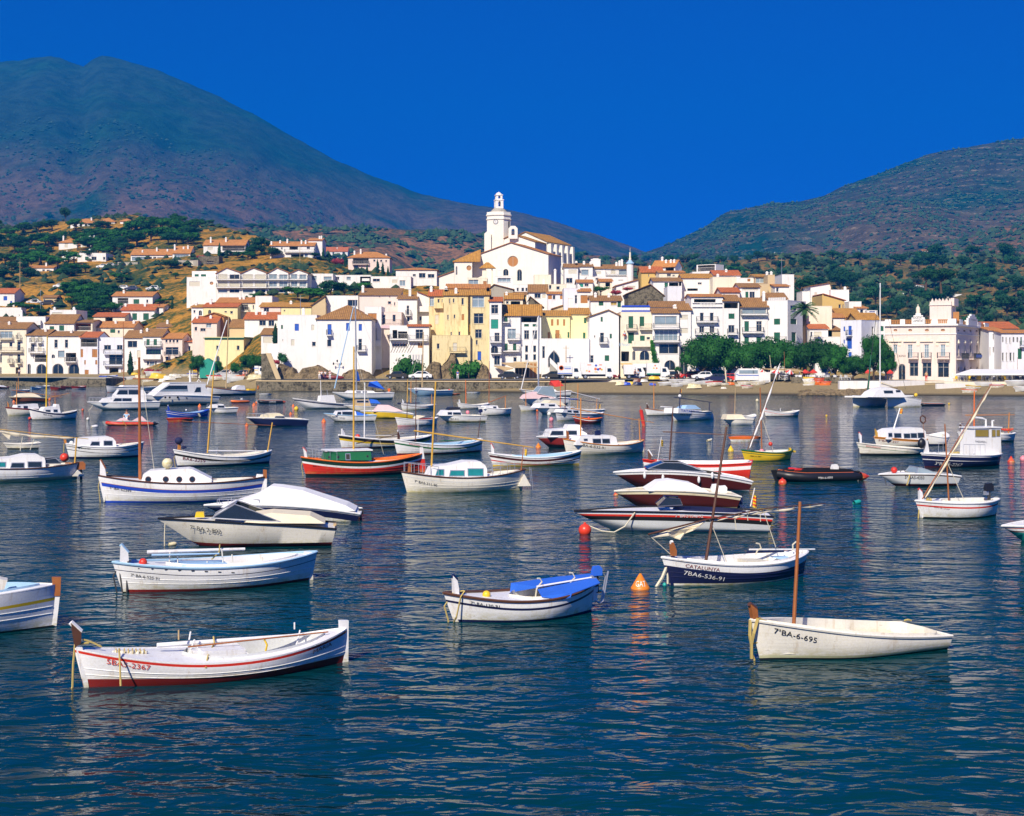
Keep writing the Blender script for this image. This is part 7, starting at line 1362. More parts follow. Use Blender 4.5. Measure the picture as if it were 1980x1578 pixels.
b = Boat('small white cuddy boat beside the bright blue boat', 'B', (602,462), (898,456), (398,405,395), B=1.7, kind='speed', bands=[('z',.05,'cream'),('s',.12,'white'),('s',.08,'black'),('s',0,'white')], cock=(.7,.92,.6), rail='white', cat='motorboat', name='motorboat'); b.cabin([(625,402),(665,362),(770,358),(795,400)], .75); b.win(702,376,778,398,'glass',8); b.railing(.02,.3,.4,4)
b = Boat('navy blue motorboat with cream cabin', 'B', (1062,608), (1682,596), (508,522,530), B=2.2, kind='speed', bands=[('s',.07,'navy'),('s',0,'white')], rail='white', cock=(.68,.95,.7), deck='white', cat='motorboat', name='motorboat', dr=.5); b.cabin([(1210,522),(1230,482),(1300,464),(1400,460),(1440,480),(1482,525)], .7, 'cream'); b.win(1340,496,1455,520,'glass',18); b.railing(.02,.3,.35,4)
b = Boat('black and white sailing boat with pale wooden mast and leaning white spar', 'B', (592,265), (1130,252), (165,205,205), B=2.6, bands=[('z',.28,'black'),('s',.05,'white'),('s',0,'black')], rail='wood', cock=(.6,.9,.6), cat='sailboat', name='sailboat'); b.pole('mast', [(798,180),(827,-628)], 12, 'wood_lt', 0, .8); b.pole('furled_jib', [(585,140),(810,-588)], 13, 'white', 0, .8); b.cabin([(900,195),(915,165),(960,145),(1010,150),(1015,195)], .5); b.flag(1148,150,30,40,('red','gold')); b.poly('locker', [(1040,205),(1042,185),(1110,182),(1115,205)], .8, 'yellow')
b = Boat('white open motor launch with navy band and grey console', 'C', (45,652), (560,642), (545,588,602), B=2.3, kind='speed', bands=[('z',.1,'offw'),('s',.24,'white'),('s',.1,'navy'),('s',0,'white')], rail='white', cock=(.4,.95,.75), cat='motorboat', name='motorboat'); b.cabin([(288,590),(298,522),(425,515),(445,590)], .4, 'c_white', 'console'); b.pole('antenna', [(300,570),(297,372)], 9, 'white'); b.rope([(300,560),(305,470),(360,468),(362,560)], 'alu', .03)
b = Boat('white sailing yacht with aluminium mast, pale blue furled jib and blue awning', 'C', (428,562), (968,556), (488,498,488), B=3.0, kind='speed', bands=[('z',.05,'navy'),('s',.25,'white'),('s',.2,'lgrey'),('s',0,'white')], rail='white', cock=(.7,.92,.5), cat='sailboat', name='sailing_yacht'); b.cabin([(540,498),(575,472),(800,474),(835,498)], .55); b.win(640,480,680,490); b.win(700,480,740,490)
b.pole('mast', [(640,475),(629,-396)], 16, 'alu', 0, .8); b.pole('furled_jib', [(430,450),(612,-330)], 12, 'c_lblue', 0, .7); b.sheet('awning', [(750,430,1.2),(762,390,0),(838,380,0),(910,455,-.2),(905,460,-1.2),(790,425,-1.2)], 'c_blue'); b.poly('lifebuoy', [(935,455),(960,450),(962,475),(945,485)], .2, 'orange'); b.rope([(629,-390),(955,470)], 'alu', .012); b.sheet('sail', [(645,285,0),(655,290,0),(675,380,0),(645,380,0)], 'c_blue')
b = Boat('small white motorboat with blue aft cover', 'C', (352,770), (802,764), (690,712,705), B=2.0, kind='speed', bands=[('z',.05,'black'),('s',0,'white')], rail='lblue', cock=None, cat='motorboat', name='motorboat'); b.cabin([(432,708),(455,668),(600,662),(632,668),(640,708)], .7); b.win(505,675,600,705); b.win(452,677,492,702,'glass',12); b.text('7ª BA-2-12527', 385,724,525,746,15); b.poly('cover', [(625,708),(635,670),(720,700),(795,712)], 1.4, 'c_blue', .6)
b = Boat('sleek white boat with yellow hull side', 'C', (700,738), (1168,735), (668,672,695), B=2.2, kind='speed', bands=[('s',.1,'yellow'),('s',0,'white')], rail='white', cock=None, cat='speedboat', name='speedboat'); b.cabin([(800,672),(850,610),(950,612),(1090,670)], .8, 'c_pink', 'cover', .6)
b = Boat('grey green motorboat with dark canopy behind the yellow hulled one', 'C', (540,665), (865,662), (612,625,620), B=2.2, kind='speed', bands=[('s',.1,'sh_cream'),('s',0,'white')], rail='white', cock=None, cat='motorboat', name='motorboat'); b.cabin([(625,618),(640,560),(760,558),(780,618)], .7, 'wood_lt'); b.win(645,568,755,585); b.poly('cover', [(760,590),(770,552),(830,560),(865,595)], 1.2, 'c_blue', .7)
b = Boat('pale blue sailboat with wooden mast near the quay', 'C', (1142,522), (1532,516), (450,472,466), B=2.4, kind='speed', bands=[('z',.05,'white'),('s',.06,'lblue'),('s',0,'white')], rail='white', cock=(.65,.9,.5), cat='sailboat', name='sailboat'); b.pole('mast', [(1268,440),(1280,-90)], 13, 'wood_lt', 0, .8); b.cabin([(1200,470),(1225,445),(1370,448),(1385,470)], .5); b.rope([(1275,-60),(1160,380)], 'rope_w', .015); b.ball(1528,468,22,'red')
e = Boat('small sailing dinghy with a slim pale blue sail raised', 'C', (1400,420), (1520,418), (392,396,392), B=1.2, kind='transom', bands=[('s',0,'navy')], rail='navy', cock=(.3,.9,.6), cat='dinghy', name='sailing_dinghy', inner='dark'); e.sheet('sail', [(1435,385,0),(1436,82,0),(1470,220,.15),(1505,388,0)], 'c_lblue'); e.pole('mast', [(1435,400),(1436,80)], 5, 'alu')
b = Boat('white boat with navy awning and two short masts', 'C', (1080,658), (1392,650), (592,618,602), B=2.0, bands=[('z',.05,'cream'),('s',.2,'white'),('s',.14,'maroon'),('s',0,'white')], rail='white', cock=(.2,.9,.7)); b.pole('mast', [(1125,595),(1130,365)], 10, 'gold'); b.pole('mast', [(1160,590),(1162,382)], 10, 'wood_or'); b.pole('mizzen_mast', [(1362,600),(1360,505)], 9, 'wood_or'); b.pole('yard', [(1035,595),(1245,590)], 14, 'c_navy'); b.stem([(1080,555),(1092,575),(1092,600),(1080,600)], 'white')
b = Boat('white boat with dark red seats behind the green striped one', 'C', (1035,812), (1405,800), (730,755,728), B=2.0, bands=[('z',.06,'pink'),('s',.25,'white'),('s',.2,'lgrey'),('s',0,'white')], rail='white', cock=(.3,.92,.75), inner='dred'); b.pole('mast', [(1123,735),(1126,580)], 9, 'wood_dk'); b.sheet('cover', [(1180,735,.5),(1210,705,.5),(1300,715,.2),(1220,745,-.2)], 'c_cream')
b = Boat('cream bottomed cabin boat with black sun canopy', 'C', (1432,774), (1852,768), (702,712,714), B=2.2, kind='speed', bands=[('z',.08,'yellow'),('z',.2,'offw'),('s',0,'white')], rail='offw', cock=(.72,.94,.7), cat='motorboat', name='motorboat'); b.cabin([(1442,712),(1480,662),(1630,657),(1655,712)], .75); b.win(1515,680,1552,700); b.win(1565,682,1638,703); b.poly('canopy', [(1500,660),(1525,630),(1622,630),(1605,660)], 1.4, 'black', .8); b.ball(1705,680,38,'pink'); b.outboard(1828,665,1.1,'navy'); b.text('7BA-E-2', 1535,748,1610,750,13)
b = Boat('white open boat with red post and bare brown mast beyond the canopied one', 'C', (1622,648), (1905,640), (590,612,590), B=2.0, rail='white', bands=[('z',.05,'black'),('s',0,'white')]); b.pole('mast', [(1908,605),(1912,190)], 9, 'wood'); b.pole('mizzen_mast', [(1688,595),(1685,370)], 9, 'orange'); b.stem([(1620,550),(1632,575),(1632,600),(1622,600)], 'white', 'wood_dk')
b = Boat('white boat with small cabin and slanting brown boom', 'D', (42,512), (332,505), (428,452,443), B=2.0, bands=[('z',.06,'black'),('s',0,'white')], rail='white', cock=(.7,.92,.6)); b.cabin([(80,450),(105,420),(210,417),(222,455)], .6); b.win(168,428,195,442); b.pole('mizzen_mast', [(283,445),(283,325)], 9, 'wood_or'); b.pole('boom', [(130,385),(295,322)], 9, 'wood')
b = Boat('navy sheered sailing yacht with red awning and silver mast', 'D', (430,335), (888,332), (262,285,275), B=2.8, kind='speed', bands=[('s',.12,'white'),('s',0,'navy')], rail='white', cock=(.7,.92,.5), cat='sailboat', name='sailing_yacht'); b.pole('mast', [(600,260),(605,-445)], 17, 'alu', 0, .8); b.pole('furled_jib', [(435,258),(600,-440)], 10, 'white', 0, .8); b.sheet('awning', [(700,215,1.2),(712,180,0),(795,175,0),(842,228,-.6),(760,238,-1.2)], 'c_red'); b.cabin([(560,285),(590,262),(760,262),(780,285)], .5)
b = Boat('white cruiser draped with a pink tarpaulin', 'D', (450,414), (852,408), (352,352,340), B=2.6, kind='speed', bands=[('z',.2,'lgrey'),('s',0,'white')], rail='white', cock=None, cat='motorboat', name='motorboat'); b.cabin([(475,352),(500,315),(590,285),(640,300),(770,350)], .8, 'c_pink', 'cover', .6); b.windshield([(590,300),(640,235),(745,235),(775,340)], .75, 'glass_l', 'white'); b.windshield([(610,352),(640,335),(690,332),(715,350)], .9)
b = Boat('white cruiser with cream canopy and bow fender', 'D', (590,498), (885,490), (440,442,432), B=2.3, kind='speed', bands=[('z',.12,'lgrey'),('s',0,'white')], rail='white', cock=None, cat='motorboat', name='motorboat'); b.cabin([(600,440),(640,398),(765,393),(805,440)], .75); b.win(700,408,756,422); b.win(625,402,655,414); b.poly('canopy', [(642,398),(690,365),(780,370),(830,420)], 1.5, 'c_cream', .8)
b = Boat('tiny cream boat left of the canopied cruiser', 'D', (432,470), (592,464), (418,436,428), B=1.6, rail='white', bands=[('z',.08,'cream'),('s',0,'white')], name='dinghy', cat='dinghy'); b.pole('mast', [(480,430),(478,270)], 8, 'wood_or')
b = Boat('white llaut with cabin and dark navy yard', 'O', (452,897), (1145,860), (762,800,770), B=2.0, bands=[('z',.05,'cream'),('s',.3,'white'),('s',.25,'black'),('s',.15,'white'),('s',.1,'black'),('s',0,'white')], rail='white', cock=(.55,.92,.6)); b.cabin([(530,770),(560,722),(780,735),(795,790)], .6); b.win(605,742,670,780,'glass',12); b.win(700,745,775,782); b.pole('mast', [(573,750),(577,230)], 14, 'wood_dk', 0, .8); b.pole('yard', [(440,545),(1150,622)], 12, 'c_navy', 0, .7); b.pole('crutch', [(1075,720),(1100,630)], 12, 'wood_dk'); b.sail([(590,558),(770,560)], 22, 'c_blue'); b.flag(1098,640,22,70,('gold','yellow')); b.outboard(1120,810,1.)
b = Boat('dark red dinghy with orange gear moored against the white llaut', 'O', (732,940), (1115,938), (828,876,850), B=1.6, bands=[('z',.2,'maroon'),('s',.14,'dred'),('s',.08,'white'),('s',0,'dred')], rail='orange', cock=(.25,.92,.75), inner='orange', deck='dred', cat='dinghy', name='dinghy'); b.ball(935,855,40,'red'); b.stem([(728,770),(742,800),(742,840),(730,840)], 'wood')
b = Boat('white open boat with orange mast behind the white llaut', 'O', (640,800), (1165,785), (705,735,722), B=2.0, bands=[('z',.05,'black'),('s',0,'white')], rail='white', cock=(.3,.9,.7)); b.pole('mast', [(765,710),(770,330)], 15, 'wood_or', 0, .8); b.pole('yard', [(668,455),(1105,565)], 12, 'white', 0, .8); b.pole('mizzen_mast', [(1052,715),(1060,550)], 12, 'wood_or'); b.pole('mast', [(500,690),(505,290)], 14, 'orange')
b = Boat('white open boat with orange mast left of the navy yarded boat', 'E', (252,512), (570,505), (445,472,455), B=1.9, bands=[('z',.05,'black'),('s',0,'white')], rail='wood', cock=(.3,.9,.7)); b.pole('mast', [(318,445),(318,190)], 11, 'wood_or'); b.pole('spar', [(382,428),(505,433)], 12, 'white'); b.stem([(250,395),(265,425),(265,450),(252,450)], 'wood_dk', 'white')
b = Boat('white boat with navy mast and pale blue domed cover', 'E', (508,566), (868,545), (455,482,468), B=2.0, bands=[('z',.06,'cream'),('s',.28,'white'),('s',.24,'black'),('s',0,'white')], rail='black', cock=(.7,.92,.6)); b.cabin([(545,490),(550,442),(770,465),(775,495)], .85, 'c_white', 'canvas_side', .95); b.text('TATAMI III', 578,474,748,490,21,'blue',True); b.poly('cover', [(570,448),(600,414),(680,411),(722,450)], 1.2, 'c_lblue', .7)
b.pole('mast', [(563,440),(572,255)], 11, 'navy'); b.pole('yard', [(510,337),(875,387)], 9, 'navy'); b.pole('crutch', [(848,470),(850,382)], 11, 'navy'); b.text('7BA-2-89', 565,510,645,516,12); b.poly('rudder', [(848,545),(868,490),(882,545)], .3); b.flag(574,258,16,35,('yellow','red')); b.ball(566,325,30,'white','mast_fitting')
b = Boat('small cream cuddy boat seen from its stern with a bare pole', 'E', (1005,602), (1228,600), (548,548,550), B=1.9, kind='speed', bands=[('z',.2,'lgrey'),('s',0,'offw')], rail='offw', cock=None, cat='motorboat', name='motorboat'); b.cabin([(1008,550),(1022,505),(1165,503),(1200,550)], .8, 'c_cream', 'cover', .8); b.pole('pole', [(1092,500),(1098,245)], 8, 'wood_lt')
Boat('tiny white boat tucked behind the cream cuddy', 'E', (1188,562), (1278,558), (515,525,500), B=1.2, bands=[('z',.1,'grey'),('s',0,'white')], rail='white', name='dinghy', cat='dinghy')
b = Boat('white open boat with thin red stripe, alone before the beach bar', 'E', (1390,522), (1700,516), (455,488,462), B=1.8, bands=[('z',.06,'navy'),('s',.2,'white'),('s',.16,'red'),('s',0,'white')], rail='white', cock=(.2,.9,.7)); b.stem([(1390,440),(1402,455),(1404,470),(1392,470)], 'red'); b.pole('thole_pin', [(1530,470),(1528,440)], 7, 'white'); b.pole('thole_pin', [(1650,470),(1648,448)], 6, 'white')
b = Boat('bright yellow boat with brown mast and steep white furled lateen sail', 'E', (1190,948), (1625,932), (842,872,840), B=1.7, bands=[('z',.04,'green'),('s',.16,'yellow'),('s',.12,'green'),('s',0,'yellow')], rail='green', cock=(.25,.92,.78), inner='white', deck='yellow'); b.pole('mast', [(1352,835),(1335,245)], 13, 'wood', 0, .8); b.pole('yard', [(1212,845),(1340,500),(1535,-5)], 10, 'wood_dk', 0, .5); b.sail([(1235,820),(1350,515),(1525,10)], 20, 'c_white')
b.ball(1350,858,52,'pink'); b.ball(1435,785,40,'red'); b.rope([(1335,480),(1458,838)], 'rope_w', .02); b.poly('rudder', [(1610,820),(1625,820),(1630,840),(1675,850),(1670,865),(1630,865)], .1, 'yellow'); b.text('7BA-6-389', 1235,905,1312,908,12)
Boat('orange topped white canoe floating upside down', 'E', (1058,762), (1328,755), (716,714,714), B=.9, bands=[('z',.16,'white'),('s',0,'orange')], rail=None, cock=None, deck='orange', cat='canoe', name='canoe')
b = Boat('white boat with yellow stains and red lettering on its bow', 'F', (490,852), (1070,842), (738,785,790), B=2.0, bands=[('z',.14,'black'),('s',.22,'offw'),('s',.19,'green'),('s',0,'offw')], rail='offw', cock=(.3,.9,.7)); b.text('EDUARDO', 552,758,655,768,13,'red'); b.stem([(473,640),(497,670),(497,740),(480,740)], 'white', 'red'); b.pole('mooring_post', [(475,700),(475,865)], 12, 'iron')
b = Boat('white cabin launch with a row of square windows and catalan pennant', 'F', (640,778), (1085,765), (682,712,705), B=2.2, bands=[('z',.08,'black'),('s',.12,'offw'),('s',0,'wood_or')], rail='wood_or', cock=None); b.cabin([(732,705),(752,635),(800,612),(935,600),(1045,600),(1083,630),(1086,708)], .7); b.win(745,650,776,680); [b.win(*a) for a in ((797,652,858,688),(885,655,938,692),(948,652,1000,690),(1012,648,1065,690))]
b.pole('flagstaff', [(788,620),(850,420)], 13, 'white', 0, .8); b.flag(848,422,36,48,('yellow','red')); b.stem([(622,608),(642,645),(645,690),(630,690)], 'gold'); b.ball(725,668,40,'buoy_r'); b.text('5ªBA-8-227', 665,722,790,736,15,'dred')
Boat('white and navy open boat moored behind the launch pennant', 'F', (1085,762), (1245,752), (660,690,640), B=1.9, bands=[('z',.12,'navy'),('s',0,'white')], rail='white')
b = Boat('navy fishing boat with white wheelhouse', 'F', (1075,960), (1755,935), (832,855,835), B=2.5, bands=[('z',.06,'maroon'),('s',.34,'navy'),('s',.3,'white'),('s',.1,'navy'),('s',0,'white')], rail='white', cock=(.2,.6,.7), inner='lgrey'); b.cabin([(1512,862),(1520,606),(1762,606),(1768,855)], .45, name='wheelhouse', top=.97, roof='white'); b.win(1535,618,1652,680,'glass_y'); b.win(1685,620,1715,680,'glass_y'); b.win(1727,620,1755,676,'glass_y')
b.text('PASSARELL', 1537,732,1640,738,17,'navy',True); b.text('3ªBA-5-2267', 1175,938,1355,948,28,'white'); b.rope([(1632,600),(1632,525),(1600,512),(1530,505)], 'white', .05); b.rope([(1693,605),(1690,535),(1705,535)], 'white', .05); b.railing(.35,.62,.6,4); b.ball(1048,742,78,'black','bundled_net',sc=(1,.8,1.2)); b.poly('stempost', [(1062,690),(1095,720),(1110,830),(1075,835)], .15, 'white')
b.pole('landing_net', [(1075,720),(1062,560)], 6, 'wood'); b.rope([(1062,560),(1038,540),(1035,505),(1055,488),(1080,505),(1082,540),(1062,560)], 'wood_dk', .04); b.sail([(1300,825),(1390,820)], 30, 'rope', name='net_pile')
b = Boat('white boat with orange mast and level yard behind the wheelhouse boat', 'F', (1405,728), (1888,720), (640,662,648), B=2.0, bands=[('z',.05,'black'),('s',.3,'white'),('s',.27,'black'),('s',0,'white')], rail='white', cock=(.3,.92,.7)); b.pole('mast', [(1524,640),(1527,265)], 13, 'orange', 0, .8); b.pole('yard', [(1445,485),(1895,482)], 9, 'wood_or'); b.pole('mizzen_mast', [(1838,650),(1845,460)], 12, 'wood_or'); b.sail([(1775,608),(1885,606)], 26, 'c_red'); b.stem([(1397,560),(1420,600),(1415,640),(1400,640)], 'wood_dk', 'white')
b = Boat('small grey and maroon speedboat with open windshield', 'M', (188,402), (1045,390), (248,245,255), B=1.7, kind='speed', bands=[('z',.03,'offw'),('z',.16,'maroon'),('s',.07,'lgrey'),('s',0,'maroon')], rail='white', cock=(.35,.92,.7), inner='grey', cat='speedboat', name='speedboat', dr=.25); b.windshield([(610,235),(650,162),(685,165),(900,240)], .75, 'glass_l'); b.text('5ª BA5-4350', 470,302,690,306,38); b.ball(322,192,84,'red'); b.rope([(515,235),(520,280),(485,385)], 'rope', .03, [-.6,-.8,-.8]); b.rope([(190,260),(225,385)], 'iron', .02); b.rope([(400,215),(430,170),(470,215)], 'iron', .02)
b = Boat('white boat with red stripe, outboard and steep lateen spar at the right', 'M', (668,806), (1620,770), (582,620,560), B=1.7, bands=[('z',.06,'black'),('s',.19,'white'),('s',.13,'red'),('s',0,'white')], rail='white', cock=(.3,.93,.74)); b.stem([(635,430),(672,470),(690,560),(682,800),(665,806),(640,600)], 'white', 'red'); b.pole('mast', [(1022,610),(970,-396)], 22, 'wood', 0, .7); b.pole('yard', [(680,560),(1565,-910)], 18, 'wood', -.05, .4); b.sail([(715,540),(1000,70),(1290,-420),(1560,-880)], 36, 'c_cream')
b.outboard(1530,412,1.0); b.pole('thole_pin', [(1110,580),(1108,535)], 12, 'offw'); b.pole('thole_pin', [(1235,640),(1215,585)], 10, 'wood_lt'); b.pole('thole_pin', [(1305,632),(1312,585)], 10, 'wood_lt'); b.rope([(975,40),(1210,560)], 'rope_w', .015); b.rope([(690,550),(640,700),(628,870)], 'rope', .03); b.sail([(730,560),(800,565)], 44, 'rope', name='coiled_rope'); b.text('7ª BA-6-347', 780,660,975,692,15,'dred')
b = Boat('white speedboat bow with red line entering at the right edge', 'M', (1790,1092), (2900,1080), (905,885,890), B=2.0, kind='speed', bands=[('z',.3,'teal'),('s',.2,'lgrey'),('s',.16,'maroon'),('s',.08,'white'),('s',.05,'red'),('s',0,'white')], rail='white', cock=(.5,.9,.6), cat='speedboat', name='speedboat'); b.rope([(1795,920),(1900,1040)], 'iron', .02)
for a in (('small white boat moored closest to the far left quay','A',(128,228),(340,222),(195,208,200),1.7,'white'),('white boat with blue cover by the far left quay','A',(370,200),(470,196),(168,180,172),1.6,'lblue'),('little white launch right under the far left quay wall','A',(425,186),(572,182),(150,165,155),1.6,'white'),('dark red boat with white tent at the left edge','A',(-60,192),(95,188),(165,175,168),1.8,'dred'),
 ('bright red dinghy, leftmost of three near the quay','A',(592,207),(752,203),(170,180,185),1.4,'red'),('red dinghy, middle of three near the quay','A',(712,188),(842,184),(160,168,172),1.3,'red'),('red topped white dinghy, rightmost of three near the quay','A',(838,200),(990,196),(160,170,160),1.4,'red')):
 q = Boat(a[0], *a[1:5], B=a[5], kind='transom', bands=[('z',.2,'white'),('s',0,a[6])] if 'topped' in a[0] else [('s',0,a[6])], rail=a[6], cock=(.2,.9,.7), inner='lgrey', cat='dinghy', name='dinghy')
 if 'tent' in a[0]: q.cabin([(-10,168),(40,150),(60,150),(80,170)], .7, 'c_white', 'cover', .2)
 if 'closest' in a[0]: q.pole('mast', [(215,200),(212,60)], 8, 'wood_or')
Boat('white canoe floating off the quay below the cave', 'C', (1700,500), (1822,497), (484,486,485), B=.9, rail=None, cock=None, cat='canoe', name='canoe'); Boat('orange kayak moored behind the pale blue sailboat', 'C', (1515,516), (1628,512), (496,500,498), B=.9, rail=None, cock=(.3,.7,.5), bands=[('s',0,'orange')], deck='orange', cat='kayak', name='kayak'); Boat('thin white canoe beside the black inflatable', 'B', (1178,256), (1308,253), (242,246,243), B=.8, rail=None, cock=None, cat='canoe', name='canoe')
# ---- inflatables
def rib(label, k, bow, stern, top, col, B=1.6, motor=None, txt=None, cone=None, inner='grey'):
 b = Boat(label, k, bow, stern, (top, top+2, top+2), B=B*.7, kind='transom', bands=[('s',0,inner)], rail=None, cock=(.1,.95,.8), inner=inner, deck=inner, cat='inflatable', name='inflatable_boat', thw=(.5,), dr=.1)
 r = max(.16, b.fm*.42); P = []; L = b.L
 for sd in (1, -1):
  seg = [(L*.5+.1, sd*B*.38, r*.8), (L*.2, sd*B*.42, r*.9), (-L*.2, sd*B*.38, r), (-L*.38, sd*B*.22, r*1.3), (-L*.46, 0, r*1.6)]
  P = [seg[0]]
  for i in range(4):
   for j in range(1, 4): P.append(tuple(lerp(seg[i][q], seg[i+1][q], j/3) for q in range(3)))
  mb = MB(); mb.tube(P, [r*.6]+[r]*(len(P)-1), 10); o = mb.build('float_tube', col, b.root, smooth=True)
  mb = MB(); mb.tube([(p[0], p[1]-(-sd)*r*.0, p[2]+r*.9) for p in P[1:]], .03, 4); mb.build('grab_line', 'orange' if col == 'black' else 'black', o)
  if cone: mb = MB(); mb.lathe([(r*1.01, 0), (r*.7, .25), (.02, .5)], 10); cc = mb.build('tube_end', cone, o); cc.rotation_euler = (0, pi/2, 0); cc.location = (L*.5+.05, sd*B*.38, r*.8)
 if motor: b.outboard(*motor)
 if txt:
  vs, fs = textmesh(txt[0]); u0, z0 = b.loc(txt[1], txt[2], -B*.42-r); u1, z1 = b.loc(txt[3], txt[4], -B*.42-r); h = (u1-u0)/len(txt[0])*1.5
  mb = MB(); mb.add([(lerp(u0, u1, u), -B*.41-sqrt(max(0, r*r-((v-.5)*h)**2))-.02, r*.9+(v-.5)*h) for u, v in vs], fs); mb.build('lettering', txt[5], b.root)
 return b
b = rib('black and orange inflatable boat with white outboard', 'J', (1305,238), (1830,228), 165, 'black', 1.9, (1690,150,1.1,'white'), ('9ªBA-6-4593', 1585,212,1678,208,'white'), 'red', 'black'); b.poly('seat', [(1400,170),(1420,150),(1460,152),(1465,172)], .8, 'red')
b = rib('red inflatable boat carrying a person and pink bundles', 'A', (1215,618), (1760,612), 570, 'red', 1.7, (1775,590,.7,'black'), None, 'black'); b.cabin([(1345,570),(1400,535),(1450,528),(1500,560)], .5, 'c_pink', 'bundle', .5); b.cabin([(1520,575),(1600,530),(1650,510),(1710,570)], .5, 'c_pink', 'bundle', .5); b.pole('oar', [(1420,560),(1485,650)], 10, 'gold', -.9)
rib('orange inflatable boat near the black one', 'B', (848,345), (1040,340), 312, 'orange', 1.6, (975,300,.8,'white')); rib('black inflatable boat with lettering near the orange one', 'B', (1152,352), (1420,348), 308, 'black', 1.6, None, ('LOTUS', 1285,335,1358,335,'white'), 'red')
rib('black inflatable tender tied behind the catamaran', 'F', (1035,402), (1242,400), 372, 'black', 1.5, None)
# ---- catamaran
b = Boat('white catamaran with tall mast moored at the right of the bay', 'F', (738,412), (1030,408), (312,325,345), B=1.5, kind='transom', bands=[('z',.06,'cream'),('s',.34,'white'),('s',.28,'lgrey'),('s',0,'white')], rail='white', cock=None, cat='catamaran', name='catamaran', rb=.1, post=False)
Y2 = 3.6
hb = MB();
for o_ in list(KIDS[b.root.name]):
 if o_.name.startswith(('hull', 'deck', 'rail')): c = o_.copy(); C.objects.link(c); c.parent = b.root; c.location = (-2.3, Y2, 0)
u0, z0 = b.loc(345, 315, Y2); u1 = b.loc(735, 318, 0)[0]
mb = MB(); mb.add([(u0, Y2, z0-.1), (u1, 0, z0-.1), (b.L*.42, .2, z0), (b.L*.3-1, Y2, z0), (u0, Y2, z0+.08), (u1, 0, z0+.08), (b.L*.42, .2, z0+.15), (b.L*.3-1, Y2, z0+.15)], [(0,3,2,1),(4,5,6,7),(0,1,5,4),(1,2,6,5),(2,3,7,6),(3,0,4,7)]); mb.build('bridge_deck', 'white', b.root)
b.B = 4.4; b.cabin([(600,320),(630,275),(690,240),(770,232),(870,262),(900,322)], .55, 'white', 'deckhouse', .7); b.win(710,262,790,285,'glass',0); b.win(820,258,860,275,'glass'); b.pole('mast', [(667,265),(669,-720)], 12, 'white', 1.5, .85); b.pole('boom', [(675,190),(790,225)], 24, 'c_cream', 1.5); b.rope([(669,-700),(545,280)], 'iron', .03, [1.5,1.5]); b.rope([(669,-700),(900,250)], 'iron', .02, [1.5,0]); b.pole('furled_jib', [(555,290),(585,-60)], 16, 'sh_green', 1.5, .6); b.pole('spreader', [(640,-250),(690,-250)], 6, 'alu', 1.5); b.ball(995,300,34,'yellow','lifebuoy'); b.rope([(540,310),(560,260),(575,310)], 'alu', .04, [1.5,1.5,1.5])
# buoys
def buoy(px, py, wpx, kind, col, label, txt=None):
 v = WP(px, py); r = wpx/2/F*v.y; e = empty('mooring_buoy', v); tag(e, label, 'buoy', None); mb = MB()
 if kind == 'ball': mb.ball((0,0,r*.55), r, 16, 10); mb.build('float', col, e, smooth=True); mb = MB(); mb.lathe([(r*.22, r*1.5), (r*.2, r*1.75), (0, r*1.78)], 8); mb.build('eye', col, e)
 elif kind == 'cone':
  mb.lathe([(r*.6,-r*.3),(r,-r*.1),(r,.12*r),(r*.9,r*.25),(r*.12,r*1.55),(0,r*1.6)], 18); mb.build('float', col, e, smooth=True)
  mb = MB(); mb.tube([(0,0,r*1.55),(r*.1,0,r*1.7),(r*.12,0,r*1.85),(0,0,r*1.95),(-r*.12,0,r*1.85),(-r*.1,0,r*1.7)], r*.035, 5); mb.build('eye', 'iron', e)
  if txt:
   vs, fs = textmesh(txt); out = []
   for u, w in vs:
    z = r*(.32+w*.55); R = r*.9*(1-(z-r*.25)/(r*1.3)*.87)+.008; a = -pi/2+(u-.5)*1.35*(1+.35*w); out.append((R*cos(a), R*sin(a), z))
   mb = MB(); mb.add(out, fs); mb.build('lettering', 'white', e)
 elif kind == 'jug': mb.lathe([(r*.5,0),(r*.55,r*1.2),(r*.4,r*1.6),(r*.15,r*1.8),(0,r*1.85)], 10); o = mb.build('float', col, e, smooth=True); o.rotation_euler = (0, 1.45, .5); o.location = (-r*.8, 0, r*.15); o.scale = (.75,.75,.9)
 else: mb.tube([(0,0,-.5),(-r*2.2,0,r*9)], r, 8); mb.tube([(-r*2.2,0,r*9),(-r*2.7,0,r*11)], r*.12, 5); mb.build('float', col, e)
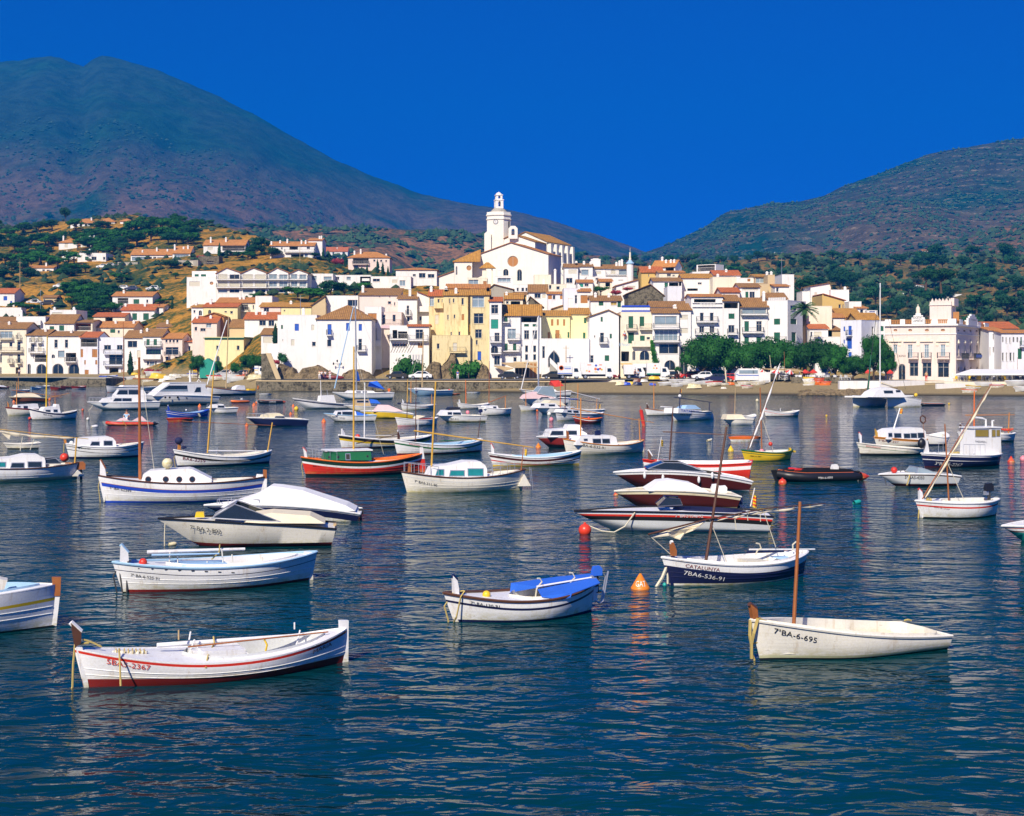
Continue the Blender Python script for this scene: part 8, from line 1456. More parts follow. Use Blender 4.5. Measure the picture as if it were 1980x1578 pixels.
for a in [(1131,1032,25,'ball','buoy_r','coral red ball buoy at the bow of the long low speedboat'),(1191,957,10,'cone','red','small red cone buoy left of the cream and maroon speedboat'),(1238,1138,37,'cone','buoy_o','orange cone buoy lettered in white, beside the navy and white boat','GAT'),(1285,1133,8,'ball','teal','tiny turquoise float at the bow of the navy and white boat'),
 (1513,938,16,'ball','red','red ball buoy under the bow of the black and orange inflatable'),(1660,974,22,'jug','teal','pale turquoise drum float alone on the water at right'),(1955,893,14,'cone','red','red cone buoy right of the wheelhouse boat'),(1978,891,12,'ball','pink','pale ball buoy at the right edge'),
 (386,786,7,'cone','orange','small orange cone behind the bright blue boat'),(491,784,7,'cone','orange','orange cone left of the lettered black inflatable'),(496,780,5,'ball','orange','tiny orange ball beside that cone'),(573,793,9,'ball','yellow','yellow ball at the bow of the navy banded launch'),(567,786,6,'cone','orange','orange cone behind the yellow ball'),(562,801,6,'cone','orange','orange cone above the stern of the navy motorboat'),(626,816,9,'cone','orange','orange cone at the bow of the blue covered motorboat'),(477,823,7,'cone','orange','orange cone at the bow of the navy motorboat'),
 (1041,865,11,'cone','buoy_o','orange cone by the dark red cabin cruiser'),(1066,814,9,'ball','pink','pink ball buoy left of the white llaut'),(1062,803,8,'ball','white','white ball buoy above the pink one'),(1039,795,5,'ball','orange','little orange ball at the canopied cruiser'),(1372,853,12,'jug','cream','cream jug float near the canoe'),(1413,871,12,'cone','yellow','yellow cone buoy left of the bright yellow boat'),
 (1464,776,6,'ball','cream','cream float off the beach'),(1598,805,4,'ball','yellow','tiny yellow float in the open water at right'),(1835,782,4,'ball','yellow','tiny yellow float right of the catamaran'),(183,827,16,'jug','white','white jug float left of the red inflatable'),(170,812,6,'ball','white','small white ball float in front of the white motor yacht'),(160,794,5,'ball','red','small red ball float by the yacht bow line'),(96,774,5,'ball','orange','small orange ball near the brown speedboat'),
 (27,777,6,'cone','orange','orange cone at the bow of the brown speedboat'),(1375,851,4,'ball','white','tiny white float beside the cream jug'),(1247,824,7,'spar','red','leaning red spar buoy'),(334,1055,20,'jug','cream','cream drum float hanging at the bow of the cuddy speedboat')]: buoy(*a)
def restball(k, x, y, dpx, Yref, col, label):
 px, py = Q(k, x, y); r = dpx/2/ZF[k][2]/F*Yref; X, z = XZ(px, py, Yref); e = empty('ball_fender', (X, Yref, z)); tag(e, label, 'fender'); mb = MB(); mb.ball((0,0,0), r, 18, 12); mb.build('float', col, e, smooth=True); mb = MB(); mb.lathe([(r*.3,r*.9),(r*.25,r*1.12),(0,r*1.15)], 8); mb.lathe([(r*.4,-r*1.1),(r*.35,-r*.9)], 8); mb.build('eye', 'iron', e)
restball('G', 560, 55, 72, 59.2, 'cream', 'pale orange ball fender sitting on the porthole cabin roof'); restball('P', 1232, 640, 165, 69, 'buoy_r', 'coral red ball fender on the afterdeck of the left edge cabin boat')
# boats pulled up on the beach
SK = []
def beachboat(px, py, lpx, col, rot, label, Y=None, up=False, kind='dinghy'):
 v = onground(px, py, 216) if Y is None else Vector((*XZ(px, py, Y)[:1], Y, XZ(px, py, Y)[1]))
 key = (col, kind, up); p = next((q for q in SK if q[0] == key), None)
 if not p:
  b = Boat('x', 0, (900,1000), (1000,1000), (985,988,985), B=(1.2 if kind == 'dinghy' else .3), kind='transom' if kind == 'dinghy' else 'double', bands=[('s',.08,'white' if col != 'white' else 'lgrey'),('s',0,col)] if kind == 'dinghy' and not up else [('s',0,col)], rail=None if kind != 'dinghy' else col, cock=(.12,.93,.8) if not up and kind == 'dinghy' else (None if up else (.4,.62,.5)), inner='lgrey', deck=col, name='rowing_boat' if kind == 'dinghy' else 'kayak', cat='x')
  p = (key, b.root, b.L, []); SK.append(p); o = b.root
 else: o = copy_tree(p[1])
 L = lpx*(1.3 if kind == 'dinghy' else 1)/F*v.y; s = L/p[2]/abs(cos(rot))**.5; o.scale = (s, s*1.15, s*1.2); o.rotation_euler = (pi if up else rt.uniform(-.12,.12), rt.uniform(-.08,.08), rot)
 o.location = v+Vector((0, 0, (.55*s if up else .3*s))); tag(o, label, 'kayak' if kind == 'kayak' else 'boat', 'small boats drawn up on the beach')
cn = {'white':'white','red':'red','blue':'blue','yellow':'yellow','orange':'orange','navy':'navy','cream':'cream','pink':'pink','brown':'brown'}
BB = [('S',45,420,'cream',.3,70,0),('S',40,490,'white',.5,80,1),('S',200,465,'yellow',.25,120,1),('S',360,470,'white',.3,100,1),('S',370,545,'white',.1,130,0),('S',180,545,'blue',.1,70,1),('S',540,510,'white',.4,150,0),('S',560,570,'white',.3,130,0),('S',540,430,'pink',.15,150,1),('S',700,540,'white',.1,140,0),('S',850,545,'white',.15,140,0),('S',740,505,'white',.15,150,0),('S',1010,535,'white',.3,160,0),('S',840,600,'cream',.1,150,1),('S',1150,555,'red',.35,170,0),('S',1150,500,'red',.3,120,0),('S',1330,490,'navy',.1,150,0),('S',1325,540,'navy',.2,100,0),('S',1425,535,'orange',.1,80,1),('S',1310,600,'white',.1,60,1),
 ('S',1590,490,'white',.1,150,1),('S',1640,540,'cream',.3,150,0),('S',1680,590,'red',.3,120,0),('S',1560,560,'cream',.3,90,0),('S',1850,540,'cream',.2,160,0),('S',1940,515,'white',.1,130,0),('S',470,420,'red',.1,120,1),
 ('R',1480,1310,'cream',.25,160,1),('R',1620,1310,'blue',.25,140,1),('R',1740,1305,'yellow',.2,150,1),('R',1880,1310,'navy',.2,150,1),('R',1900,1130,'blue',.15,220,1),('R',1890,1240,'brown',.4,160,1),
 ('d',60,560,'blue',.2,130,0),('d',150,575,'navy',.1,140,0),('d',20,545,'white',.0,60,1),('d',560,510,'white',.2,120,0),('d',350,500,'yellow',.3,50,1),('d',505,580,'yellow',.1,90,0),('d',615,550,'yellow',.3,120,1),('d',740,560,'white',.35,90,1),('d',800,540,'white',.4,90,1),('d',670,580,'white',.1,70,1),('d',1010,520,'blue',.1,90,0),('d',1110,540,'white',.2,70,1),('d',1300,520,'white',.2,120,0),('d',1270,560,'red',.15,140,0),('d',1180,545,'blue',.2,80,0),('d',1480,580,'white',.1,150,0),('d',1430,545,'white',.2,130,0),('d',1540,545,'red',.2,80,1),('d',1700,555,'cream',.1,110,1),('d',300,560,'white',.15,100,0),('d',410,545,'cream',.3,80,1),
 ('U',210,385,'white',.1,60,0)]
place = {'d':'left beach','S':'middle beach','R':'sand below the lorries','U':'left beach'}; seen = {}; ords = ['', 'second ', 'third ', 'fourth ', 'fifth ', 'sixth ', 'seventh ', 'eighth ', 'ninth ', 'tenth ', 'eleventh ', 'twelfth ', 'thirteenth ']
for k, x, y, col, rot, l, up in sorted(BB, key=lambda a: Q(a[0], a[1], a[2])[0]):
 kk = (place[k], col, up); seen[kk] = seen.get(kk, 0)+1; n = seen[kk]
 lab = f"{ords[n-1]}{cn[col]} boat {'lying keel up' if up else 'standing upright'} on the {place[k]}, counted from the left"; px, py = Q(k, x, y); beachboat(px, py, l/ZF[k][2], col, rot, lab[0].lower()+lab[1:], up=bool(up))
for i, (x, y, c) in enumerate([(430,283,'yellow'),(425,300,'white'),(430,318,'white'),(440,335,'cream'),(430,352,'white'),(530,292,'red'),(525,312,'red'),(520,330,'orange'),(600,325,'red'),(590,345,'orange'),(440,362,'white')]):
 px, py = Q('T', x, y); beachboat(px, py, 20, c, .12, f'{cn[c]} kayak stacked on the rack before the stone wall, {["top","second","third","fourth","fifth","top","second","third","top","second","bottom"][i]} of its {"left" if x < 500 else "middle" if x < 560 else "right"} pile', Y=240-(i%5)*.3, kind='kayak')
for a in (('W',615,575,'yellow',.25,120,'yellow and white boat on the sand before the cafe terrace'),('W',740,545,'white',.05,130,'long white boat on the sand before the cafe terrace'),('W',900,560,'red',.15,110,'red boat on a trailer before the cafe terrace'),('W',1130,540,'white',.15,170,'white sailing dinghy at the right end of the beach'),('W',1220,600,'white',.1,150,'white boat at the very right edge of the beach'),('W',570,620,'orange',.2,120,'orange rescue boat at the water edge')):
 px, py = Q(*a[:3]); beachboat(px, py, a[5]/ZF[a[0]][2], a[3], a[4], a[6])
b = Boat('old black wooden boat with yellow rail and a raised spar by the terrace wall', 'e', (318,1400), (730,1385), (1320,1358,1320), B=2.4, bands=[('s',.1,'black'),('s',0,'yellow')], rail='yellow', cock=(.12,.9,.8), inner='dark'); b.root.location = b.root.location+Vector((3.2, 10, .55)); b.root.scale = (1.05,)*3; b.pole('mast', [(545,1340),(572,1050)], 9, 'wood_dk'); b.pole('yard', [(690,1355),(375,1050)], 16, 'wood_or')
for pxx in (1162, 1172): pass
for i, (k, x0, y0, x1, y1) in enumerate([('S',1360,450,1335,255),('T',60,165,42,35),('T',190,160,186,0),('W',1155,520,1150,190)]):
 X, z = XZ(*Q(k, x0, y0), 243); X1, z1 = XZ(*Q(k, x1, y1), 243); e = empty('dinghy_mast', (X, 243, z)); tag(e, ['thick pale spar leaning among the beached boats','thin leaning dinghy mast behind the caravan','upright thin mast beside the beach bar','brown dinghy mast at the right end of the beach'][i], 'mast'); mb = MB(); mb.tube([(0,0,-.5),(X1-X,0,z1-z)], [.14 if i == 0 else .05, .1 if i == 0 else .03], 6); mb.build('spar', 'cream' if i < 2 else 'wood', e)
# vehicles
def wheels(e, xs, r, w, z=0):
 for x in xs:
  for s_ in (-1, 1): mb = MB(); mb.lathe([(0,-.1),(r,-.1),(r,.1),(0,.1)], 14); o = mb.build('wheel', 'tyre', e); o.rotation_euler = (pi/2, 0, 0); o.location = (x, s_*w, z+r); mb = MB(); mb.lathe([(0,-.11),(r*.55,-.11),(r*.55,.11),(0,.11)], 10); h = mb.build('rim', 'alu', o)
def car(px, py, col, label, L=4.2, Y=258, flip=False, rz=0, wagon=False):
 X, _ = XZ(px, py, Y); z = 2.06 if Y > 249 else Tz(px, Y)+.02; e = empty('parked_car', (X, Y, z), rz+(pi if flip else 0)); tag(e, label, 'car'); k = L/4.2
 mb = MB(); mb.ext([(-2.1*k,.3),(2.1*k,.3),(2.12*k,.75),(1.95*k,.88),(1.1*k,.95),(-1.2*k,.92),(-2.0*k,.75),(-2.12*k,.5)], -.82, .82, top=.95); body = mb.build('body', col, e)
 rear = 1.75 if wagon else 1.35; mb = MB(); mb.ext([(-1.15*k,.92),(-.5*k,1.4),(1.0*k,1.42),(rear*k,.94)], -.76, .76, top=.82); mb.build('roof', col, e)
 for s_ in (-1, 1):
  for a in ([(-.95,.97),(-.42,1.33),(.15,1.35),(.15,.97)], [(.22,.97),(.22,1.35),(.92,1.36),(rear-.22,.97)]): mb = MB(); mb.ext([(p[0]*k,p[1]) for p in a], s_*.7, s_*.775); mb.build('window', 'glass', e)
 for x_, m_ in ((-2.08*k,'offw'),(2.08*k,'red')):
  for s_ in (-.6, .6): mb = MB(); mb.box(x_-.05, x_+.05, s_-.15, s_+.15, .58, .74); mb.build('headlight' if x_ < 0 else 'tail_light', m_, e)
 mb = MB(); mb.ext([(-1.18*k,.95),(-.56*k,1.36),(-.52*k,1.38),(-1.1*k,.98)], -.66, .66); mb.build('windscreen', 'glass', e); wheels(e, (-1.3*k, 1.3*k), .31, .74)
def truck(px, py, w, label, Y=257, box='white', cab='white', cabside=1, band=None, art=None, h=3.0, L=None):
 X, _ = XZ(px, py, Y); L = w/F*Y; e = empty('delivery_truck', (X, Y, 2.06)); tag(e, label, 'truck'); c = cabside; cl = 1.7
 bx0, bx1 = (-L/2, L/2-cl) if c > 0 else (-L/2+cl, L/2)
 mb = MB(); mb.box(bx0, bx1, -1.05, 1.05, .85, h); mb.build('cargo_box', box, e); mb = MB(); mb.box(-L/2+.1, L/2-.1, -.5, .5, .45, .84); mb.build('chassis', 'iron', e)
 s = lambda p: [(c*(L/2-cl+x), z) for x, z in p]; mb = MB(); mb.ext(s([(0.03,.45),(cl,.45),(cl,1.25),(cl-.45,2.15),(0.03,2.2)]), -.98, .98, top=.93); cb = mb.build('cab', cab, e)
 for y_ in (-1, 1): mb = MB(); mb.ext(s([(.35,1.3),(1.15,1.3),(.98,1.95),(.35,1.95)]), y_*.93, y_*.985); mb.build('window', 'glass', cb)
 mb = MB(); mb.ext(s([(cl+.01,1.3),(cl-.4,2.08),(cl-.44,2.08),(cl-.04,1.3)]), -.8, .8); mb.build('windscreen', 'glass', cb)
 for y_ in (-.7, .7): mb = MB(); x_ = c*L/2; mb.box(x_-.04, x_+.04, y_-.14, y_+.14, .7, .92); mb.build('headlight', 'offw', cb)
 wheels(e, (-L/2+.9, L/2-.9), .42, .85)
 if band: mb = MB(); mb.box(bx0, bx1, -1.07, -1.052, band[1], band[2]); mb.build('stripe', band[0], e)
 for i, (u, v, r, m_, kind) in enumerate(art or []):
  x_ = lerp(bx0, bx1, u); z_ = lerp(.85, h, v); mb = MB()
  if kind == 'o': mb.add([(x_+r*cos(a*pi/8), -1.072, z_+r*sin(a*pi/8)) for a in range(16)], [tuple(range(16))])
  else: mb.box(x_-r, x_+r, -1.075, -1.055, z_-.07, z_+.07)
  mb.build('emblem', m_, e)
 return e
truck(1101, 732, 46, 'white delivery lorry with blue stripe and round emblem, leftmost of the lorries', 257, band=('sh_blue',.95,1.1), art=[(.25,.55,.45,'orange','o'),(.25,.55,.32,'white','o'),(.25,.55,.14,'blue','o'),(.65,.62,.7,'lblue','b'),(.68,.48,.6,'sh_blue','b')])
truck(1155, 731, 66, 'white lorry with orange and blue painted figures on its box', 257.5, art=[(.35,.8,.35,'orange','b'),(.62,.75,.2,'blue','o'),(.8,.8,.25,'orange','b'),(.6,.45,.25,'orange','o'),(.7,.42,.22,'blue','o'),(.78,.48,.18,'red','o'),(.85,.4,.18,'yellow','o'),(.25,.3,.15,'yellow','o'),(.35,.25,.16,'orange','o'),(.62,.2,.3,'yellow','b')])
truck(1226, 731, 40, 'small white box truck parked under the tan awning', 257, h=2.6)
truck(1272, 730, 44, 'white van truck with green edges and three yellow dots', 256.5, h=2.9, band=('sh_teal',.86,1.05), art=[(.5,.55,.14,'yellow','o'),(.6,.78,.14,'orange','o'),(.72,.55,.14,'orange','o')])
truck(506, 727, 24, 'small white van with blue and yellow panel beside the harbour ramp', 270, h=2.3, art=[(.4,.7,.5,'sh_blue','b'),(.5,.45,.3,'yellow','b')])
car(1301, 731, 'black', 'black car parked right of the green edged van', 3.8, 257, rz=1.2); car(986, 735, 'black', 'black saloon car in front of the restaurant awning', 4.4, 256, True); car(1070, 734, 'dark', 'dark car parked beside the pointed arch stair', 4.2, 258)
car(1336, 731, 'red', 'red car under the first plane tree', 4.1, 258); car(1350, 729, 'dred', 'dark red car behind the red one', 4.1, 261); car(1361, 738, 'white', 'white saloon car parked above the beached boats', 4.3, 250); car(1385, 739, 'navy', 'dark blue estate car beside the white saloon', 4.3, 248, wagon=True); car(1408, 740, 'red', 'red car beside the leaning pale spar', 4.1, 249)
car(813, 736, 'white', 'white car behind the wooden masted sailboat', 4.2, 257, wagon=True); car(767, 735, 'dark', 'car parked on the quay left of the round bush', 3.8, 258)
for a in ((437,727,'grey','grey car parked before the yellow mansion',285),(455,724,'white','white car parked in the trees by the yellow mansion',292),(470,727,'black','black car under the wide green tree',283)): car(a[0], a[1], a[2], a[3], 4.2, a[4])
def hillcar(px, py, col, lab):
 v = onground(px, py, 330); n0 = len(C.objects); car(px, py, col, lab, 4.3, v.y);
 for o in C.objects:
  if o.get('label') == lab: o.location.z = v.z
for a in ((200,519,'white','white car on the hillside road by the flat villa'),(213,517,'grey','grey car behind the white one on the hillside road'),(118,557,'white','white van like car on the dry hillside'),(67,588,'lgrey','silver car parked above the left roofs'),(93,590,'dark','dark car right of the silver one above the left roofs'),(238,561,'white','white car on the upper hillside lane'),(256,562,'navy','dark blue car on the upper hillside lane'),(298,562,'lgrey','grey car near the row houses wall')): hillcar(*a)
# caravan
X, z = XZ(*Q('S', 1670, 480), 248); e = empty('caravan', (X, 248, z)); tag(e, 'white caravan with blue stripe standing above the beach', 'caravan'); L = 45/F*248
mb = MB(); mb.ext([(-L/2,.3),(L/2,.3),(L/2,2.3),(-L/2+.9,2.35),(-L/2+.1,1.4)], -1.1, 1.1); mb.build('body', 'white', e); mb = MB(); mb.ext([(-L/2+.15,1.3),(-L/2+.6,1.08),(L/2,1.08),(L/2,1.2),(-L/2+.6,1.2),(-L/2+.2,1.42)], -1.13, -1.11); mb.build('stripe', 'sh_blue', e)
for u in (.27, .48, .68, .86): mb = MB(); x_ = -L/2+L*u; mb.box(x_-.42, x_+.42, -1.14, -1.105, 1.45, 2.05); mb.build('window', 'glass_l', e)
wheels(e, (0.4,), .3, .95)
# recycling domes
for i, (x, y, c, lab) in enumerate([('S',1160,'green','green recycling dome, left of two behind the parked cars'),('S',1270,'green','green recycling dome, right of two behind the parked cars')]):
 X, z = XZ(*Q(x, y, 380), 255); e = empty('recycling_bin', (X, 255, 2.06)); tag(e, lab, 'bin'); mb = MB(); mb.lathe([(.75,0),(.85,.7),(.7,1.3),(.35,1.65),(0,1.7)], 14); mb.build('shell', 'sh_teal', e); mb = MB(); mb.box(-.2,.2,-.82,-.7,1.0,1.2); mb.build('slot', 'dark', e)
X, z = XZ(*Q('U', 465, 390), 288); e = empty('canvas_shelter', (X, 288, 1.8)); tag(e, 'bright green canvas shelter on the left beach', 'tent'); mb = MB(); mb.ext([(-1.6,0),(1.6,0),(1.5,3),(0,4),(-1.5,3)], -1.2, 1.2); mb.build('canvas', 'sh_teal', e)
# restaurant awnings
def awn(lab, k, pts, Y, mat, posts=(), dep=3.0, th=.12, name='awning', cat='awning'):
 P = [XZ(*Q(k, *p), Y) for p in pts]; o = P[0]; e = empty(name, (o[0], Y, 0)); tag(e, lab, cat); a, b_, c, d = [(p[0]-o[0], p[1]) for p in P]   # front left, front right, back right, back left
 mb = MB(); V = [(a[0],-dep,a[1]),(b_[0],-dep,b_[1]),(c[0],0,c[1]),(d[0],0,d[1])]; mb.add(V+[(x,y,z-th) for x,y,z in V], [(0,1,2,3),(7,6,5,4)]+[(i,i+4,(i+1)%4+4,(i+1)%4) for i in range(4)]); mb.build('canvas', mat, e);
 for x, dy in posts: X, _ = XZ(*Q(k, x, 0), Y); mb = MB(); mb.box(X-o[0]-.06, X-o[0]+.06, dy-.06, dy+.06, 1.9, min(a[1], b_[1])+.1); mb.build('post', 'white', e)
 return e
awn('brown tiled awning roof over the waterfront restaurant', 'V', [(750,392),(1005,388),(820,342),(612,342)], 262, 'wood_lt', [(755,-2.9),(1000,-2.9)]); awn('small brown awning left of the restaurant roof', 'V', [(650,425),(740,400),(612,378),(535,378)], 262, 'wood_lt', [(655,-2.9)])
e = empty('restaurant_front', (XZ(*Q('V', 755, 500), 261.6)[0], 261.6, 0)); tag(e, 'glazed restaurant front with yellow wooden doors under the brown awning', 'shopfront'); w = 245/5.59/F*261; mb = MB(); mb.box(0, w, 0, .3, 1.9, 5.2); mb.build('frame', 'p_tan', e)
for i in range(6): mb = MB(); mb.box(.2+i*(w-.2)/6, (i+1)*(w-.2)/6, -.06, -.005, 2.3, 4.9); mb.build('pane' if i < 4 else 'door', 'dark' if i < 4 else 'sh_wood', e)
awn('tan and black striped shop awning above the small box truck', 'R', [(1590,920),(1825,915),(1740,765),(1480,765)], 261.8, 'c_tan', [], 1.8); awn('pink awning over a terrace left of the cream cliff house', 3, [(1310,625),(1590,640),(1530,600),(1310,600)], 269, 'c_pink', [], 2.2)
awn('scalloped white awning under the yellow house terrace', 5, [(440,1195),(625,1195),(625,1165),(440,1165)], 261.8, 'c_white', [], 1.2)
e = awn('large white flat canopy over the cafe terrace', 'W', [(310,383),(1320,380),(1300,335),(600,330)], 240, 'c_white', [(313,-2.9),(485,-2.9),(660,-2.9),(838,-2.9),(1017,-2.9),(1200,-2.9)], 5, .25, 'canopy', 'canopy')
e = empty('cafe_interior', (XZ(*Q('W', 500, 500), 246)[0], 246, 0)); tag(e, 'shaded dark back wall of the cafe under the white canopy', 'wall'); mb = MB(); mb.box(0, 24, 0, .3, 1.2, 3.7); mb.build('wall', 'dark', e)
awn('low brown roof of the beach bar behind the parasols', 'T', [(0,172),(340,190),(290,168),(-40,166)], 250, 'wood_lt', [(180,-1),(325,-1),(20,-1)], 3, name='beach_bar_roof', cat='roof')
e = empty('beach_bar_counter', (XZ(*Q('S', 1840, 480), 247)[0], 247, 0)); tag(e, 'white beach bar counter beside the caravan', 'counter'); mb = MB(); mb.box(0, 2.4, 0, .8, 1.7, 3.4); mb.build('front', 'white', e)
# parasols, tables and chairs
def parasol(k, x, ytop, wpx, Y, col, lab, tilt=0, zb=2.0):
 X, z = XZ(*Q(k, x, ytop), Y); r = wpx/2/ZF[k][2]/F*Y; e = empty('parasol', (X, Y, zb), rt.uniform(0, 1)); tag(e, lab, 'parasol'); h = max(z-zb, 1.9); mb = MB(); mb.tube([(0,0,0),(0,0,h)], .035, 6); mb.build('pole', 'wood_lt', e)
 for m_, off in ((col, 0), ('c_white', 1)):
  mb = MB(); n = 8
  for i in range(off, n, 2): a0, a1 = 2*pi*i/n, 2*pi*(i+1)/n; mb.add([(0,0,.0),(r*cos(a0),r*sin(a0),-.55),(r*cos((a0+a1)/2)*.97,r*sin((a0+a1)/2)*.97,-.5),(r*cos(a1),r*sin(a1),-.55),(r*cos(a0),r*sin(a0),-.7),(r*cos(a1),r*sin(a1),-.7)], [(0,1,2),(0,2,3),(1,4,5,3)])
  if off and 'white' not in lab: pass
  o = mb.build('canopy', m_ if (not off or 'white' in lab) else col, e); o.location = (0, 0, h); o.rotation_euler = (tilt, tilt*.6, 0)
for a in (('S',1940,285,110,249,'c_red','red and white parasol over the caravan end',.25),('T',110,200,85,247,'c_red','red and white parasol beside the white spar',.2),('T',250,190,88,247,'c_red','tilted red and white parasol, largest of the row',.45),('T',393,188,90,248,'c_red','plain red parasol in the middle of the row',.0),('T',475,190,80,249,'c_red','dull red parasol right of the plain one',.0),('T',640,190,70,250,'yellow','yellow and white parasol beside the small white kiosk',.1),('T',810,188,60,250,'orange','orange parasol under the shade tree',.0),('T',1015,186,60,246,'c_red','faded red parasol at the right of the cafe tables',.0),('e',150,1125,95,243,'c_red','bright red parasol on the casino terrace',.0)): parasol(*a)
X, z = XZ(*Q('T', 555, 235), 251); e = empty('white_kiosk', (X, 251, 2.0)); tag(e, 'small white domed kiosk between the parasols', 'kiosk'); mb = MB(); mb.box(-1.3,1.3,-1,1,0,2.9); mb.lathe([(1.1,2.9),(.7,3.4),(.25,3.6),(0,3.9)], 8); mb.build('body', 'p_clean', e); mb = MB(); mb.box(-.2,.8,-1.03,-.99,1.3,2.2); mb.build('window', 'glass', e)
def seat(px, Y, col, lab, zb, name='cafe_chair'):
 X = (px-990)/F*Y; e = empty(name, (X, Y, zb), rt.uniform(0, 6.28)); tag(e, lab, 'chair' if name == 'cafe_chair' else 'table', 'white chairs and tables of the beach cafes' ); mb = MB()
 if name == 'cafe_chair': mb.box(-.24,.24,-.24,.24,.42,.46); mb.build('seat', col, e); mb = MB(); mb.box(-.24,.24,.2,.25,.46,.88); mb.build('backrest', col, e); mb = MB(); [mb.box(a-.02,a+.02,b_-.02,b_+.02,0,.42) for a in (-.2,.2) for b_ in (-.2,.2)]; mb.build('legs', col, e)
 else: mb.lathe([(0,.72),(.5,.72),(.5,.76),(0,.76)], 12); mb.build('tabletop', col, e); mb = MB(); mb.tube([(0,0,0),(0,0,.72)], .04, 6); mb.build('leg', col, e)
for i in range(46): px = lerp(1505, 1645, rt.random()); seat(px, rt.uniform(244.5, 249), 'white', 'white plastic chair of the beach cafe under the plane trees' if i % 3 else 'white round table of the beach cafe under the plane trees', 2.05, 'cafe_chair' if i % 3 else 'cafe_table')
for i in range(56): px = lerp(1838, 1985, rt.random()); seat(px, rt.uniform(236, 243), rt.choice(['yellow','navy','white']) if i % 4 else 'white', 'cafe chair under the long white canopy' if i % 4 else 'small cafe table under the long white canopy', 1.95, 'cafe_chair' if i % 4 else 'cafe_table')
mb = MB(); mb.add([(*gp(1826, 233), 1.93), (*gp(2100, 233), 1.93), (*gp(2100, 247), 1.95), (*gp(1826, 247), 1.95)], [(0,1,2,3)]); mb.add([(*gp(1826, 232.99), 1.93), (*gp(2100, 232.99), 1.93), (*gp(2100, 232.99), .8), (*gp(1826, 232.99), .8)], [(0,1,2,3)]); tag(mb.build('terrace', 'p_cream'), kind='structure')
wallpath('terrace_wall', [gp(1812, 228), gp(1870, 229.5)], .5, 1.75, 'p_clean', 'low white wall stepping down to the sand before the canopy', zb=0)
# flags, lamps, poles
def polep(k, x, y0, y1, Y, lab, mat='alu', r=.06, name='pole', cat='pole'):
 X, z0 = XZ(*Q(k, x, y0), Y); z1 = XZ(*Q(k, x, y1), Y)[1]; zb = min(z0, Tz(Q(k, x, 0)[0], Y)+.1); e = empty(name, (X, Y, zb)); tag(e, lab, cat); mb = MB(); mb.tube([(0,0,0),(0,0,z1-zb)], [r, r*.7], 6); mb.build('shaft', mat, e); return e, z1-zb
e, h = polep('U', 292, 360, 165, 290, 'white flagstaff with two catalan flags on the left beach', 'white', name='flagstaff', cat='flagpole')
for y in (h-1.6, h-6.2):
 mb = MB(); [mb.add([(.05, 0, y-i*.28), (1.6, .25, y-.2-i*.28), (1.6, .25, y-.48-i*.28), (.05, 0, y-.28-i*.28)], [(0,1,2,3)], i % 2) for i in range(5)]; mb.build('flag', ['yellow', 'red'], e)
mb = MB(); mb.box(-1, 1, -.03, .03, h-4.3, h-4.2); mb.build('crosstree', 'white', e)
for a in (('S',1220,340,30,256,'tall street lamp post among the plane trees'),('R',180,830,350,260,'yellowish telegraph pole by the pointed arch stair'),('T',605,230,50,252,'thin lamp post above the cafe'),(1,160,690,520,400,'double wooden telegraph pole on the left road'),(1,1010,420,310,520,'thin pole beside the bright pines'),(2,1085,355,150,430,'telegraph pole below the white hotel'),(1,325,845,740,385,'thin pole beside the left roofs'),(5,1935,270,100,318,'tall aerial mast above the white block'),(3,445,490,280,264,'roof aerial mast of the great white house')):
 e, h = polep(*a[:5], a[5], 'wood_lt' if 'telegraph' in a[5] else 'alu', .1 if 'telegraph' in a[5] else .06); mb = MB()
 if 'lamp' in a[5]: mb.ball((0,0,h+.1), .25, 8, 6); mb.build('lamp', 'white', e)
 else: mb.box(-.6,.6,-.04,.04,h-.5,h-.42); mb.build('crossarm', 'wood_lt', e)
e = empty('wall_lantern', (XZ(*Q(3, 840, 1010), 262.2)[0], 262.2, XZ(*Q(3, 840, 1010), 262.2)[1])); tag(e, 'triple black wall lantern on the great white house', 'lantern'); mb = MB(); mb.tube([(0,.2,-.2),(0,-.5,-.2),(0,-.5,.1)], .03, 5); mb.tube([(-.7,-.5,0),(.7,-.5,0)], .03, 5); mb.build('bracket', 'iron', e)
for x_, z_ in ((-.7,-.2),(0,.3),(.7,-.2)): mb = MB(); mb.lathe([(.1,z_),(.16,z_+.35),(.02,z_+.5)], 6, (x_,-.5,0)); mb.build('lamp', 'dark', e)
mb = MB()
for i in range(8): x0_, z0_ = XZ(*Q(3, 1450+i*31, 785), 261.6); x1_, z1_ = XZ(*Q(3, 1412+i*29, 890), 261.6); mb.tube([(x0_, 262.5, z0_), (x1_, 260.6, z1_)], .06, 4)
tag(mb.build('pergola', 'wood_dk'), 'slanting dark pergola poles on the white house over the round bush', 'pergola')
# cantilevered stair wall of the pointed arch house
e = empty('outside_stair', (XZ(*Q(4, 935, 1360), 260)[0], 260, 0)); tag(e, 'white outside stair slanting down from the pointed arch', 'stair'); A0, A1 = XZ(*Q(4, 935, 1355), 260), XZ(*Q(4, 1035, 1455), 260); o = A0[0]
mb = MB(); mb.ext([(0, A0[1]), (A1[0]-o, A1[1]), (A1[0]-o, A1[1]+1), (0, A0[1]+1)], -1.2, -1.05); mb.build('parapet', 'p_clean', e); mb = MB(); [mb.box((A1[0]-o)*i/14, (A1[0]-o)*(i+1)/14, -1.05, 0, 1.9, lerp(A0[1], A1[1], i/14)) for i in range(14)]; mb.build('steps', 'concrete', e)
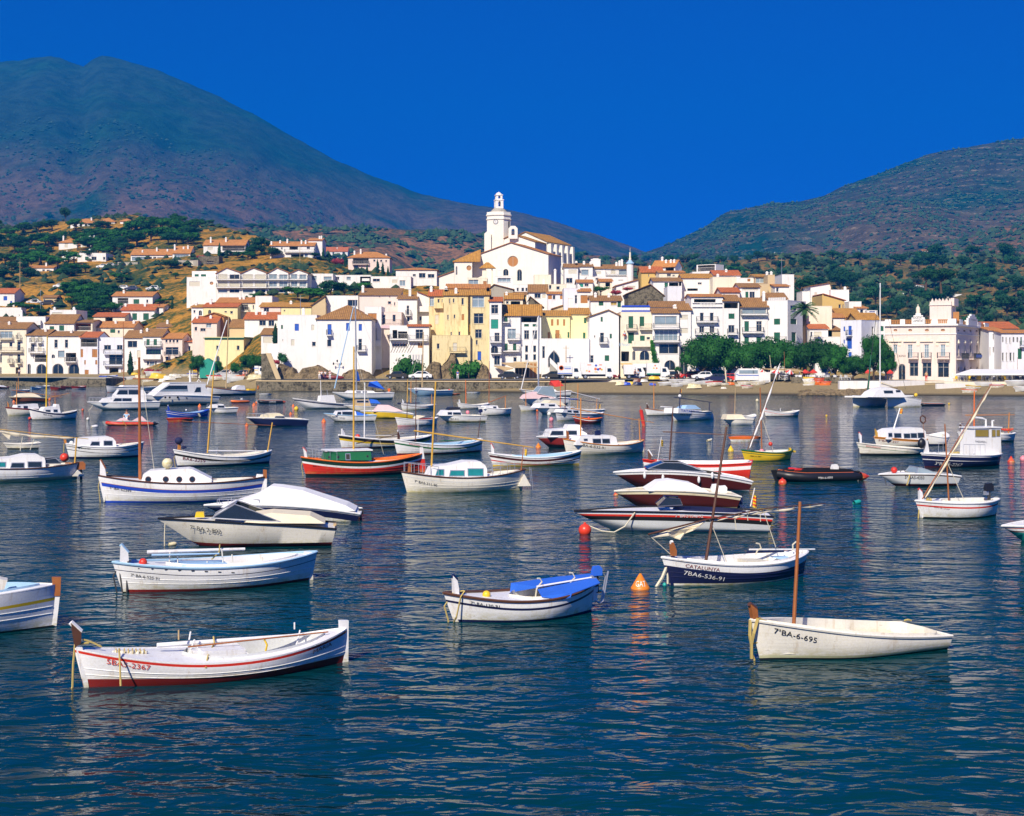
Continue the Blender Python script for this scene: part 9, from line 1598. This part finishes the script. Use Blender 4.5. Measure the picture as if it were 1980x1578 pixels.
# red inflatable on the quay, chairs, scooter
X, z = XZ(*Q(3, 780, 1180), 256); e = empty('inflatable_boat', (X, 256, 1.95)); tag(e, 'dark red inflatable boat resting on the quay among people', 'inflatable'); mb = MB()
for s_ in (-.6, .6): mb.tube([(-2,s_*.6,.45),(-1.5,s_,.5),(1.6,s_,.35),(2.1,s_,.35)], [.2,.32,.32,.1], 9)
mb.tube([(-1.9,-.45,.45),(-2.2,0,.5),(-1.9,.45,.45)], .28, 9); mb.build('float_tube', 'dred', e, smooth=True); mb = MB(); mb.box(-1.6,1.6,-.5,.5,.2,.3); mb.build('floor', 'grey', e)
X, z = XZ(*Q('R', 1390, 1090), 256.5); e = empty('scooter', (X, 256.5, 2.06)); tag(e, 'dark red scooter parked before the lorry with painted figures', 'scooter'); mb = MB(); mb.ext([(-.6,.3),(.1,.3),(.3,.25),(.55,.9),(.45,.95),(.15,.45),(-.1,.75),(-.7,.8)], -.18, .18); mb.build('body', 'dred', e); wheels(e, (-.5, .55), .24, .0)
# people
_pm = {}
def person(px, py, Y, zb, pose, shirt, lab, rz=0):
 J = {'stand':[(0,0,.95),(0,0,1.2),(0,0,1.42),(0,0,1.55),(0,-.02,1.68), (-.1,0,.9),(-.11,0,.5),(-.12,0,.05),(-.12,-.12,.03), (.1,0,.9),(.11,0,.5),(.13,.02,.05),(.13,-.1,.03), (-.19,0,1.38),(-.25,0,1.1),(-.24,-.06,.85), (.19,0,1.38),(.26,0,1.1),(.25,-.08,.86)],
 'sit':[(0,0,.2),(0,.02,.45),(0,0,.68),(0,0,.8),(0,-.03,.93), (-.1,-.05,.18),(-.13,-.42,.38),(-.14,-.62,.05),(-.14,-.74,.04), (.1,-.05,.18),(.14,-.4,.4),(.15,-.6,.05),(.15,-.72,.04), (-.19,0,.64),(-.28,-.12,.42),(-.2,-.35,.4), (.19,0,.64),(.3,-.14,.44),(.2,-.36,.42)]}[pose]
 E = [(0,1),(1,2),(2,3),(3,4),(0,5),(5,6),(6,7),(7,8),(0,9),(9,10),(10,11),(11,12),(2,13),(13,14),(14,15),(2,16),(16,17),(17,18)]; Rr = [.13,.13,.14,.06,.1,.09,.065,.04,.035,.09,.065,.04,.035,.06,.045,.03,.06,.045,.03]
 X = (px-990)/F*Y; e = empty('person', (X, Y, zb), rz); tag(e, lab, 'person')
 for part in ('body', 'shirt', 'trousers'):
  key = (pose, part)
  if key not in _pm:
   sel = {'body':range(19),'shirt':(0,1,2,13,14,16,17),'trousers':(0,5,6,7,9,10,11)}[part]; sel = list(sel); me = bpy.data.meshes.new(part); ed = [(sel.index(a), sel.index(b_)) for a, b_ in E if a in sel and b_ in sel]
   pts = [Vector(J[i]) for i in sel]
   if part == 'shirt':
    for q in (4, 6): pts[q] = pts[q-1].lerp(pts[q], .6)
   if part == 'trousers':
    for q in (3, 6): pts[q] = pts[q-1].lerp(pts[q], .85)
   me.from_pydata(pts, ed, []); o = bpy.data.objects.new(part, me); C.objects.link(o); o.modifiers.new('s', 'SKIN'); o.modifiers.new('u', 'SUBSURF').levels = 1
   g = {'body':1,'shirt':1.18,'trousers':1.2}[part]
   for v_, i in zip(me.skin_vertices[0].data, sel): v_.radius = (Rr[i]*g,)*2; v_.use_root = (i == 0)
   bpy.context.view_layer.update(); m2 = bpy.data.meshes.new_from_object(o.evaluated_get(bpy.context.evaluated_depsgraph_get())); bpy.data.objects.remove(o); m2.polygons.foreach_set('use_smooth', [True]*len(m2.polygons)); _pm[key] = m2
  me = _pm[key].copy(); me.materials.clear(); me.materials.append(M({'body':'skin','shirt':shirt,'trousers':rt.choice(['c_navy','c_white','c_red'])}[part])); o = bpy.data.objects.new(part, me); link(o, e)
 mb = MB(); hx, hy, hz = J[4]; mb.ball((hx, hy+.015, hz+.045), .105, 10, 7, sc=(1,1.05,.95)); mb.build('hair', 'wood_dk', e, smooth=True)
for a in ((618,744,254,1.95,'stand','c_cream','person in a pale top standing left of the quay inflatable'),(622,744,253.5,1.95,'stand','c_white','person in white shirt walking on the quay'),(629,744,253.5,1.95,'stand','c_white','second person in white, bending by the red inflatable'),(638,744,253.2,1.95,'stand','c_pink','person in a pinkish top beside the red inflatable'),
 (885,740,255,1.95,'stand','c_blue','person in blue trousers by the big dark bush'),(1791,730,238,1.92,'stand','c_tan','person standing on the casino cafe terrace'),(1228,728,255,2.06,'stand','c_navy','person in dark clothes in front of the small box truck'),(1234,728,254.5,2.06,'stand','c_lblue','person in pale blue beside the small box truck'),
 (444,735,282,1.75,'stand','c_white','person in a white dress on the left beach'),(471,738,281,1.6,'stand','c_pink','person in pink on the left beach, left of two'),(477,739,280.5,1.6,'stand','c_pink','person in pink on the left beach, right of two'),(482,729,284,1.9,'stand','c_white','person in white shirt near the white van'),
 (37,724,309,1.75,'stand','c_white','person in white at the dark door of the cream house'),(1208,668,262,9.9,'sit','c_lblue','person in pale blue sitting on the yellow house terrace')): person(*a, rz=rt.uniform(-.6,.6))
v = WP(*Q('A', 1480, 608)); person(245, 821, v.y, .3, 'sit', 'c_lblue', 'person in pale clothes sitting in the red inflatable')
# drop the plant prototypes that were never placed
for t in PENDING:
 if t.name not in USED:
  for c in KIDS.get(t.name, []): bpy.data.objects.remove(c)
  bpy.data.objects.remove(t)
